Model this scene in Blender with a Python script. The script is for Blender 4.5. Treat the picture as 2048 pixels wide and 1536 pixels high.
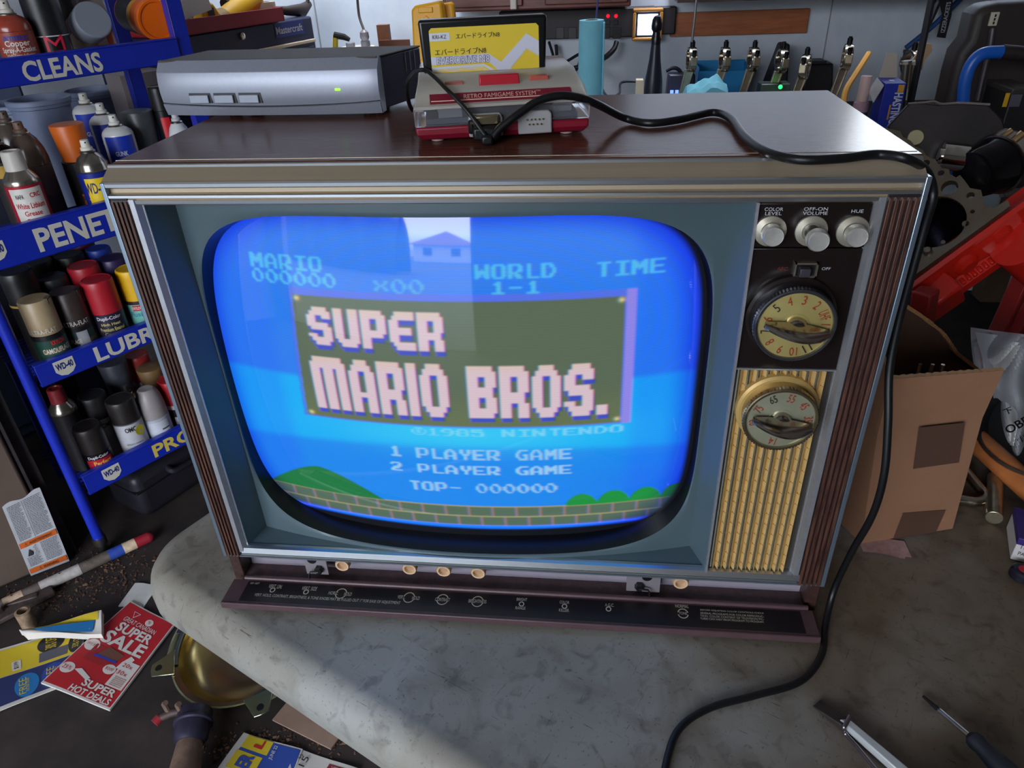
import bpy, bmesh, math, random
import numpy as np
from mathutils import Vector, Matrix
for _o in list(bpy.data.objects): bpy.data.objects.remove(_o)
SC = bpy.context.scene
COL = SC.collection
PI = math.pi
random.seed(7)
TZ = 0.71                                   # height of the work table above the floor
# ------------------------------------------------------------------ camera
CAMP = np.array([.0724, -.4904, .5462]); CYAW, CPIT, CROL = -.1283, .5473, -.0441; CF = 1447.4
def _axes():
    cy, sy, cp, sp = math.cos(CYAW), math.sin(CYAW), math.cos(CPIT), math.sin(CPIT)
    f = np.array([sy*cp, cy*cp, -sp]); r0 = np.array([cy, -sy, 0]); u0 = np.cross(r0, f)
    cr, sr = math.cos(CROL), math.sin(CROL)
    return cr*r0+sr*u0, -sr*r0+cr*u0, f
CR, CU, CFW = _axes()
cam = bpy.data.objects.new('camera', bpy.data.cameras.new('camera')); COL.objects.link(cam)
cam.data.sensor_width = 36; cam.data.lens = CF/2048*36; cam.data.clip_start = .02; cam.data.clip_end = 200
mw = Matrix.Identity(4)
for i in range(3):
    mw[i][0] = CR[i]; mw[i][1] = CU[i]; mw[i][2] = -CFW[i]; mw[i][3] = CAMP[i]+(TZ if i == 2 else 0)
cam.matrix_world = mw
SC.camera = cam
# ------------------------------------------------------------------ world, light, exposure
vs = SC.view_settings
vs.view_transform = 'Standard'; vs.look = 'None'; vs.exposure = 0; vs.gamma = 1; vs.use_curve_mapping = False
W = bpy.data.worlds.new('sky'); SC.world = W; W.use_nodes = True
nt = W.node_tree; bg = nt.nodes['Background']
tc = nt.nodes.new('ShaderNodeTexCoord'); sx = nt.nodes.new('ShaderNodeSeparateXYZ'); rp = nt.nodes.new('ShaderNodeValToRGB')
nt.links.new(tc.outputs['Generated'], sx.inputs[0]); nt.links.new(sx.outputs['Z'], rp.inputs[0]); nt.links.new(rp.outputs[0], bg.inputs[0])
rp.color_ramp.elements[0].position = .0; rp.color_ramp.elements[0].color = (.30, .32, .34, 1)
rp.color_ramp.elements[1].position = .06; rp.color_ramp.elements[1].color = (.92, .96, 1, 1)
e = rp.color_ramp.elements.new(.7); e.color = (.62, .78, 1, 1)
bg.inputs[1].default_value = 13.5
def area(name, loc, target, sx_, sy_, power, color, portal=False):
    l = bpy.data.lights.new(name, 'AREA'); l.shape = 'RECTANGLE'; l.size = sx_; l.size_y = sy_; l.energy = power; l.color = color
    l.cycles.is_portal = portal
    o = bpy.data.objects.new(name, l); COL.objects.link(o); o.location = loc
    o.rotation_euler = (Vector(target)-Vector(loc)).to_track_quat('-Z', 'Y').to_euler(); return o
DOOR = (-2.7, -.30, -2.6, 2.2)              # garage door opening: x0, x1, y, height
area('door_daylight_portal', ((DOOR[0]+DOOR[1])/2, DOOR[2], DOOR[3]/2), ((DOOR[0]+DOOR[1])/2, 0, DOOR[3]/2), DOOR[1]-DOOR[0], DOOR[3], 10, (1, 1, 1), True)
WIN = (.99, 1.33, 1.55, 1.85)               # window in the bench wall: x0, x1, z0, z1
WALLY = 2.35
area('window_daylight_portal', ((WIN[0]+WIN[1])/2, WALLY, (WIN[2]+WIN[3])/2), ((WIN[0]+WIN[1])/2, 0, (WIN[2]+WIN[3])/2), WIN[1]-WIN[0], WIN[3]-WIN[2], 10, (1, 1, 1), True)
area('wall_fill_light', (.3, 2.0, 2.64), (.3, 2.35, 1.2), 3.6, .14, 30, (.84, .91, 1)).data.spread = 1.0  # added fill washing the back wall; no such fixture is seen

# ------------------------------------------------------------------ helpers: pixels of the photo -> points of the place
def ray(x, y): return CFW+CR*(x-1024)/CF-CU*(y-768)/CF
def hitp(x, y, n, d):
    v = ray(x, y); n = np.array(n, float); t = (d-n@CAMP)/(n@v); p = CAMP+v*t
    return Vector((p[0], p[1], p[2]+TZ))
def atY(x, y, d): return hitp(x, y, (0, 1, 0), d)
def atX(x, y, d): return hitp(x, y, (1, 0, 0), d)
def atZ(x, y, d=0.): return hitp(x, y, (0, 0, 1), d)      # d is measured from the table top
def pxm(p):                                                  # pixels per metre at a world point
    d = np.array((p[0], p[1], p[2]-TZ))-CAMP; return CF/(d@CFW)
# ------------------------------------------------------------------ materials
def lin(c): return tuple((v/255/12.92 if v/255 <= .04045 else ((v/255+.055)/1.055)**2.4) for v in c[:3])
_M = {}
def M(rgb, rough=.5, metal=0., noise=0., scale=30., bump=0., stretch=None, coat=0., emit=None, es=0., trans=0., alpha=1., name=None, c2=None, spec=.5, detail=4, ior=None):
    key = (tuple(rgb), rough, metal, noise, scale, bump, stretch, coat, emit, es, trans, alpha, c2, spec, detail)
    if key in _M: return _M[key]
    m = bpy.data.materials.new(name or 'mat_%02x%02x%02x' % tuple(int(v) for v in rgb[:3])); m.use_nodes = True
    n = m.node_tree.nodes; L = m.node_tree.links; b = n['Principled BSDF']
    b.inputs['Roughness'].default_value = rough; b.inputs['Metallic'].default_value = metal
    b.inputs['Specular IOR Level'].default_value = spec
    if coat: b.inputs['Coat Weight'].default_value = coat; b.inputs['Coat Roughness'].default_value = .12
    if trans: b.inputs['Transmission Weight'].default_value = trans
    if ior: b.inputs['IOR'].default_value = ior
    if alpha < 1: b.inputs['Alpha'].default_value = alpha
    base = lin(rgb)
    if emit: b.inputs['Emission Color'].default_value = lin(emit)+(1,); b.inputs['Emission Strength'].default_value = es
    if noise or bump or c2:
        t = n.new('ShaderNodeTexCoord'); mp = n.new('ShaderNodeMapping'); nz = n.new('ShaderNodeTexNoise')
        L.new(t.outputs['Object'], mp.inputs[0]); L.new(mp.outputs[0], nz.inputs['Vector'])
        mp.inputs['Scale'].default_value = stretch or (1, 1, 1)
        nz.inputs['Scale'].default_value = scale; nz.inputs['Detail'].default_value = detail; nz.inputs['Roughness'].default_value = .65
        r = n.new('ShaderNodeValToRGB'); L.new(nz.outputs['Fac'], r.inputs[0])
        lo = tuple(v*(1-noise) for v in base); hi = lin(c2) if c2 else tuple(min(1, v*(1+noise)) for v in base)
        r.color_ramp.elements[0].position = .32; r.color_ramp.elements[0].color = lo+(1,)
        r.color_ramp.elements[1].position = .68; r.color_ramp.elements[1].color = hi+(1,)
        L.new(r.outputs[0], b.inputs['Base Color'])
        if bump:
            bp = n.new('ShaderNodeBump'); bp.inputs['Strength'].default_value = bump; bp.inputs['Distance'].default_value = .002
            L.new(nz.outputs['Fac'], bp.inputs['Height']); L.new(bp.outputs[0], b.inputs['Normal'])
    else: b.inputs['Base Color'].default_value = base+(1,)
    _M[key] = m; return m
# ------------------------------------------------------------------ text outlines
_T = {}
def glyphs(s, bold=0.):
    k = (s, bold)
    if k in _T: return _T[k]
    cu = bpy.data.curves.new('t', 'FONT'); cu.body = s; cu.size = 1; cu.offset = bold; cu.resolution_u = 3
    ob = bpy.data.objects.new('t', cu)
    me = bpy.data.meshes.new_from_object(ob)
    v = [tuple(x.co[:2]) for x in me.vertices]; f = [tuple(p.vertices) for p in me.polygons]
    bpy.data.objects.remove(ob); bpy.data.curves.remove(cu); bpy.data.meshes.remove(me)
    if v:
        x0 = min(a[0] for a in v); x1 = max(a[0] for a in v); y0 = min(a[1] for a in v); y1 = max(a[1] for a in v)
        v = [((a[0]-x0)/(x1-x0), (a[1]-y0)/(y1-y0)) for a in v]; asp = (x1-x0)/(y1-y0)
    else: asp = 1
    _T[k] = (v, f, asp); return _T[k]
# ------------------------------------------------------------------ mesh builder
def catmull(pts, n=8, closed=False):
    P = [Vector(p) for p in pts]; out = []
    N = len(P)
    for i in range(N if closed else N-1):
        if closed: a, b, c, d = P[(i-1) % N], P[i], P[(i+1) % N], P[(i+2) % N]
        else: a, b, c, d = P[max(i-1, 0)], P[i], P[i+1], P[min(i+2, N-1)]
        for k in range(n):
            t = k/n
            out.append(.5*((2*b)+(c-a)*t+(2*a-5*b+4*c-d)*t*t+(3*b-a-3*c+d)*t**3))
    if not closed: out.append(P[-1])
    return out
class B:
    def __init__(s): s.v = []; s.f = []; s.m = []
    def add(s, vs_, fs, m=0):
        o = len(s.v); s.v += [tuple(v) for v in vs_]; s.f += [tuple(i+o for i in f) for f in fs]
        s.m += [m]*len(fs); return s
    def box(s, c, d, R=None, m=0, taper=1.):
        hx, hy, hz = d[0]/2, d[1]/2, d[2]/2; c = Vector(c)
        vs_ = []
        for z in (-1, 1):
            k = taper if z > 0 else 1
            for x, y in ((-1, -1), (1, -1), (1, 1), (-1, 1)):
                p = Vector((x*hx*k, y*hy*k, z*hz)); vs_.append(c+(R @ p if R else p))
        return s.add(vs_, [(3, 2, 1, 0), (4, 5, 6, 7), (0, 1, 5, 4), (1, 2, 6, 5), (2, 3, 7, 6), (3, 0, 4, 7)], m)
    def bb(s, x0, x1, y0, y1, z0, z1, m=0, R=None): return s.box(((x0+x1)/2, (y0+y1)/2, (z0+z1)/2), (abs(x1-x0), abs(y1-y0), abs(z1-z0)), R, m)
    def lathe(s, prof, seg=32, X=None, m=0, cap=(True, True), squash=1.):
        X = X or Matrix.Identity(4); vs_ = []; fs = []
        for r, z in prof:
            for i in range(seg):
                a = 2*PI*i/seg; vs_.append(X @ Vector((r*math.cos(a), r*squash*math.sin(a), z)))
        for k in range(len(prof)-1):
            for i in range(seg):
                j = (i+1) % seg; fs.append((k*seg+i, k*seg+j, (k+1)*seg+j, (k+1)*seg+i))
        if cap[0]: fs.append(tuple(range(seg-1, -1, -1)))
        if cap[1]: fs.append(tuple((len(prof)-1)*seg+i for i in range(seg)))
        return s.add(vs_, fs, m)
    def cyl(s, a, b, r, r2=None, seg=20, m=0):
        a, b = Vector(a), Vector(b); L = (b-a).length
        X = Matrix.Translation(a) @ (b-a).to_track_quat('Z', 'Y').to_matrix().to_4x4()
        return s.lathe([(r, 0), (r if r2 is None else r2, L)], seg, X, m)
    def tube(s, pts, r, seg=10, m=0, closed=False, squash=1.):
        P = [Vector(p) for p in pts]; n = len(P); vs_ = []; fs = []
        up = Vector((0, 0, 1)); t0 = (P[1]-P[0]).normalized()
        if abs(t0.dot(up)) > .95: up = Vector((1, 0, 0))
        side = t0.cross(up).normalized()
        for i in range(n):
            t = ((P[(i+1) % n] if (closed or i < n-1) else P[i])-(P[i-1] if (closed or i > 0) else P[i]))
            t = t.normalized() if t.length > 1e-9 else t0
            side = (side-t*side.dot(t)).normalized(); u = side.cross(t)
            rr = r[i] if isinstance(r, (list, tuple)) else r
            for k in range(seg):
                a = 2*PI*k/seg; vs_.append(P[i]+side*rr*math.cos(a)+u*rr*squash*math.sin(a))
        for i in range(n if closed else n-1):
            for k in range(seg):
                j = (k+1) % seg; a = i*seg; b = ((i+1) % n)*seg
                fs.append((a+k, a+j, b+j, b+k))
        if not closed: fs += [tuple(range(seg-1, -1, -1)), tuple((n-1)*seg+k for k in range(seg))]
        return s.add(vs_, fs, m)
    def prism(s, poly, h, X=None, m=0):                   # polygon in xy, extruded along z
        X = X or Matrix.Identity(4); n = len(poly)
        vs_ = [X @ Vector((p[0], p[1], 0)) for p in poly]+[X @ Vector((p[0], p[1], h)) for p in poly]
        fs = [tuple(range(n-1, -1, -1)), tuple(range(n, 2*n))]+[(i, (i+1) % n, n+(i+1) % n, n+i) for i in range(n)]
        return s.add(vs_, fs, m)
    def grid(s, fn, nu, nv, m=0, mf=None):
        vs_ = [fn(i/nu, j/nv) for j in range(nv+1) for i in range(nu+1)]
        fs = [(j*(nu+1)+i, j*(nu+1)+i+1, (j+1)*(nu+1)+i+1, (j+1)*(nu+1)+i) for j in range(nv) for i in range(nu)]
        return s.add(vs_, fs, m)
    def extr(s, prof, x0, x1, mats=None, m=0, a0=0., a1=0.):    # (y,z) profile swept along x
        n = len(prof)
        vs_ = [(x0, p[0], p[1]) for p in prof]+[(x1, p[0], p[1]) for p in prof]
        for i in range(n-1): s.add([vs_[i], vs_[i+1], vs_[n+i+1], vs_[n+i]], [(0, 1, 2, 3)], mats[i] if mats else m)
        return s
    def text(s, t, h, fn, w=None, align='c', m=0, bold=0., x=0., y=0.):  # fn maps (x,y) on the label to a point
        v, f, asp = glyphs(t, bold)
        W_ = w if w else h*asp
        ox = x-(W_/2 if align == 'c' else 0 if align == 'l' else W_)
        return s.add([fn(ox+a[0]*W_, y+(a[1]-.5)*h) for a in v], f, m)
    def xf(s, X, i0=0):
        s.v = s.v[:i0]+[tuple(X @ Vector(v)) for v in s.v[i0:]]; return s
    def build(s, name, mats, parent=None, ang=35, bevel=0., bseg=2, loc=None, weld=False):
        me = bpy.data.meshes.new(name); me.from_pydata(s.v, [], s.f)
        if not isinstance(mats, (list, tuple)): mats = [mats]
        for q in mats: me.materials.append(q)
        if len(mats) > 1: me.polygons.foreach_set('material_index', s.m)
        if weld:
            bm = bmesh.new(); bm.from_mesh(me); bmesh.ops.remove_doubles(bm, verts=bm.verts, dist=1e-5); bmesh.ops.recalc_face_normals(bm, faces=bm.faces); bm.to_mesh(me); bm.free()
        me.polygons.foreach_set('use_smooth', [True]*len(me.polygons)); me.set_sharp_from_angle(angle=math.radians(ang)); me.update()
        o = bpy.data.objects.new(name, me); COL.objects.link(o)
        if parent: o.parent = parent
        if loc is not None: o.location = loc
        if bevel:
            b = o.modifiers.new('bevel', 'BEVEL'); b.width = bevel; b.segments = bseg; b.limit_method = 'ANGLE'; b.angle_limit = math.radians(40)
        return o
def tag(o, label, cat, group=None, kind=None):
    if label: o['label'] = label
    if cat: o['category'] = cat
    if group: o['group'] = group
    if kind: o['kind'] = kind
    return o
def thing(name, label, cat, loc=(0, 0, 0), rz=0., group=None, rot=None):
    o = bpy.data.objects.new(name, None); COL.objects.link(o); o.empty_display_size = .03
    o.location = loc; o.rotation_euler = rot if rot else (0, 0, rz); return tag(o, label, cat, group)
def struct(o): o['kind'] = 'structure'; return o
def flat(X): return lambda a, b: X @ Vector((a, b, 0))
def Tm(x, y, z): return Matrix.Translation((x, y, z))
def Rm(a, ax): return Matrix.Rotation(a, 4, ax)
FRONT = Rm(PI/2, 'X')                       # label plane: x right, y up, facing -y
# common materials
ALU = M((205, 208, 212), .28, .95, noise=.10, scale=60, stretch=(.05, 1, 1)); TAN = M((176, 160, 138), .42, .5, noise=.08, scale=90, stretch=(.03, 1, 1))
CHROME = M((225, 222, 215), .09, 1.); STEEL = M((165, 160, 150), .32, 1., noise=.2, scale=40)
BLK = M((16, 16, 18), .35); BLKM = M((22, 21, 22), .7); RUB = M((14, 14, 17), .42)
WHITE = M((225, 222, 215), .5); INK = M((205, 203, 200), .6); PAPER = M((208, 204, 198), .8, noise=.06, scale=40)
# ================================================================== television
tvr = thing('television', 'vintage wood-cased colour television switched on, standing on the grey folding table', 'television', (0, 0, TZ))
def tv(px, py, y=0.): p = atY(px, py, y); return p.x, p.z-TZ
VEN = M((62, 32, 25), .24, noise=.35, scale=30, stretch=(.7, 26, 26), spec=.26, c2=(120, 74, 58), detail=8, ior=1.32)
VENS = M((66, 40, 33), .42, noise=.5, scale=60, stretch=(6, 6, .5), c2=(100, 64, 52)); VEND = M((30, 18, 17), .5)
SLATE = M((78, 95, 102), .42, noise=.05, scale=20); BLUEALU = M((150, 165, 182), .3, .8); SHADE = M((26, 24, 26), .45)
hw = .2855
VEN.node_tree.nodes['Principled BSDF'].inputs['Specular Tint'].default_value = (1, .84, .76, 1)
b = B(); b.bb(-hw, hw, .0174, .254, .404, .418); b.build('wood_top', VEN, tvr, bevel=.0012)
for sgn in (-1, 1):
    b = B(); b.bb(sgn*hw, sgn*(hw-.011), .004, .254, 0, .404); b.build('cabinet_side', M((60, 38, 33), .45, noise=.4, scale=25, stretch=(8, .8, 8)), tvr, bevel=.001)
b = B(); b.bb(-hw+.011, hw-.011, .244, .254, .004, .404); b.bb(-hw+.011, hw-.011, .05, .244, 0, .004); b.build('back_panel', BLKM, tvr)
b = B()
q0 = [(-.24, .254, .03), (.24, .254, .03), (.24, .254, .38), (-.24, .254, .38)]; q1 = [(-.12, .36, .07), (.12, .36, .07), (.12, .36, .30), (-.12, .36, .30)]
b.add(q0+q1, [(4, 5, 6, 7), (0, 1, 5, 4), (1, 2, 6, 5), (2, 3, 7, 6), (3, 0, 4, 7)]); b.build('back_cover', BLKM, tvr, bevel=.006)
# metal frame: ridged top moulding
prof = [(.0246, .4183), (.0240, .4165), (.0170, .4162), (.0160, .4176), (.0146, .4180), (.0134, .4174), (.0126, .4158), (.0012, .4092), (-.0006, .4086), (-.0014, .4074), (-.0012, .4050), (.0000, .4040), (.0030, .4036), (.0030, .4002), (.0002, .3996), (-.0012, .3990), (-.0012, .3972), (.0006, .3966), (.0010, .3957), (-.0004, .3952), (.0000, .3925), (.0040, .3905), (.0075, .3905)]
mt = [1, 1, 1, 0, 0, 0, 1, 1, 0, 0, 0, 1, 1, 1, 0, 0, 0, 1, 1, 0, 1, 1]
b = B(); b.extr(prof, -.2855, .2835, mt); b.build('top_moulding', [ALU, TAN], tvr, ang=60)
for sgn in (-1, 1):
    b = B(); b.bb(sgn*.2863, sgn*.2825, -.0016, .0075, .0375, .4084); b.build('frame_edge', BLUEALU, tvr, bevel=.0006)
b = B(); b.extr([(-.0012, .0422), (-.0016, .0435), (-.0002, .0492), (.003, .0500), (.006, .0500)], -.2660, .2640, [0, 0, 0, 0]); b.extr([(.002, .0370), (-.0010, .0376), (-.0010, .0390), (.0016, .0396), (.0010, .0416), (-.0012, .0422)], -.2825, .2825, [1, 1, 1, 2, 2]); b.build('bottom_trim', [ALU, BLUEALU, TAN], tvr, ang=50)
# wood strips and the silver strips beside them
for sgn, x0, x1 in ((-1, -.2826, -.2692), (1, .2622, .2826)):
    b = B(); b.bb(x0, x1, .0005, .006, .0375, .3965, 1)
    n = 4 if sgn < 0 else 5; w = (x1-x0)/n
    for k in range(n): b.bb(x0+k*w+w*.18, x0+k*w+w*.82, -.0016, .002, .0378, .3945)
    b.bb(x0, x1, -.0004, .003, .3945, .3968, 1)
    b.build('ribbed_wood_strip', [VENS, VEND], tvr, bevel=.0004)
SILV = M((190, 190, 196), .36, .75, noise=.06, scale=200)
for pts in ([(-.2692, .0008), (-.2680, -.0012), (-.2640, -.0012), (-.2612, .0035), (-.2602, .0035), (-.2602, .006), (-.2692, .006)], [(.2622, .0008), (.2614, -.0012), (.2576, -.0012), (.2552, .0035), (.2544, .0035), (.2544, .006), (.2622, .006)]):
    b = B(); b.prism(pts, .3520 if pts[0][0] < 0 else .3450, Tm(0, 0, .0440 if pts[0][0] < 0 else .0500)); b.build('silver_strip', SILV, tvr, ang=20)
# bezel around the picture tube
BX, BW = -.0425, .2075; ZC, ZH = .2175, .1635
XL, XR, ZB, ZT = -.2517, .1685, .0505, .3915
def fy(x): return .030-.0285*(1-((x+.0415)/.2100)**2)
def sup(t, kx=1., kz=1., n=5.2):
    c, s_ = math.cos(t), math.sin(t); r = (abs(c)**n+abs(s_)**n)**(-1/n)
    return BX+BW*kx*r*c, ZC+ZH*kz*r*s_
def rect_at(t):
    c, s_ = math.cos(t), math.sin(t); x, z = sup(t)
    cand = []
    if c > 1e-9: cand.append((XR-BX)/(c*BW))
    if c < -1e-9: cand.append((XL-BX)/(c*BW))
    if s_ > 1e-9: cand.append((ZT-ZC)/(s_*ZH))
    if s_ < -1e-9: cand.append((ZB-ZC)/(s_*ZH))
    k = min(cand); return BX+BW*c*k, ZC+ZH*s_*k
b = B(); N = 240; K = 5
angs = sorted([2*PI*i/N for i in range(N)]+[math.atan2((z-ZC)/ZH, (x-BX)/BW) % (2*PI) for x in (XL, XR) for z in (ZB, ZT)])
N = len(angs)
vs_ = []
for k in range(K+1):
    for t in angs:
        a, c = sup(t), rect_at(t); u = k/K
        if (c[0]-a[0])**2+(c[1]-a[1])**2 < 4e-6: c = (a[0]+(c[0]-a[0]), a[1]+(c[1]-a[1]))
        x, z = a[0]+(c[0]-a[0])*u, a[1]+(c[1]-a[1])*u
        vs_.append((x, fy(x)+(.0012*(1-min(1, u*4))**2), z))
b.add(vs_, [(k*N+i, k*N+(i+1) % N, (k+1)*N+(i+1) % N, (k+1)*N+i) for k in range(K) for i in range(N)])
zz = lambda v: ZB+(ZT-ZB)*v
b.grid(lambda u, v: (-.2606+(XL+.2606)*u, .0032+(fy(XL)-.0032)*u, (.0490*(1-u)+ZB*u)+((ZT-.0490)*(1-u)+(ZT-ZB)*u)*v), 2, 10)
b.grid(lambda u, v: (XR+(.1795-XR)*u, fy(XR)+(.0032-fy(XR))*u, (ZB*(1-u)+.0490*u)+((ZT-ZB)*(1-u)+(ZT-.0490)*u)*v), 2, 10)
def shelf(u, v):
    xo = -.2606+(.1795+.2606)*u; xi = XL+(XR-XL)*u
    return (xo*(1-v)+xi*v, .0032*(1-v)+max(fy(xi), .0036)*v, .0490*(1-v)+ZB*v)
b.grid(shelf, 60, 3); b.bb(-.262, .181, .0034, .034, .3915, .3935)
b.build('screen_bezel', SLATE, tvr, ang=28)
b = B(); vs_ = []
GY0, GR = .006, .7
def gy(x, z): return GY0+(x-BX)**2/(2*GR)+(z-ZC)**2/(2*GR)
for k in range(5):
    for t in angs:
        x, z = sup(t, 1-.004*k*.9, 1-.006*k*.9); f0 = fy(x)+.0012; g1 = max(gy(x, z)+.0005, f0+.002)
        vs_.append((x, f0+(g1-f0)*(k/4), z))
b.add(vs_, [((k+1)*N+i, (k+1)*N+(i+1) % N, k*N+(i+1) % N, k*N+i) for k in range(4) for i in range(N)])
b.build('screen_surround', M((12, 14, 20), .3), tvr)
# ---- the picture on the tube
F8 = {'M': 'C6EEFEFED6C6C6', 'A': '386CC6C6FEC6C6', 'R': 'FCC6C6CEF8DCCE', 'I': '7E18181818187E', 'O': '7CC6C6C6C6C67C', '0': '384CC6C6C66438', 'W': 'C6C6D6FEFEEEC6', 'L': '6060606060607E', 'D': 'F8CCC6C6C6CCF8', 'T': '7E181818181818', 'E': 'FEC0C0FCC0C0FE', '1': '1838181818187E', '-': '0000007E000000', '2': '7CC60E3C78E0FE', 'P': 'FCC6C6C6FCC0C0', 'Y': '6666663C181818', 'G': '3E60C0CEC6663E', 'N': 'C6E6F6FEDECEC6', '9': '7CC6C67E060C78', '8': '7CC6C67CC6C67C', '5': 'FCC0FC0606C67C', '(': '3C4299A199423C', 'x': '00C66C386CC600', ' ': '00000000000000'}
BIG = {'S': '3E7FE7E0FE7F07E77F3E', 'U': 'E7E7E7E7E7E7E7E77F3E', 'P': 'FEFFE7E7E7FFFEE0E0E0', 'E': '3F7FE0E0FEFEE0E07F3F', 'R': 'FEFFE7E7E7FEFEE7E7E7', 'A': '3C7EE7E7E7E7FFE7E7E7', 'O': '3C7EE7E7E7E7E7E77E3C', 'B': 'FEFFE7E7FEFEE7E7FFFE', 'I': 'E0E0E0E0E0E0E0E0E0E0', '.': '0000000000000000E0E0'}
st = .0007
xs = np.arange(-.264, .1765, st); zs = np.arange(.0445, .3875, st); XX, ZZ = np.meshgrid(xs, zs)
S = lambda e0, e1, x: (lambda t: t*t*(3-2*t))(np.clip((x-e0)/(e1-e0), 0, 1))
img = np.zeros(XX.shape+(3,))
def mix(mask, rgb): 
    c = np.array(lin(rgb)); img[:] = img*(1-mask[..., None])+c*mask[..., None]
mix(np.ones_like(XX), (38, 128, 246)); mix(S(.30, .36, ZZ)*.7, (66, 132, 250))
mix(S(.236, .243, .004*np.sin((XX+.26)*9)+ZZ)*-1+1, (4, 178, 255)); mix(1-S(.160, .170, ZZ-.010*np.sin(np.clip((XX+.25)/.42, 0, 1)*PI)), (18, 140, 246))
mix((1-S(.125, .165, ZZ))*S(.02, .16, XX)*.6, (18, 112, 246)); mix(S(.10, .165, XX)*.5*S(.2, .33, ZZ), (30, 90, 252))
mix(S(.140, .160, np.abs(XX+.0445))*.35*S(.3, 0, ZZ*0), (28, 100, 255))
mix(np.exp(-((XX+.03)/.11)**2-((ZZ-.19)/.02)**2)*.55, (70, 225, 255))
def bits(rows, w, x0, x1, z0, z1):
    n = len(rows); u = (XX-x0)/(x1-x0); v = (z1-ZZ)/(z1-z0); ok = (u >= 0) & (u < 1) & (v >= 0) & (v < 1)
    arr = np.array([[(r >> (w-1-c)) & 1 for c in range(w)] for r in rows])
    ui = np.clip((u*w).astype(int), 0, w-1); vi = np.clip((v*n).astype(int), 0, n-1)
    return arr[vi, ui]*ok
def word(t, x0, x1, z0, z1, rgb, al=.66):
    cw = (x1-x0)/(len(t)-.15); m_ = np.zeros_like(XX)
    for i, ch in enumerate(t):
        h = F8[ch]; rows = [int(h[k:k+2], 16) for k in range(0, 14, 2)]
        m_ = np.maximum(m_, bits(rows, 8, x0+i*cw, x0+(i+1)*cw, z0, z1))
    mix(m_*al, rgb)
CY = (96, 214, 250); PW = (176, 226, 250)
word('MARIO', -.2040, -.1405, .3305, .3425, CY); word('000000', -.2045, -.1300, .3185, .3295, CY); word('x00', -.0985, -.0585, .3165, .3275, (90, 190, 245), .6)
word('WORLD', -.0180, .0435, .3285, .3395, CY); word('1-1', -.0070, .0310, .3165, .3265, CY); word('TIME', .0730, .1262, .3270, .3380, CY)
# ground, hill, bushes: plain generic scenery
u = (XX+.25)/.0222; row = ((ZZ-.0725)/.0142)
gm = (ZZ > .0725) & (ZZ < .1012)
mix(gm*1., (88, 112, 88)); fu = np.abs((u+.5*(row.astype(int) % 2)) % 1-.5); fr_ = np.abs(row % 1-.5)
mix(gm*np.clip((fu-.44)/.05, 0, 1), (170, 128, 160)); mix(gm*np.clip((fr_-.40)/.08, 0, 1)*.85, (176, 168, 120)); mix(gm*S(.06, .0, np.abs(fr_-.2))*.25, (80, 118, 150))
hill = .1010+.0335*np.clip(1-np.abs((XX+.1800)/.0600)**1.5, 0, 1); mix(((ZZ < hill) & (ZZ > .1010))*1., (26, 124, 62))
bush = .1010+.0150*np.clip(np.abs(np.sin((XX-.0520)/.0290*PI))**.55*1.0, 0, 1)*(XX > .052)+.002*(XX > .08); mix(((ZZ < bush) & (ZZ > .1010) & (XX > .050))*1., (26, 150, 62))
# title panel, plain block capitals
px0, px1 = -.1700+(XX*0), .0985
slant = -.0065*(.3125-ZZ)/.115
pm = (XX > -.1690+slant) & (XX < .0975) & (ZZ > .1975) & (ZZ < .3110)
rim = (XX > -.1730+slant) & (XX < .1050) & (ZZ > .1960) & (ZZ < .3165)
mix(rim*.8, (92, 112, 238)); mix((rim & (XX > .0975))*.9, (152, 140, 238)); mix(pm*1., (92, 108, 84)); mix(pm*S(.24, .20, ZZ)*.5, (112, 124, 72))
for qx, qz in ((-.1665, .3080), (.0940, .3080), (-.1720, .2005), (.0940, .2010)): mix(np.exp(-(((XX-qx)/.0022)**2+((ZZ-qz)/.0018)**2))*.9, (240, 226, 170))
def title(t, xa, xb, z0, z1, dx=0., al=1., rgb=None, skip=None):
    wd = {'I': 3, '.': 3, 'M': 11, ' ': 4}; tot = sum(wd.get(c, 8)+1 for c in t)-1; k = (xb-xa)/tot; x = xa; m_ = np.zeros_like(XX)
    for c in t:
        w = wd.get(c, 8)
        if c == 'M': rows = [0b01110111000 | 0b110, 0x7FE | 1]+[0b11101110111]*8; rows[0] = 0b01111111110; m_ = np.maximum(m_, bits(rows, 11, x, x+11*k, z0, z1))
        elif c != ' ':
            h = BIG[c]; rows = [int(h[q:q+2], 16) >> (8-w if w < 8 else 0) for q in range(0, 20, 2)]; m_ = np.maximum(m_, bits(rows, w, x, x+w*k, z0, z1))
        x += (w+1)*k
    return m_
def tit(t, xa, xb, z0, z1):
    mix(title(t, xa+.0012, xb+.0012, z0-.0045, z1-.0045)*.9, (58, 74, 206)); mix(title(t, xa+.0014, xb+.0014, z0, z1)*.5, (84, 90, 220))
    mm = title(t, xa, xb, z0, z1); mix(mm, (222, 198, 208)); mix(mm*S(z1-.010, z1, ZZ)*.4, (220, 196, 150)); mix(mm*(1-title(t, xa+.0014, xb+.0014, z0, z1))*.6, (232, 196, 160))
tit('SUPER', -.1600, -.0450, .2690, .3015); tit('MARIO', -.1640, -.0455, .2065, .2575); tit('BROS.', -.0290, .0855, .2065, .2565)
word('(1985 NINTENDO', -.0815, .0990, .1868, .1945, (140, 226, 250)); word('1 PLAYER GAME', -.1050, .0560, .1605, .1722, PW); word('2 PLAYER GAME', -.1065, .0560, .1425, .1535, PW, .75); word('TOP- 000000', -.0925, .0430, .1195, .1315, PW, .65)
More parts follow.
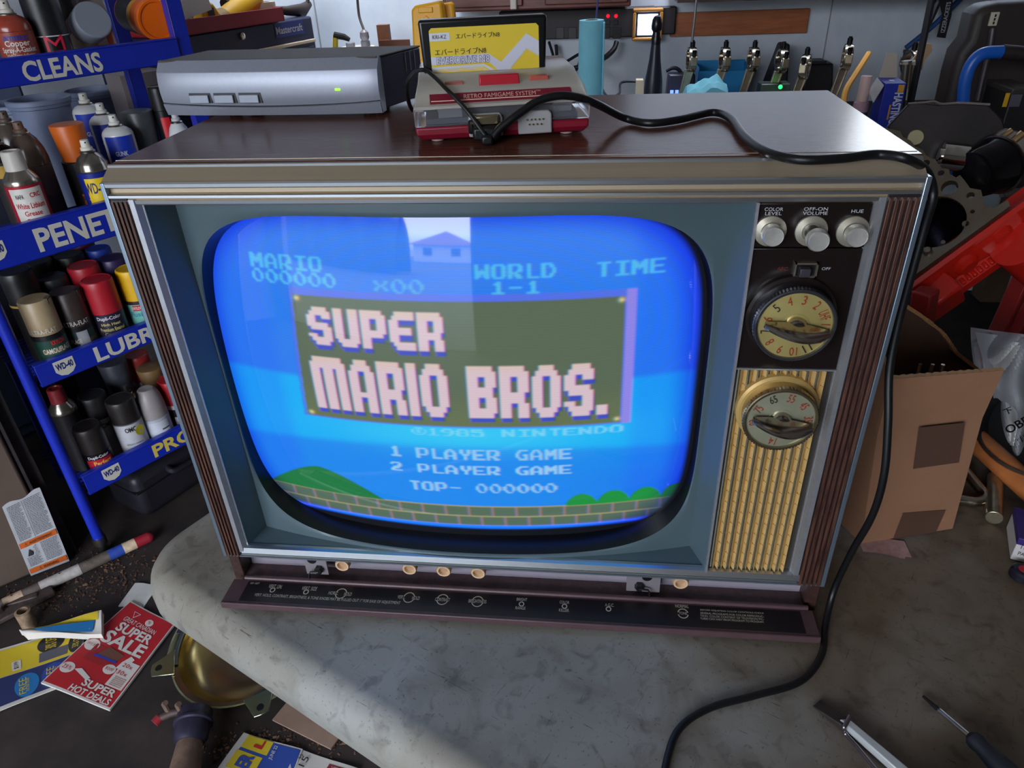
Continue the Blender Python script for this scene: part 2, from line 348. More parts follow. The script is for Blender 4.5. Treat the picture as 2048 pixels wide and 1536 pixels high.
# softness of the old tube: blur, colour fringes, rounded raster
def blur(a, n, ax):
    k = np.hanning(2*n+3)[1:-1]; k /= k.sum(); out = np.zeros_like(a)
    for i, w in enumerate(k): out += w*np.roll(a, i-n, axis=ax)
    return out
img[:] = blur(blur(img, 2, 1), 1, 0); img[..., 0] = np.roll(img[..., 0], 1, axis=1); img[..., 2] = np.roll(img[..., 2], -1, axis=1)
sh = np.abs((XX+.0485)/.2085)**5+np.abs((ZZ-.2175)/.1620)**5.2
ms = 1-S(.86, 1.0, sh); edge = S(.45, .95, sh)
img[:] = img*(1-edge[..., None]*np.array([.8, .72, .12]))
lowm = S(.0655, .0705, ZZ-.004*(np.abs(XX+.045)/.2)**2); bl = np.exp(-((ZZ-.0712-.004*(np.abs(XX+.045)/.2)**2)/.0022)**2)*ms
img[:] = img*(ms*lowm)[..., None]; img += bl[..., None]*np.array(lin((10, 50, 255)))*.9
nx, nz_ = len(xs), len(zs); me = bpy.data.meshes.new('screen')
co = np.stack([XX, GY0+(XX-BX)**2/(2*GR)+(ZZ-ZC)**2/(2*GR), ZZ], -1).reshape(-1, 3)
idx = np.arange(nx*nz_).reshape(nz_, nx); quads = np.stack([idx[:-1, :-1], idx[:-1, 1:], idx[1:, 1:], idx[1:, :-1]], -1).reshape(-1, 4)
r5 = (np.abs((XX-BX)/(BW+.002))**5.2+np.abs((ZZ-ZC)/(ZH+.002))**5.2).reshape(-1); quads = quads[(r5[quads] < 1.0).all(1)]
me.vertices.add(len(co)); me.vertices.foreach_set('co', co.ravel().astype('f')); me.loops.add(quads.size); me.loops.foreach_set('vertex_index', quads.ravel().astype('i'))
me.polygons.add(len(quads)); me.polygons.foreach_set('loop_start', np.arange(0, quads.size, 4, dtype='i')); me.polygons.foreach_set('loop_total', np.full(len(quads), 4, 'i'))
me.polygons.foreach_set('use_smooth', np.ones(len(quads), bool)); me.update(); me.validate()
ca = me.color_attributes.new('picture', 'FLOAT_COLOR', 'POINT'); ca.data.foreach_set('color', np.concatenate([img.reshape(-1, 3), np.ones((len(co), 1))], 1).ravel().astype('f'))
sm = bpy.data.materials.new('tube_glass'); sm.use_nodes = True; n_ = sm.node_tree.nodes; L_ = sm.node_tree.links; pb = n_['Principled BSDF']
pb.inputs['Base Color'].default_value = (.012, .013, .018, 1); pb.inputs['Roughness'].default_value = .04; pb.inputs['Specular IOR Level'].default_value = .55
at_ = n_.new('ShaderNodeAttribute'); at_.attribute_name = 'picture'; tcn = n_.new('ShaderNodeTexCoord'); wv = n_.new('ShaderNodeTexWave'); wv.bands_direction = 'Z'; wv.inputs['Scale'].default_value = 290
mr = n_.new('ShaderNodeMapRange'); mr.inputs[3].default_value = .80; mr.inputs[4].default_value = 1.08; mx = n_.new('ShaderNodeMix'); mx.data_type = 'RGBA'; mx.blend_type = 'MULTIPLY'; mx.inputs[0].default_value = 1
L_.new(tcn.outputs['Object'], wv.inputs['Vector']); L_.new(wv.outputs['Fac'], mr.inputs[0]); L_.new(at_.outputs['Color'], mx.inputs[6]); L_.new(mr.outputs[0], mx.inputs[7]); L_.new(mx.outputs[2], pb.inputs['Emission Color']); pb.inputs['Emission Strength'].default_value = .95
me.materials.append(sm); so = bpy.data.objects.new('screen', me); COL.objects.link(so); so.parent = tvr
# ---- control panel
PB = M((30, 22, 21), .22, noise=.1, scale=15)
b = B(); b.bb(.1795, .1815, -.0006, .006, .0475, .3915); b.bb(.1815, .2552, .001, .006, .2618, .2630); b.build('panel_edging', SILV, tvr)
hx, hz = tv(1495, 498)
b = B(); b.bb(.1815, .2552, .0022, .008, .2630, hz-.0004); b.bb(.1815, .2552, .0022, .008, hz+.0004, .3905); b.build('control_panel', PB, tvr, bevel=.0006)
def tvtext(parent, items, mat, y=.0018, name='lettering'):
    for t, px, py, w, h in items:
        b = B(); x, z = tv(px, py, y); k = pxm((x, y, z+TZ)); b.text(t, h/k, lambda a, c, x=x, z=z: Vector((x+a, y, z+c)), w=w/k, bold=0)
        b.build(name, mat, parent)
lt = tvtext(tvr, [('COLOR', 1548, 418.5, 36, 7), ('LEVEL', 1547, 427, 32, 7), ('OFF-ON', 1632, 418, 46, 7), ('VOLUME', 1630.5, 426.5, 48, 7), ('HUE', 1715, 422.5, 23, 7), ('OFF', 1652.5, 537.5, 17, 6)], M((190, 190, 195), .5))
tvtext(tvr, [('AFC', 1565, 537.5, 21, 7)], M((120, 30, 28), .5))
YAX = Rm(PI/2, 'X')                                        # lathe axis pointing at the viewer
def cog(bld, r, y0, y1, n, X, m=0, d=.0006):
    vs_ = []; 
    for y in (y0, y1):
        for i in range(2*n): a = PI*i/n; rr = r+(d if i % 2 else 0); vs_.append(X @ Vector((rr*math.cos(a), rr*math.sin(a), y)))
    k = 2*n; bld.add(vs_, [(i, (i+1) % k, k+(i+1) % k, k+i) for i in range(k)], m)
BR = M((206, 198, 180), .28, .7, noise=.1, scale=50)
for (sx_, sy_, kx, ky, out) in ((1541, 463, 1547, 471, .013), (1623, 463, 1630, 479, .022), (1706, 464, 1709, 473, .013)):
    x, z = tv(sx_, sy_, .001); X = Tm(x, .0022, z) @ YAX
    b = B(); b.lathe([(.0108, 0), (.0106, .0012), (.0065, .0022), (.0060, .0018)], 40, X); sk = b.build('volume_knob' if out > .02 else 'colour_knob', BR, tvr)
    b = B(); b.lathe([(.0048, .001), (.0048, out-.006)], 24, X); b.build('knob_stem', BLK, sk)
    b = B(); b.lathe([(.0062, out-.008), (.0068, out-.0075), (.0070, out-.002), (.0068, out-.001), (.0064, out-.0002), (.0060, out-.0006), (.0002, out-.0012)], 40, X); cog(b, .0070, out-.0075, out-.002, 64, X, d=.0003); b.build('knob_cap', M((222, 218, 212), .28, .6, noise=.12, scale=80), sk)
x0, z0 = tv(1584, 552, .002); x1, z1 = tv(1636, 523, .002)
b = B(); fw = .0012
for a in ((x0, x1, z0, z0+fw), (x0, x1, z1-fw, z1), (x0, x0+fw, z0, z1), (x1-fw, x1, z0, z1)): b.bb(a[0], a[1], -.0012, .003, a[2], a[3])
sw = b.build('fine_tuning_switch', M((190, 180, 160), .3, .9), tvr)
b = B(); b.bb(x0+fw, x1-fw, .0006, .003, z0+fw, z1-fw); b.build('switch_well', BLK, sw)
b = B(); xm = x0+(x1-x0)*.22; b.bb(xm, xm+.0072, -.0040, .002, z0+.0012, z0+.0075); b.build('slider', M((60, 54, 62), .35), sw, bevel=.0006)
def dial(px, py, rpx, prot, nums, face, rimm, hang, num_mats, name, base):
    x, z = tv(px, py, -prot); k = pxm((x, -prot, z+TZ)); R = rpx/k
    X = Tm(x, .002, z) @ YAX; P_ = prot+.002
    bb_ = B(); bb_.lathe([(R*.98, 0), (R*.98, P_-.006), (R, P_-.005), (R, P_-.0008), (R*.97, P_), (R*.915, P_-.0002), (R*.90, P_-.0016)], 72, X, cap=(True, False)); cog(bb_, R, P_-.005, P_-.0008, 72, X, d=.0006)
    dr = bb_.build(name, rimm, tvr)
    bb_ = B(); bb_.lathe([(R*1.14, -.001), (R*1.12, .0035), (R*1.05, .005), (R*1.0, .005)], 72, X); bb_.build('fine_tuning_ring', base, dr)
    bb_ = B(); bb_.lathe([(R*.90, P_-.0018), (R*.35, P_-.0010), (R*.34, P_-.0006), (R*.33, P_-.0010), (.0001, P_-.0008)], 64, X, cap=(False, False)); bb_.build('dial_face', face, dr)
    for t, a, c_ in nums:
            bb_ = B(); Y_ = X @ Rm(-math.radians(a), 'Z') @ Tm(0, R*.72, P_-.0008)
            bb_.text(t, R*.24, lambda u, v, Y_=Y_: Y_ @ Vector((u, v, 0)), w=R*(.10 if len(t) == 1 else .19 if len(t) == 2 else .26))
            bb_.build('channel_number', num_mats[c_], dr)
    bb_ = B(); bb_.lathe([(R*.27, P_-.001), (R*.26, P_+.003), (R*.2, P_+.0055), (.0001, P_+.006)], 40, X, cap=(False, False))
    Xh = X @ Rm(math.radians(hang), 'Z')
    L_ = R*.80; n = 18; vs2 = []
    for i in range(n+1):
        u = -1+2*i/n; w0 = R*.16*(1-.55*u*u); hgt = .0190*(1-.70*u*u); s0 = P_+.0030
        for (dy, dz) in ((-w0, 0), (-w0*.55, hgt*.92), (w0*.0, hgt), (w0*.30, hgt*.90), (w0*.75, hgt*.3), (w0, 0)): vs2.append(Xh @ Vector((u*L_, dy, s0+dz)))
    bb_.add(vs2, [(i*6+j, i*6+j+1, (i+1)*6+j+1, (i+1)*6+j) for i in range(n) for j in range(5)]+[(5, 4, 3, 2, 1, 0), tuple(n*6+j for j in range(6))])
    bb_.build('dial_handle', M((190, 180, 172), .16, 1.), dr, ang=50)
RED = M((150, 50, 32), .5); DKT = M((45, 32, 26), .5)
dial(1591, 654, 80, .017, [(t, 9-27.7*i, c) for i, (t, c) in enumerate([('3', 0), ('4', 0), ('5', 1), ('6', 0), ('7', 1), ('8', 0), ('9', 0), ('10', 0), ('11', 1), ('12', 0), ('13', 0), ('UHF', 0), ('2', 0)])], M((206, 188, 120), .34, .55, noise=.1, scale=40), M((120, 120, 126), .25, .9), -8, [RED, DKT], 'channel_dial', PB)
dial(1562, 842, 73, .016, [('65', -24, 1), ('55', 14, 0), ('45', 48, 0), ('75', -62, 0), ('83', -98, 0), ('35', 86, 0), ('25', 125, 0), ('14', 190, 0)], M((172, 172, 146), .34, .55, noise=.1, scale=40), M((175, 160, 130), .25, .95), -8, [RED, DKT], 'channel_dial', M((200, 165, 100), .4, .3))
# speaker grille
GOLD = M((218, 184, 120), .42, .25, noise=.08, scale=80); GL = M((150, 150, 142), .4, .5)
b = B(); b.bb(.1815, .2552, .0065, .0085, .0495, .2620, 2)
gw = (.2485-.1835)/9
for k in range(9):
    x = .1850+gw*(k+.45)
    z0, z1 = .0515, .2615
    vs_ = []
    for z in (z0, z1): vs_ += [(x-gw*.27, .0005, z), (x-gw*.05, .0045, z+(.0014 if z == z0 else 0)), (x+gw*.03, .0030, z+(.0010 if z == z0 else 0)), (x+gw*.27, .0002, z), (x+gw*.30, .0065, z), (x-gw*.30, .0065, z)]
    b.add(vs_, [(0, 1, 7, 6), (1, 2, 8, 7), (2, 3, 9, 8), (3, 4, 10, 9), (5, 0, 6, 11), (5, 4, 3, 2, 1, 0), (6, 7, 8, 9, 10, 11)], 0)
    b.bb(x-gw*.66, x-gw*.50, .0020, .0065, z0+.001, z1, 1)
    for q in range(17):
        zq = z0+.008+q*.0118
        b.bb(x+gw*.02, x+gw*.09, .0016, .0030, zq, zq+.0006, 3); b.bb(x+gw*.16, x+gw*.21, .0003, .0020, zq, zq+.0005, 3)
b.build('speaker_grille', [GOLD, GL, M((58, 52, 44), .6), M((170, 105, 40), .6)], tvr, ang=15)
# control compartment under the screen
PLUM = M((86, 66, 68), .6, noise=.25, scale=120, bump=.3); LAV = M((150, 140, 152), .5, noise=.05, scale=30)
b = B(); b.bb(-.2745, .2745, -.001, .05, .002, .0055); b.build('compartment_floor', PLUM, tvr)
b = B(); b.bb(-.2745, .2745, .022, .026, .0055, .0372); b.bb(-.262, -.243, .0212, .022, .014, .037); b.bb(.250, .274, .0200, .022, .014, .037); b.build('compartment_back', LAV, tvr)
for px, py in ((686, 1131), (820, 1138), (888, 1142), (957, 1146), (1361, 1166)):
    x, z = tv(px, py-4, .010); X = Tm(x, .010, z) @ YAX
    b = B(); b.lathe([(.0042, .0005), (.0050, .0034), (.0066, .0036), (.0070, .0028), (.0070, -.003), (.004, -.004)], 32, X, cap=(False, True)); cog(b, .0070, -.002, .0026, 30, X, d=.0005); b.lathe([(.0001, .0004), (.0042, .0005)], 32, X, cap=(False, False), m=1)
    b.build('adjustment_wheel', [M((214, 178, 142), .5), M((176, 140, 108), .6)], tvr)
for px0, px1, py, sgn in ((612, 655, 1136, 1), (1253, 1320, 1170, -1)):
    x0, z_ = tv(px0, py, .006); x1, _ = tv(px1, py, .006)
    b = B(); b.bb(x0, x1, .0055, .008, .0120, .0372); br = b.build('hinge_bracket', M((150, 142, 148), .4, .4), tvr)
    b = B(); xc = (x0+x1)/2-.003*sgn; b.lathe([(.0048, 0), (.0048, .0004)], 24, Tm(xc, .0055, .0315) @ YAX); b.build('bracket_hole', BLK, br)
    xs_ = x0+(.0145 if sgn > 0 else .012)
    b = B(); b.lathe([(.0046, 0), (.0046, .004), (.0036, .005), (.0001, .005)], 6, Tm(xs_, .0055, .0205) @ YAX); b.tube([(xs_, .001, .0195), (xs_-.008*sgn, .0008, .0195), (xs_-.0095*sgn, 0, .017), (xs_-.0098*sgn, -.0015, .0100)], .0010, 8); b.build('screw', BLK, br)
# drop-down flap
PLUM2 = M((84, 62, 66), .38, noise=.12, scale=60)
b = B(); b.bb(-.2812, .2800, -.0345, -.0042, .0072, .0098); b.bb(-.2812, .2800, -.0362, -.0338, .0030, .0104); fl = b.build('control_flap', PLUM2, tvr, bevel=.0008)
b = B(); b.cyl((-.270, -.0020, .0100), (.276, -.0020, .0100), .0026, seg=14); b.bb(-.270, .276, -.0044, -.001, .0060, .0090); b.build('hinge_rod', PLUM2, fl)
b = B(); b.bb(-.2645, .2680, -.0318, -.0066, .0098, .0100); b.build('instruction_label', M((26, 20, 22), .4), fl)
FZ = .01012
def fp(px, py): p = atZ(px, py, FZ); return p.x, p.y
INKF = M((196, 186, 170), .6)
def fl_t(t, px, py, w, h, bold=.0):
    b = B(); x, y = fp(px, py); k = pxm((x, y, FZ+TZ)); b.text(t, h/k*1.95, lambda a, c: Vector((x+a, y+c, FZ)), w=w/k, bold=bold); b.build('lettering', INKF, fl)
for a in (('VERT. LIN.', 551, 1173, 28, 5), ('VERT. SIZE', 619, 1177, 31, 5), ('HORIZ.', 667, 1186, 20, 4.5), ('HOLD', 696, 1188, 15, 4.5), ('VERT.', 803, 1194, 16, 4.5), ('HOLD', 832, 1196, 15, 4.5), ('CONTRAST', 885, 1199, 30, 4.5), ('BRIGHTNESS', 955, 1202.5, 36, 4.5), ('BRIGHT', 1044, 1199, 21, 3.8), ('RANGE', 1041, 1216, 20, 3.8), ('COLOR', 1129, 1204.5, 19, 3.8), ('KILLER', 1128, 1220.5, 20, 3.8), ('A.G.C.', 1219, 1210, 18, 4), ('NORMAL', 1364, 1212.5, 26, 4), ('TONE', 1366, 1226.5, 16, 3.4)): fl_t(*a)
for t, py in (('BEFORE ADJUSTING COLOR CONTROLS CHECK', 1223.5), ('SEVERAL PROGRAMS FOR COLOR REPRODUC-', 1229.5), ('TION. COLOR CONTENT OF TELEVISION PIC-', 1235), ('TURES CAN VARY FROM PROGRAM TO PROGRAM.', 1240.5)): fl_t(t, 1464, py, 124, 2.5)
fl_t('VERT. HOLD, CONTRAST, BRIGHTNESS, & TONE KNOBS MAY BE PULLED OUT 1" FOR EASE OF ADJUSTMENT', 653, 1198, 302, 5); fl_t('101-1837', 510, 1166.5, 18, 2.6)
for px, py, r, w in ((545, 1180, .0027, .0009), (612, 1184, .0027, .0009), (682, 1187, .0056, .0008), (818, 1195, .0056, .0008), (885, 1199, .0057, .0008), (955, 1203, .0057, .0008), (1043, 1208, .0026, .0009), (1129, 1212.5, .0026, .0009), (1217, 1218, .0026, .0009), (1366, 1227, .0050, .0008)):
    x, y = fp(px, py); arcs = [(0, 2*PI)] if r < .004 else [(.25, PI-.25), (PI+.25, 2*PI-.25)]
    b = B()
    for a0, a1 in arcs:
        vs_ = []; n = 24
        for i in range(n+1):
            a = a0+(a1-a0)*i/n
            for rr in (r, r-w): vs_.append((x+rr*math.cos(a), y+rr*math.sin(a)*1.15, FZ))
        b.add(vs_, [(2*i, 2*i+1, 2*i+3, 2*i+2) for i in range(n)])
    b.build('printed_ring', INKF, fl)
# ================================================================== room
def bump_mat(rgb, c2, **k): return M(rgb, c2=c2, **k)
FLO = M((40, 32, 30), .75, noise=.5, scale=7, bump=.5, c2=(62, 50, 46), detail=8)
b = B(); b.bb(-3, 3, -2.6, WALLY, -.1, 0); struct(b.build('floor', FLO))
WALLM = M((206, 216, 232), .65, noise=.06, scale=6, c2=(218, 226, 238)); b = B()
b.bb(-3, WIN[0], WALLY, WALLY+.12, 0, 2.7); b.bb(WIN[1], 3, WALLY, WALLY+.12, 0, 2.7); b.bb(WIN[0], WIN[1], WALLY, WALLY+.12, 0, WIN[2]); b.bb(WIN[0], WIN[1], WALLY, WALLY+.12, WIN[3], 2.7)
struct(b.build('wall_back', WALLM))
b = B(); fw = .05
for a in ((WIN[0]-fw, WIN[0], WIN[2]-fw, WIN[3]+fw), (WIN[1], WIN[1]+fw, WIN[2]-fw, WIN[3]+fw), (WIN[0], WIN[1], WIN[2]-fw, WIN[2]), (WIN[0], WIN[1], WIN[3], WIN[3]+fw)): b.bb(a[0], a[1], WALLY-.02, WALLY+.02, a[2], a[3])
struct(b.build('window_1', M((210, 208, 202), .5), bevel=.003))
b = B(); b.bb(-3.1, -3, -2.6, WALLY+.12, 0, 2.7); struct(b.build('wall_left', M((150, 146, 142), .7, noise=.1, scale=5)))
b = B(); b.bb(3, 3.1, -2.6, WALLY+.12, 0, 2.7); struct(b.build('wall_right', M((120, 116, 112), .7, noise=.1, scale=5)))
b = B(); b.bb(-3.1, 3.1, -2.7, WALLY+.12, 2.7, 2.8); struct(b.build('ceiling', M((205, 198, 188), .8, noise=.1, scale=4)))
b = B(); b.bb(-3.1, DOOR[0], -2.7, -2.6, 0, 2.7); b.bb(DOOR[1], 3.1, -2.7, -2.6, 0, 2.7); b.bb(DOOR[0], DOOR[1], -2.7, -2.6, DOOR[3], 2.7); struct(b.build('wall_front', M((150, 142, 134), .8, noise=.1, scale=4)))
b = B(); b.bb(-40, 40, -60, -2.7, -.12, -.02); struct(b.build('driveway', M((96, 94, 92), .9, noise=.1, scale=2)))
hs = thing('house', 'pale house with a pink gable roof across the street, seen only in the screen reflection', 'house', (-6.3, -30, 0))
b = B(); b.bb(-3.2, 3.2, -5, 0, 0, 1.9); b.build('walls', M((214, 206, 204), .7), hs); b = B(); b.prism([(-3.7, 1.8), (3.7, 1.8), (0.6, 3.2)], 5.6, Tm(0, .4, 0) @ Rm(PI/2, 'X')); b.build('roof', M((206, 150, 150), .7), hs)
for x in (-1.6, 1.5):
    b = B(); b.bb(x-.5, x+.5, 0, .03, .7, 1.5); b.build('window', M((60, 66, 80), .2), hs)
hd = thing('blocker', 'added tall dark green hedge outside the garage door, seen only in the screen reflection', 'blocker', (-9.3, -13, 0)); b = B(); rg = random.Random(1)  # added obstacle that blocks low sky in the tube's reflection
b.grid(lambda u, v: (-5+9.6*u, .9*math.cos(PI*v)+.25*math.sin(u*40+v*9), 2.9*math.sin(PI*v)**.5*(1+.10*math.sin(u*31))), 60, 16); b.build('blocker_foliage', M((40, 62, 36), .9, noise=.4, scale=3, bump=.6), hd)
# sawdust and crumbs on the floor around the rack foot
random.seed(3); b = B()
for i in range(1500):
    c = random.choice(((110, 1200), (190, 1130), (215, 1160), (150, 1180), (240, 1120), (60, 1195), (640, 1480), (520, 1490), (470, 1500)))
    p = atZ(c[0]+random.gauss(0, 45), c[1]+random.gauss(0, 20), -TZ); s = abs(random.gauss(.0005, .0009))+.0004
    b.box((p.x, p.y, s*.4), (s*2.6, s*1.3, s*.8), Rm(random.random()*6, 'Z').to_3x3(), m=random.choice((0, 0, 1, 2)))
tag(b.build('sawdust', [M((92, 62, 44), .9), M((70, 46, 34), .9), M((130, 98, 72), .9)]), 'brown sawdust and wood chips scattered on the dark floor', 'sawdust', kind='stuff')
# ================================================================== folding table
TE1 = Vector((.89, -.456, 0)).normalized(); TE2 = Vector((.456, .89, 0)).normalized(); TC = Vector((-.4255, .0157, TZ))
tb = thing('folding_table', 'stained grey moulded folding table carrying the television', 'table', TC, math.atan2(TE1.y, TE1.x))
def rrect(w, d, ins, r, n=12):
    out = []
    for cx, cy, a0 in ((w-r, d-r, 0), (r, d-r, PI/2), (r, r, PI), (w-r, r, 1.5*PI)):
        for i in range(n+1):
            a = a0+PI/2*i/n; rr = max(r-ins, .001); out.append((cx+rr*math.cos(a), cy+rr*math.sin(a)))
    return out
tp = bpy.data.materials.new('moulded_plastic'); tp.use_nodes = True; n_ = tp.node_tree.nodes; L_ = tp.node_tree.links; pb = n_['Principled BSDF']; pb.inputs['Roughness'].default_value = .5
tcn = n_.new('ShaderNodeTexCoord')
def nz(scale, detail=4, st_=(1, 1, 1), dist=0., rot=0.):
    m_ = n_.new('ShaderNodeMapping'); m_.inputs['Scale'].default_value = st_; m_.inputs['Rotation'].default_value = (0, 0, rot); q = n_.new('ShaderNodeTexNoise'); q.inputs['Scale'].default_value = scale; q.inputs['Detail'].default_value = detail; q.inputs['Distortion'].default_value = dist
    L_.new(tcn.outputs['Object'], m_.inputs[0]); L_.new(m_.outputs[0], q.inputs['Vector']); return q.outputs['Fac']
def ramp(f, stops):
    r = n_.new('ShaderNodeValToRGB'); L_.new(f, r.inputs[0]); els = r.color_ramp.elements
    els[0].position, els[1].position = stops[0][0], stops[-1][0]; els[0].color = lin(stops[0][1])+(1,); els[1].color = lin(stops[-1][1])+(1,)
    for p_, c_ in stops[1:-1]: e_ = els.new(p_); e_.color = lin(c_)+(1,)
    return r.outputs[0]
def mul(a, c, f=1., mode='MULTIPLY'):
    q = n_.new('ShaderNodeMix'); q.data_type = 'RGBA'; q.blend_type = mode; q.inputs[0].default_value = f; L_.new(a, q.inputs[6]); L_.new(c, q.inputs[7]); return q.outputs[2]
c_ = ramp(nz(5, 6, dist=.6), [(.28, (132, 124, 112)), (.5, (152, 148, 140)), (.74, (166, 166, 164))])
c_ = mul(c_, ramp(nz(18, 8, dist=1.), [(.30, (176, 160, 140)), (.50, (255, 255, 255)), (1, (255, 255, 255))]), .5)
c_ = mul(c_, ramp(nz(55, 7, dist=.8), [(.30, (180, 172, 176)), (.45, (255, 255, 255)), (1, (255, 255, 255))]), .6)
c_ = mul(c_, ramp(nz(330, 3), [(.29, (70, 66, 68)), (.36, (255, 255, 255)), (1, (255, 255, 255))]), .4)
c_ = mul(c_, ramp(nz(70, 5, dist=.4), [(.27, (80, 74, 72)), (.31, (255, 255, 255)), (1, (255, 255, 255))]), .35)
c_ = mul(c_, ramp(nz(26, 9, (1, 3, 1), 2., .5), [(.0, (0, 0, 0)), (.66, (0, 0, 0)), (.72, (60, 62, 64))]), .8, 'ADD')
c_ = mul(c_, ramp(nz(26, 5, (1, 22, 1), 1.2, .9), [(.28, (120, 112, 110)), (.31, (255, 255, 255)), (1, (255, 255, 255))]), .9)
c_ = mul(c_, ramp(nz(24, 5, (20, 1, 1), 1.2, .3), [(.27, (120, 112, 110)), (.30, (255, 255, 255)), (1, (255, 255, 255))]), .9)
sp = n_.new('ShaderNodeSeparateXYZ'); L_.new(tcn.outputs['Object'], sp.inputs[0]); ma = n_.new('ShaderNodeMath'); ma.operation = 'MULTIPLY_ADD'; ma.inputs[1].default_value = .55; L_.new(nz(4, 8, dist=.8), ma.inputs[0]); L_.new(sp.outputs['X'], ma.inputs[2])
c_ = mul(c_, ramp(ma.outputs[0], [(.78, (255, 255, 255)), (.98, (176, 150, 122)), (1, (176, 150, 122))]), .85)  # right part browned: grime, with the shade there put into the colour
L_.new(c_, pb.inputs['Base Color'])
bp = n_.new('ShaderNodeBump'); bp.inputs['Strength'].default_value = .12; bp.inputs['Distance'].default_value = .001; L_.new(nz(60, 6), bp.inputs['Height']); L_.new(bp.outputs[0], pb.inputs['Normal'])
b = B(); TW, TD = 1.83, .76; prof = [(.012, -.050), (.002, -.050), (0, -.046), (0, -.026), (.003, -.016), (.008, -.009), (.014, -.0040), (.021, -.0008), (.026, -.0001), (.030, -.0004), (.034, -.0007)]
rings = [[(x, y, z) for x, y in rrect(TW, TD, i, .072)] for i, z in prof]; n = len(rings[0])
for k in range(len(rings)-1): b.add(rings[k]+rings[k+1], [(i, (i+1) % n, n+(i+1) % n, n+i) for i in range(n)])
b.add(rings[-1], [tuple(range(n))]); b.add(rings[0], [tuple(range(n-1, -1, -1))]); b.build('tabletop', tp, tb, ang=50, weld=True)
LEG = M((120, 128, 150), .4, .6)
for x0 in (.28, TW-.28):
    for y0 in (.10, TD-.10):
        b = B(); b.tube([(x0, y0, -.05), (x0, y0, -TZ)], .0127, 12); b.build('leg', LEG, tb)
    b = B(); b.tube([(x0, .10, -.52), (x0, TD-.10, -.52)], .010, 10); b.build('stretcher', LEG, tb)
# ================================================================== cable box on the television
TOPZ = TZ+.4184
cbx = thing('cable_box', 'grey cable box with three buttons and a lit green dot on the television', 'cable box', (-.1175, .1655, TOPZ), math.radians(-2.5))
BW_ = .2075; GRY = M((146, 150, 164), .38, .35, noise=.03, scale=300); TOPM = M((74, 64, 58), .6, 0, noise=.12, scale=30, stretch=(.5, 8, 1)); SIDEM = M((58, 58, 84), .45, .1)
b = B(); qd = [(-BW_+.001, .012), (-.001, .012), (.0185, .078), (-BW_+.012, .078)]; b.prism(qd, .0427, Tm(0, 0, .0045)); b.build('body', SIDEM, cbx, bevel=.0012)
b = B(); qd = [(-BW_+.001, .006), (-.0015, .006), (.0190, .0785), (-BW_+.012, .0785)]; b.prism(qd, .0014, Tm(0, 0, .0472)); b.build('top_cover', TOPM, cbx, bevel=.0006)
def fprof(u):  # front curve, bottom to top
    z = .003+.0456*u; return (.0045-.0075*math.sin(PI*min(1, .12+.80*u))+.0045*max(0, u-.8)/.2, z)
b = B(); b.grid(lambda u, v: (-BW_+BW_*u, fprof(v)[0]-.0035*math.sin(PI*u)-(.0012 if v < .16+.06*(2*u-1)**2 else 0)+.002*(abs(2*u-1)**10), fprof(v)[1]), 60, 110)
b.add([(-BW_, fprof(k/10)[0]+.002, fprof(k/10)[1]) for k in range(11)]+[(-BW_, .014, .0486), (-BW_, .014, .003)], [tuple(range(13))]); b.add([(0, fprof(k/10)[0]+.002, fprof(k/10)[1]) for k in range(11)]+[(0, .014, .0486), (0, .014, .003)], [tuple(range(12, -1, -1))])
b.build('front_panel', GRY, cbx, ang=45)
b = B(); b.grid(lambda u, v: (-BW_+BW_*u, fprof(.20)[0]-.0035*math.sin(PI*u)-.0016+.003*v+.002*(abs(2*u-1)**10), .003+.0456*(.175+.065*(2*u-1)**2)-.0002+.0014*v), 50, 1); b.build('groove', BLK, cbx)
for k in range(3):
    xc = -.1665+.0243*k; u_ = (xc+BW_)/BW_; y0 = fprof(.34)[0]-.0035*math.sin(PI*u_)
    b = B(); b.bb(xc-.0105, xc+.0105, y0-.0008, y0+.004, .0142, .0228); rc = b.build('button_recess', BLK, cbx)
    b = B(); b.bb(xc-.0102, xc+.0084, y0-.0026, y0+.003, .0143, .0214); b.build('button', GRY, rc, bevel=.0006)
b = B(); y0 = fprof(.47)[0]-.0035*math.sin(PI*.82); b.bb(-.0385, -.0335, y0-.0006, y0+.002, .0232, .0252); b.build('indicator_light', M((120, 220, 40), .4, emit=(150, 255, 40), es=1.6), cbx, bevel=.0005)
for k in range(3):
    b = B(); yk = .052+.0075*k; xk = -.001+.0195*(yk-.012)/.066; b.bb(xk-.0010, xk+.0006, yk, yk+.0022, .030, .0466); b.build('vent_slot', BLK, cbx)
for x, y in ((-.02, .025), (-BW_+.055, .025), (-.02, .066), (-BW_+.055, .066)):
    b = B(); b.cyl((x, y, 0), (x, y, .0046), .006, seg=16); b.build('foot', BLK, cbx)
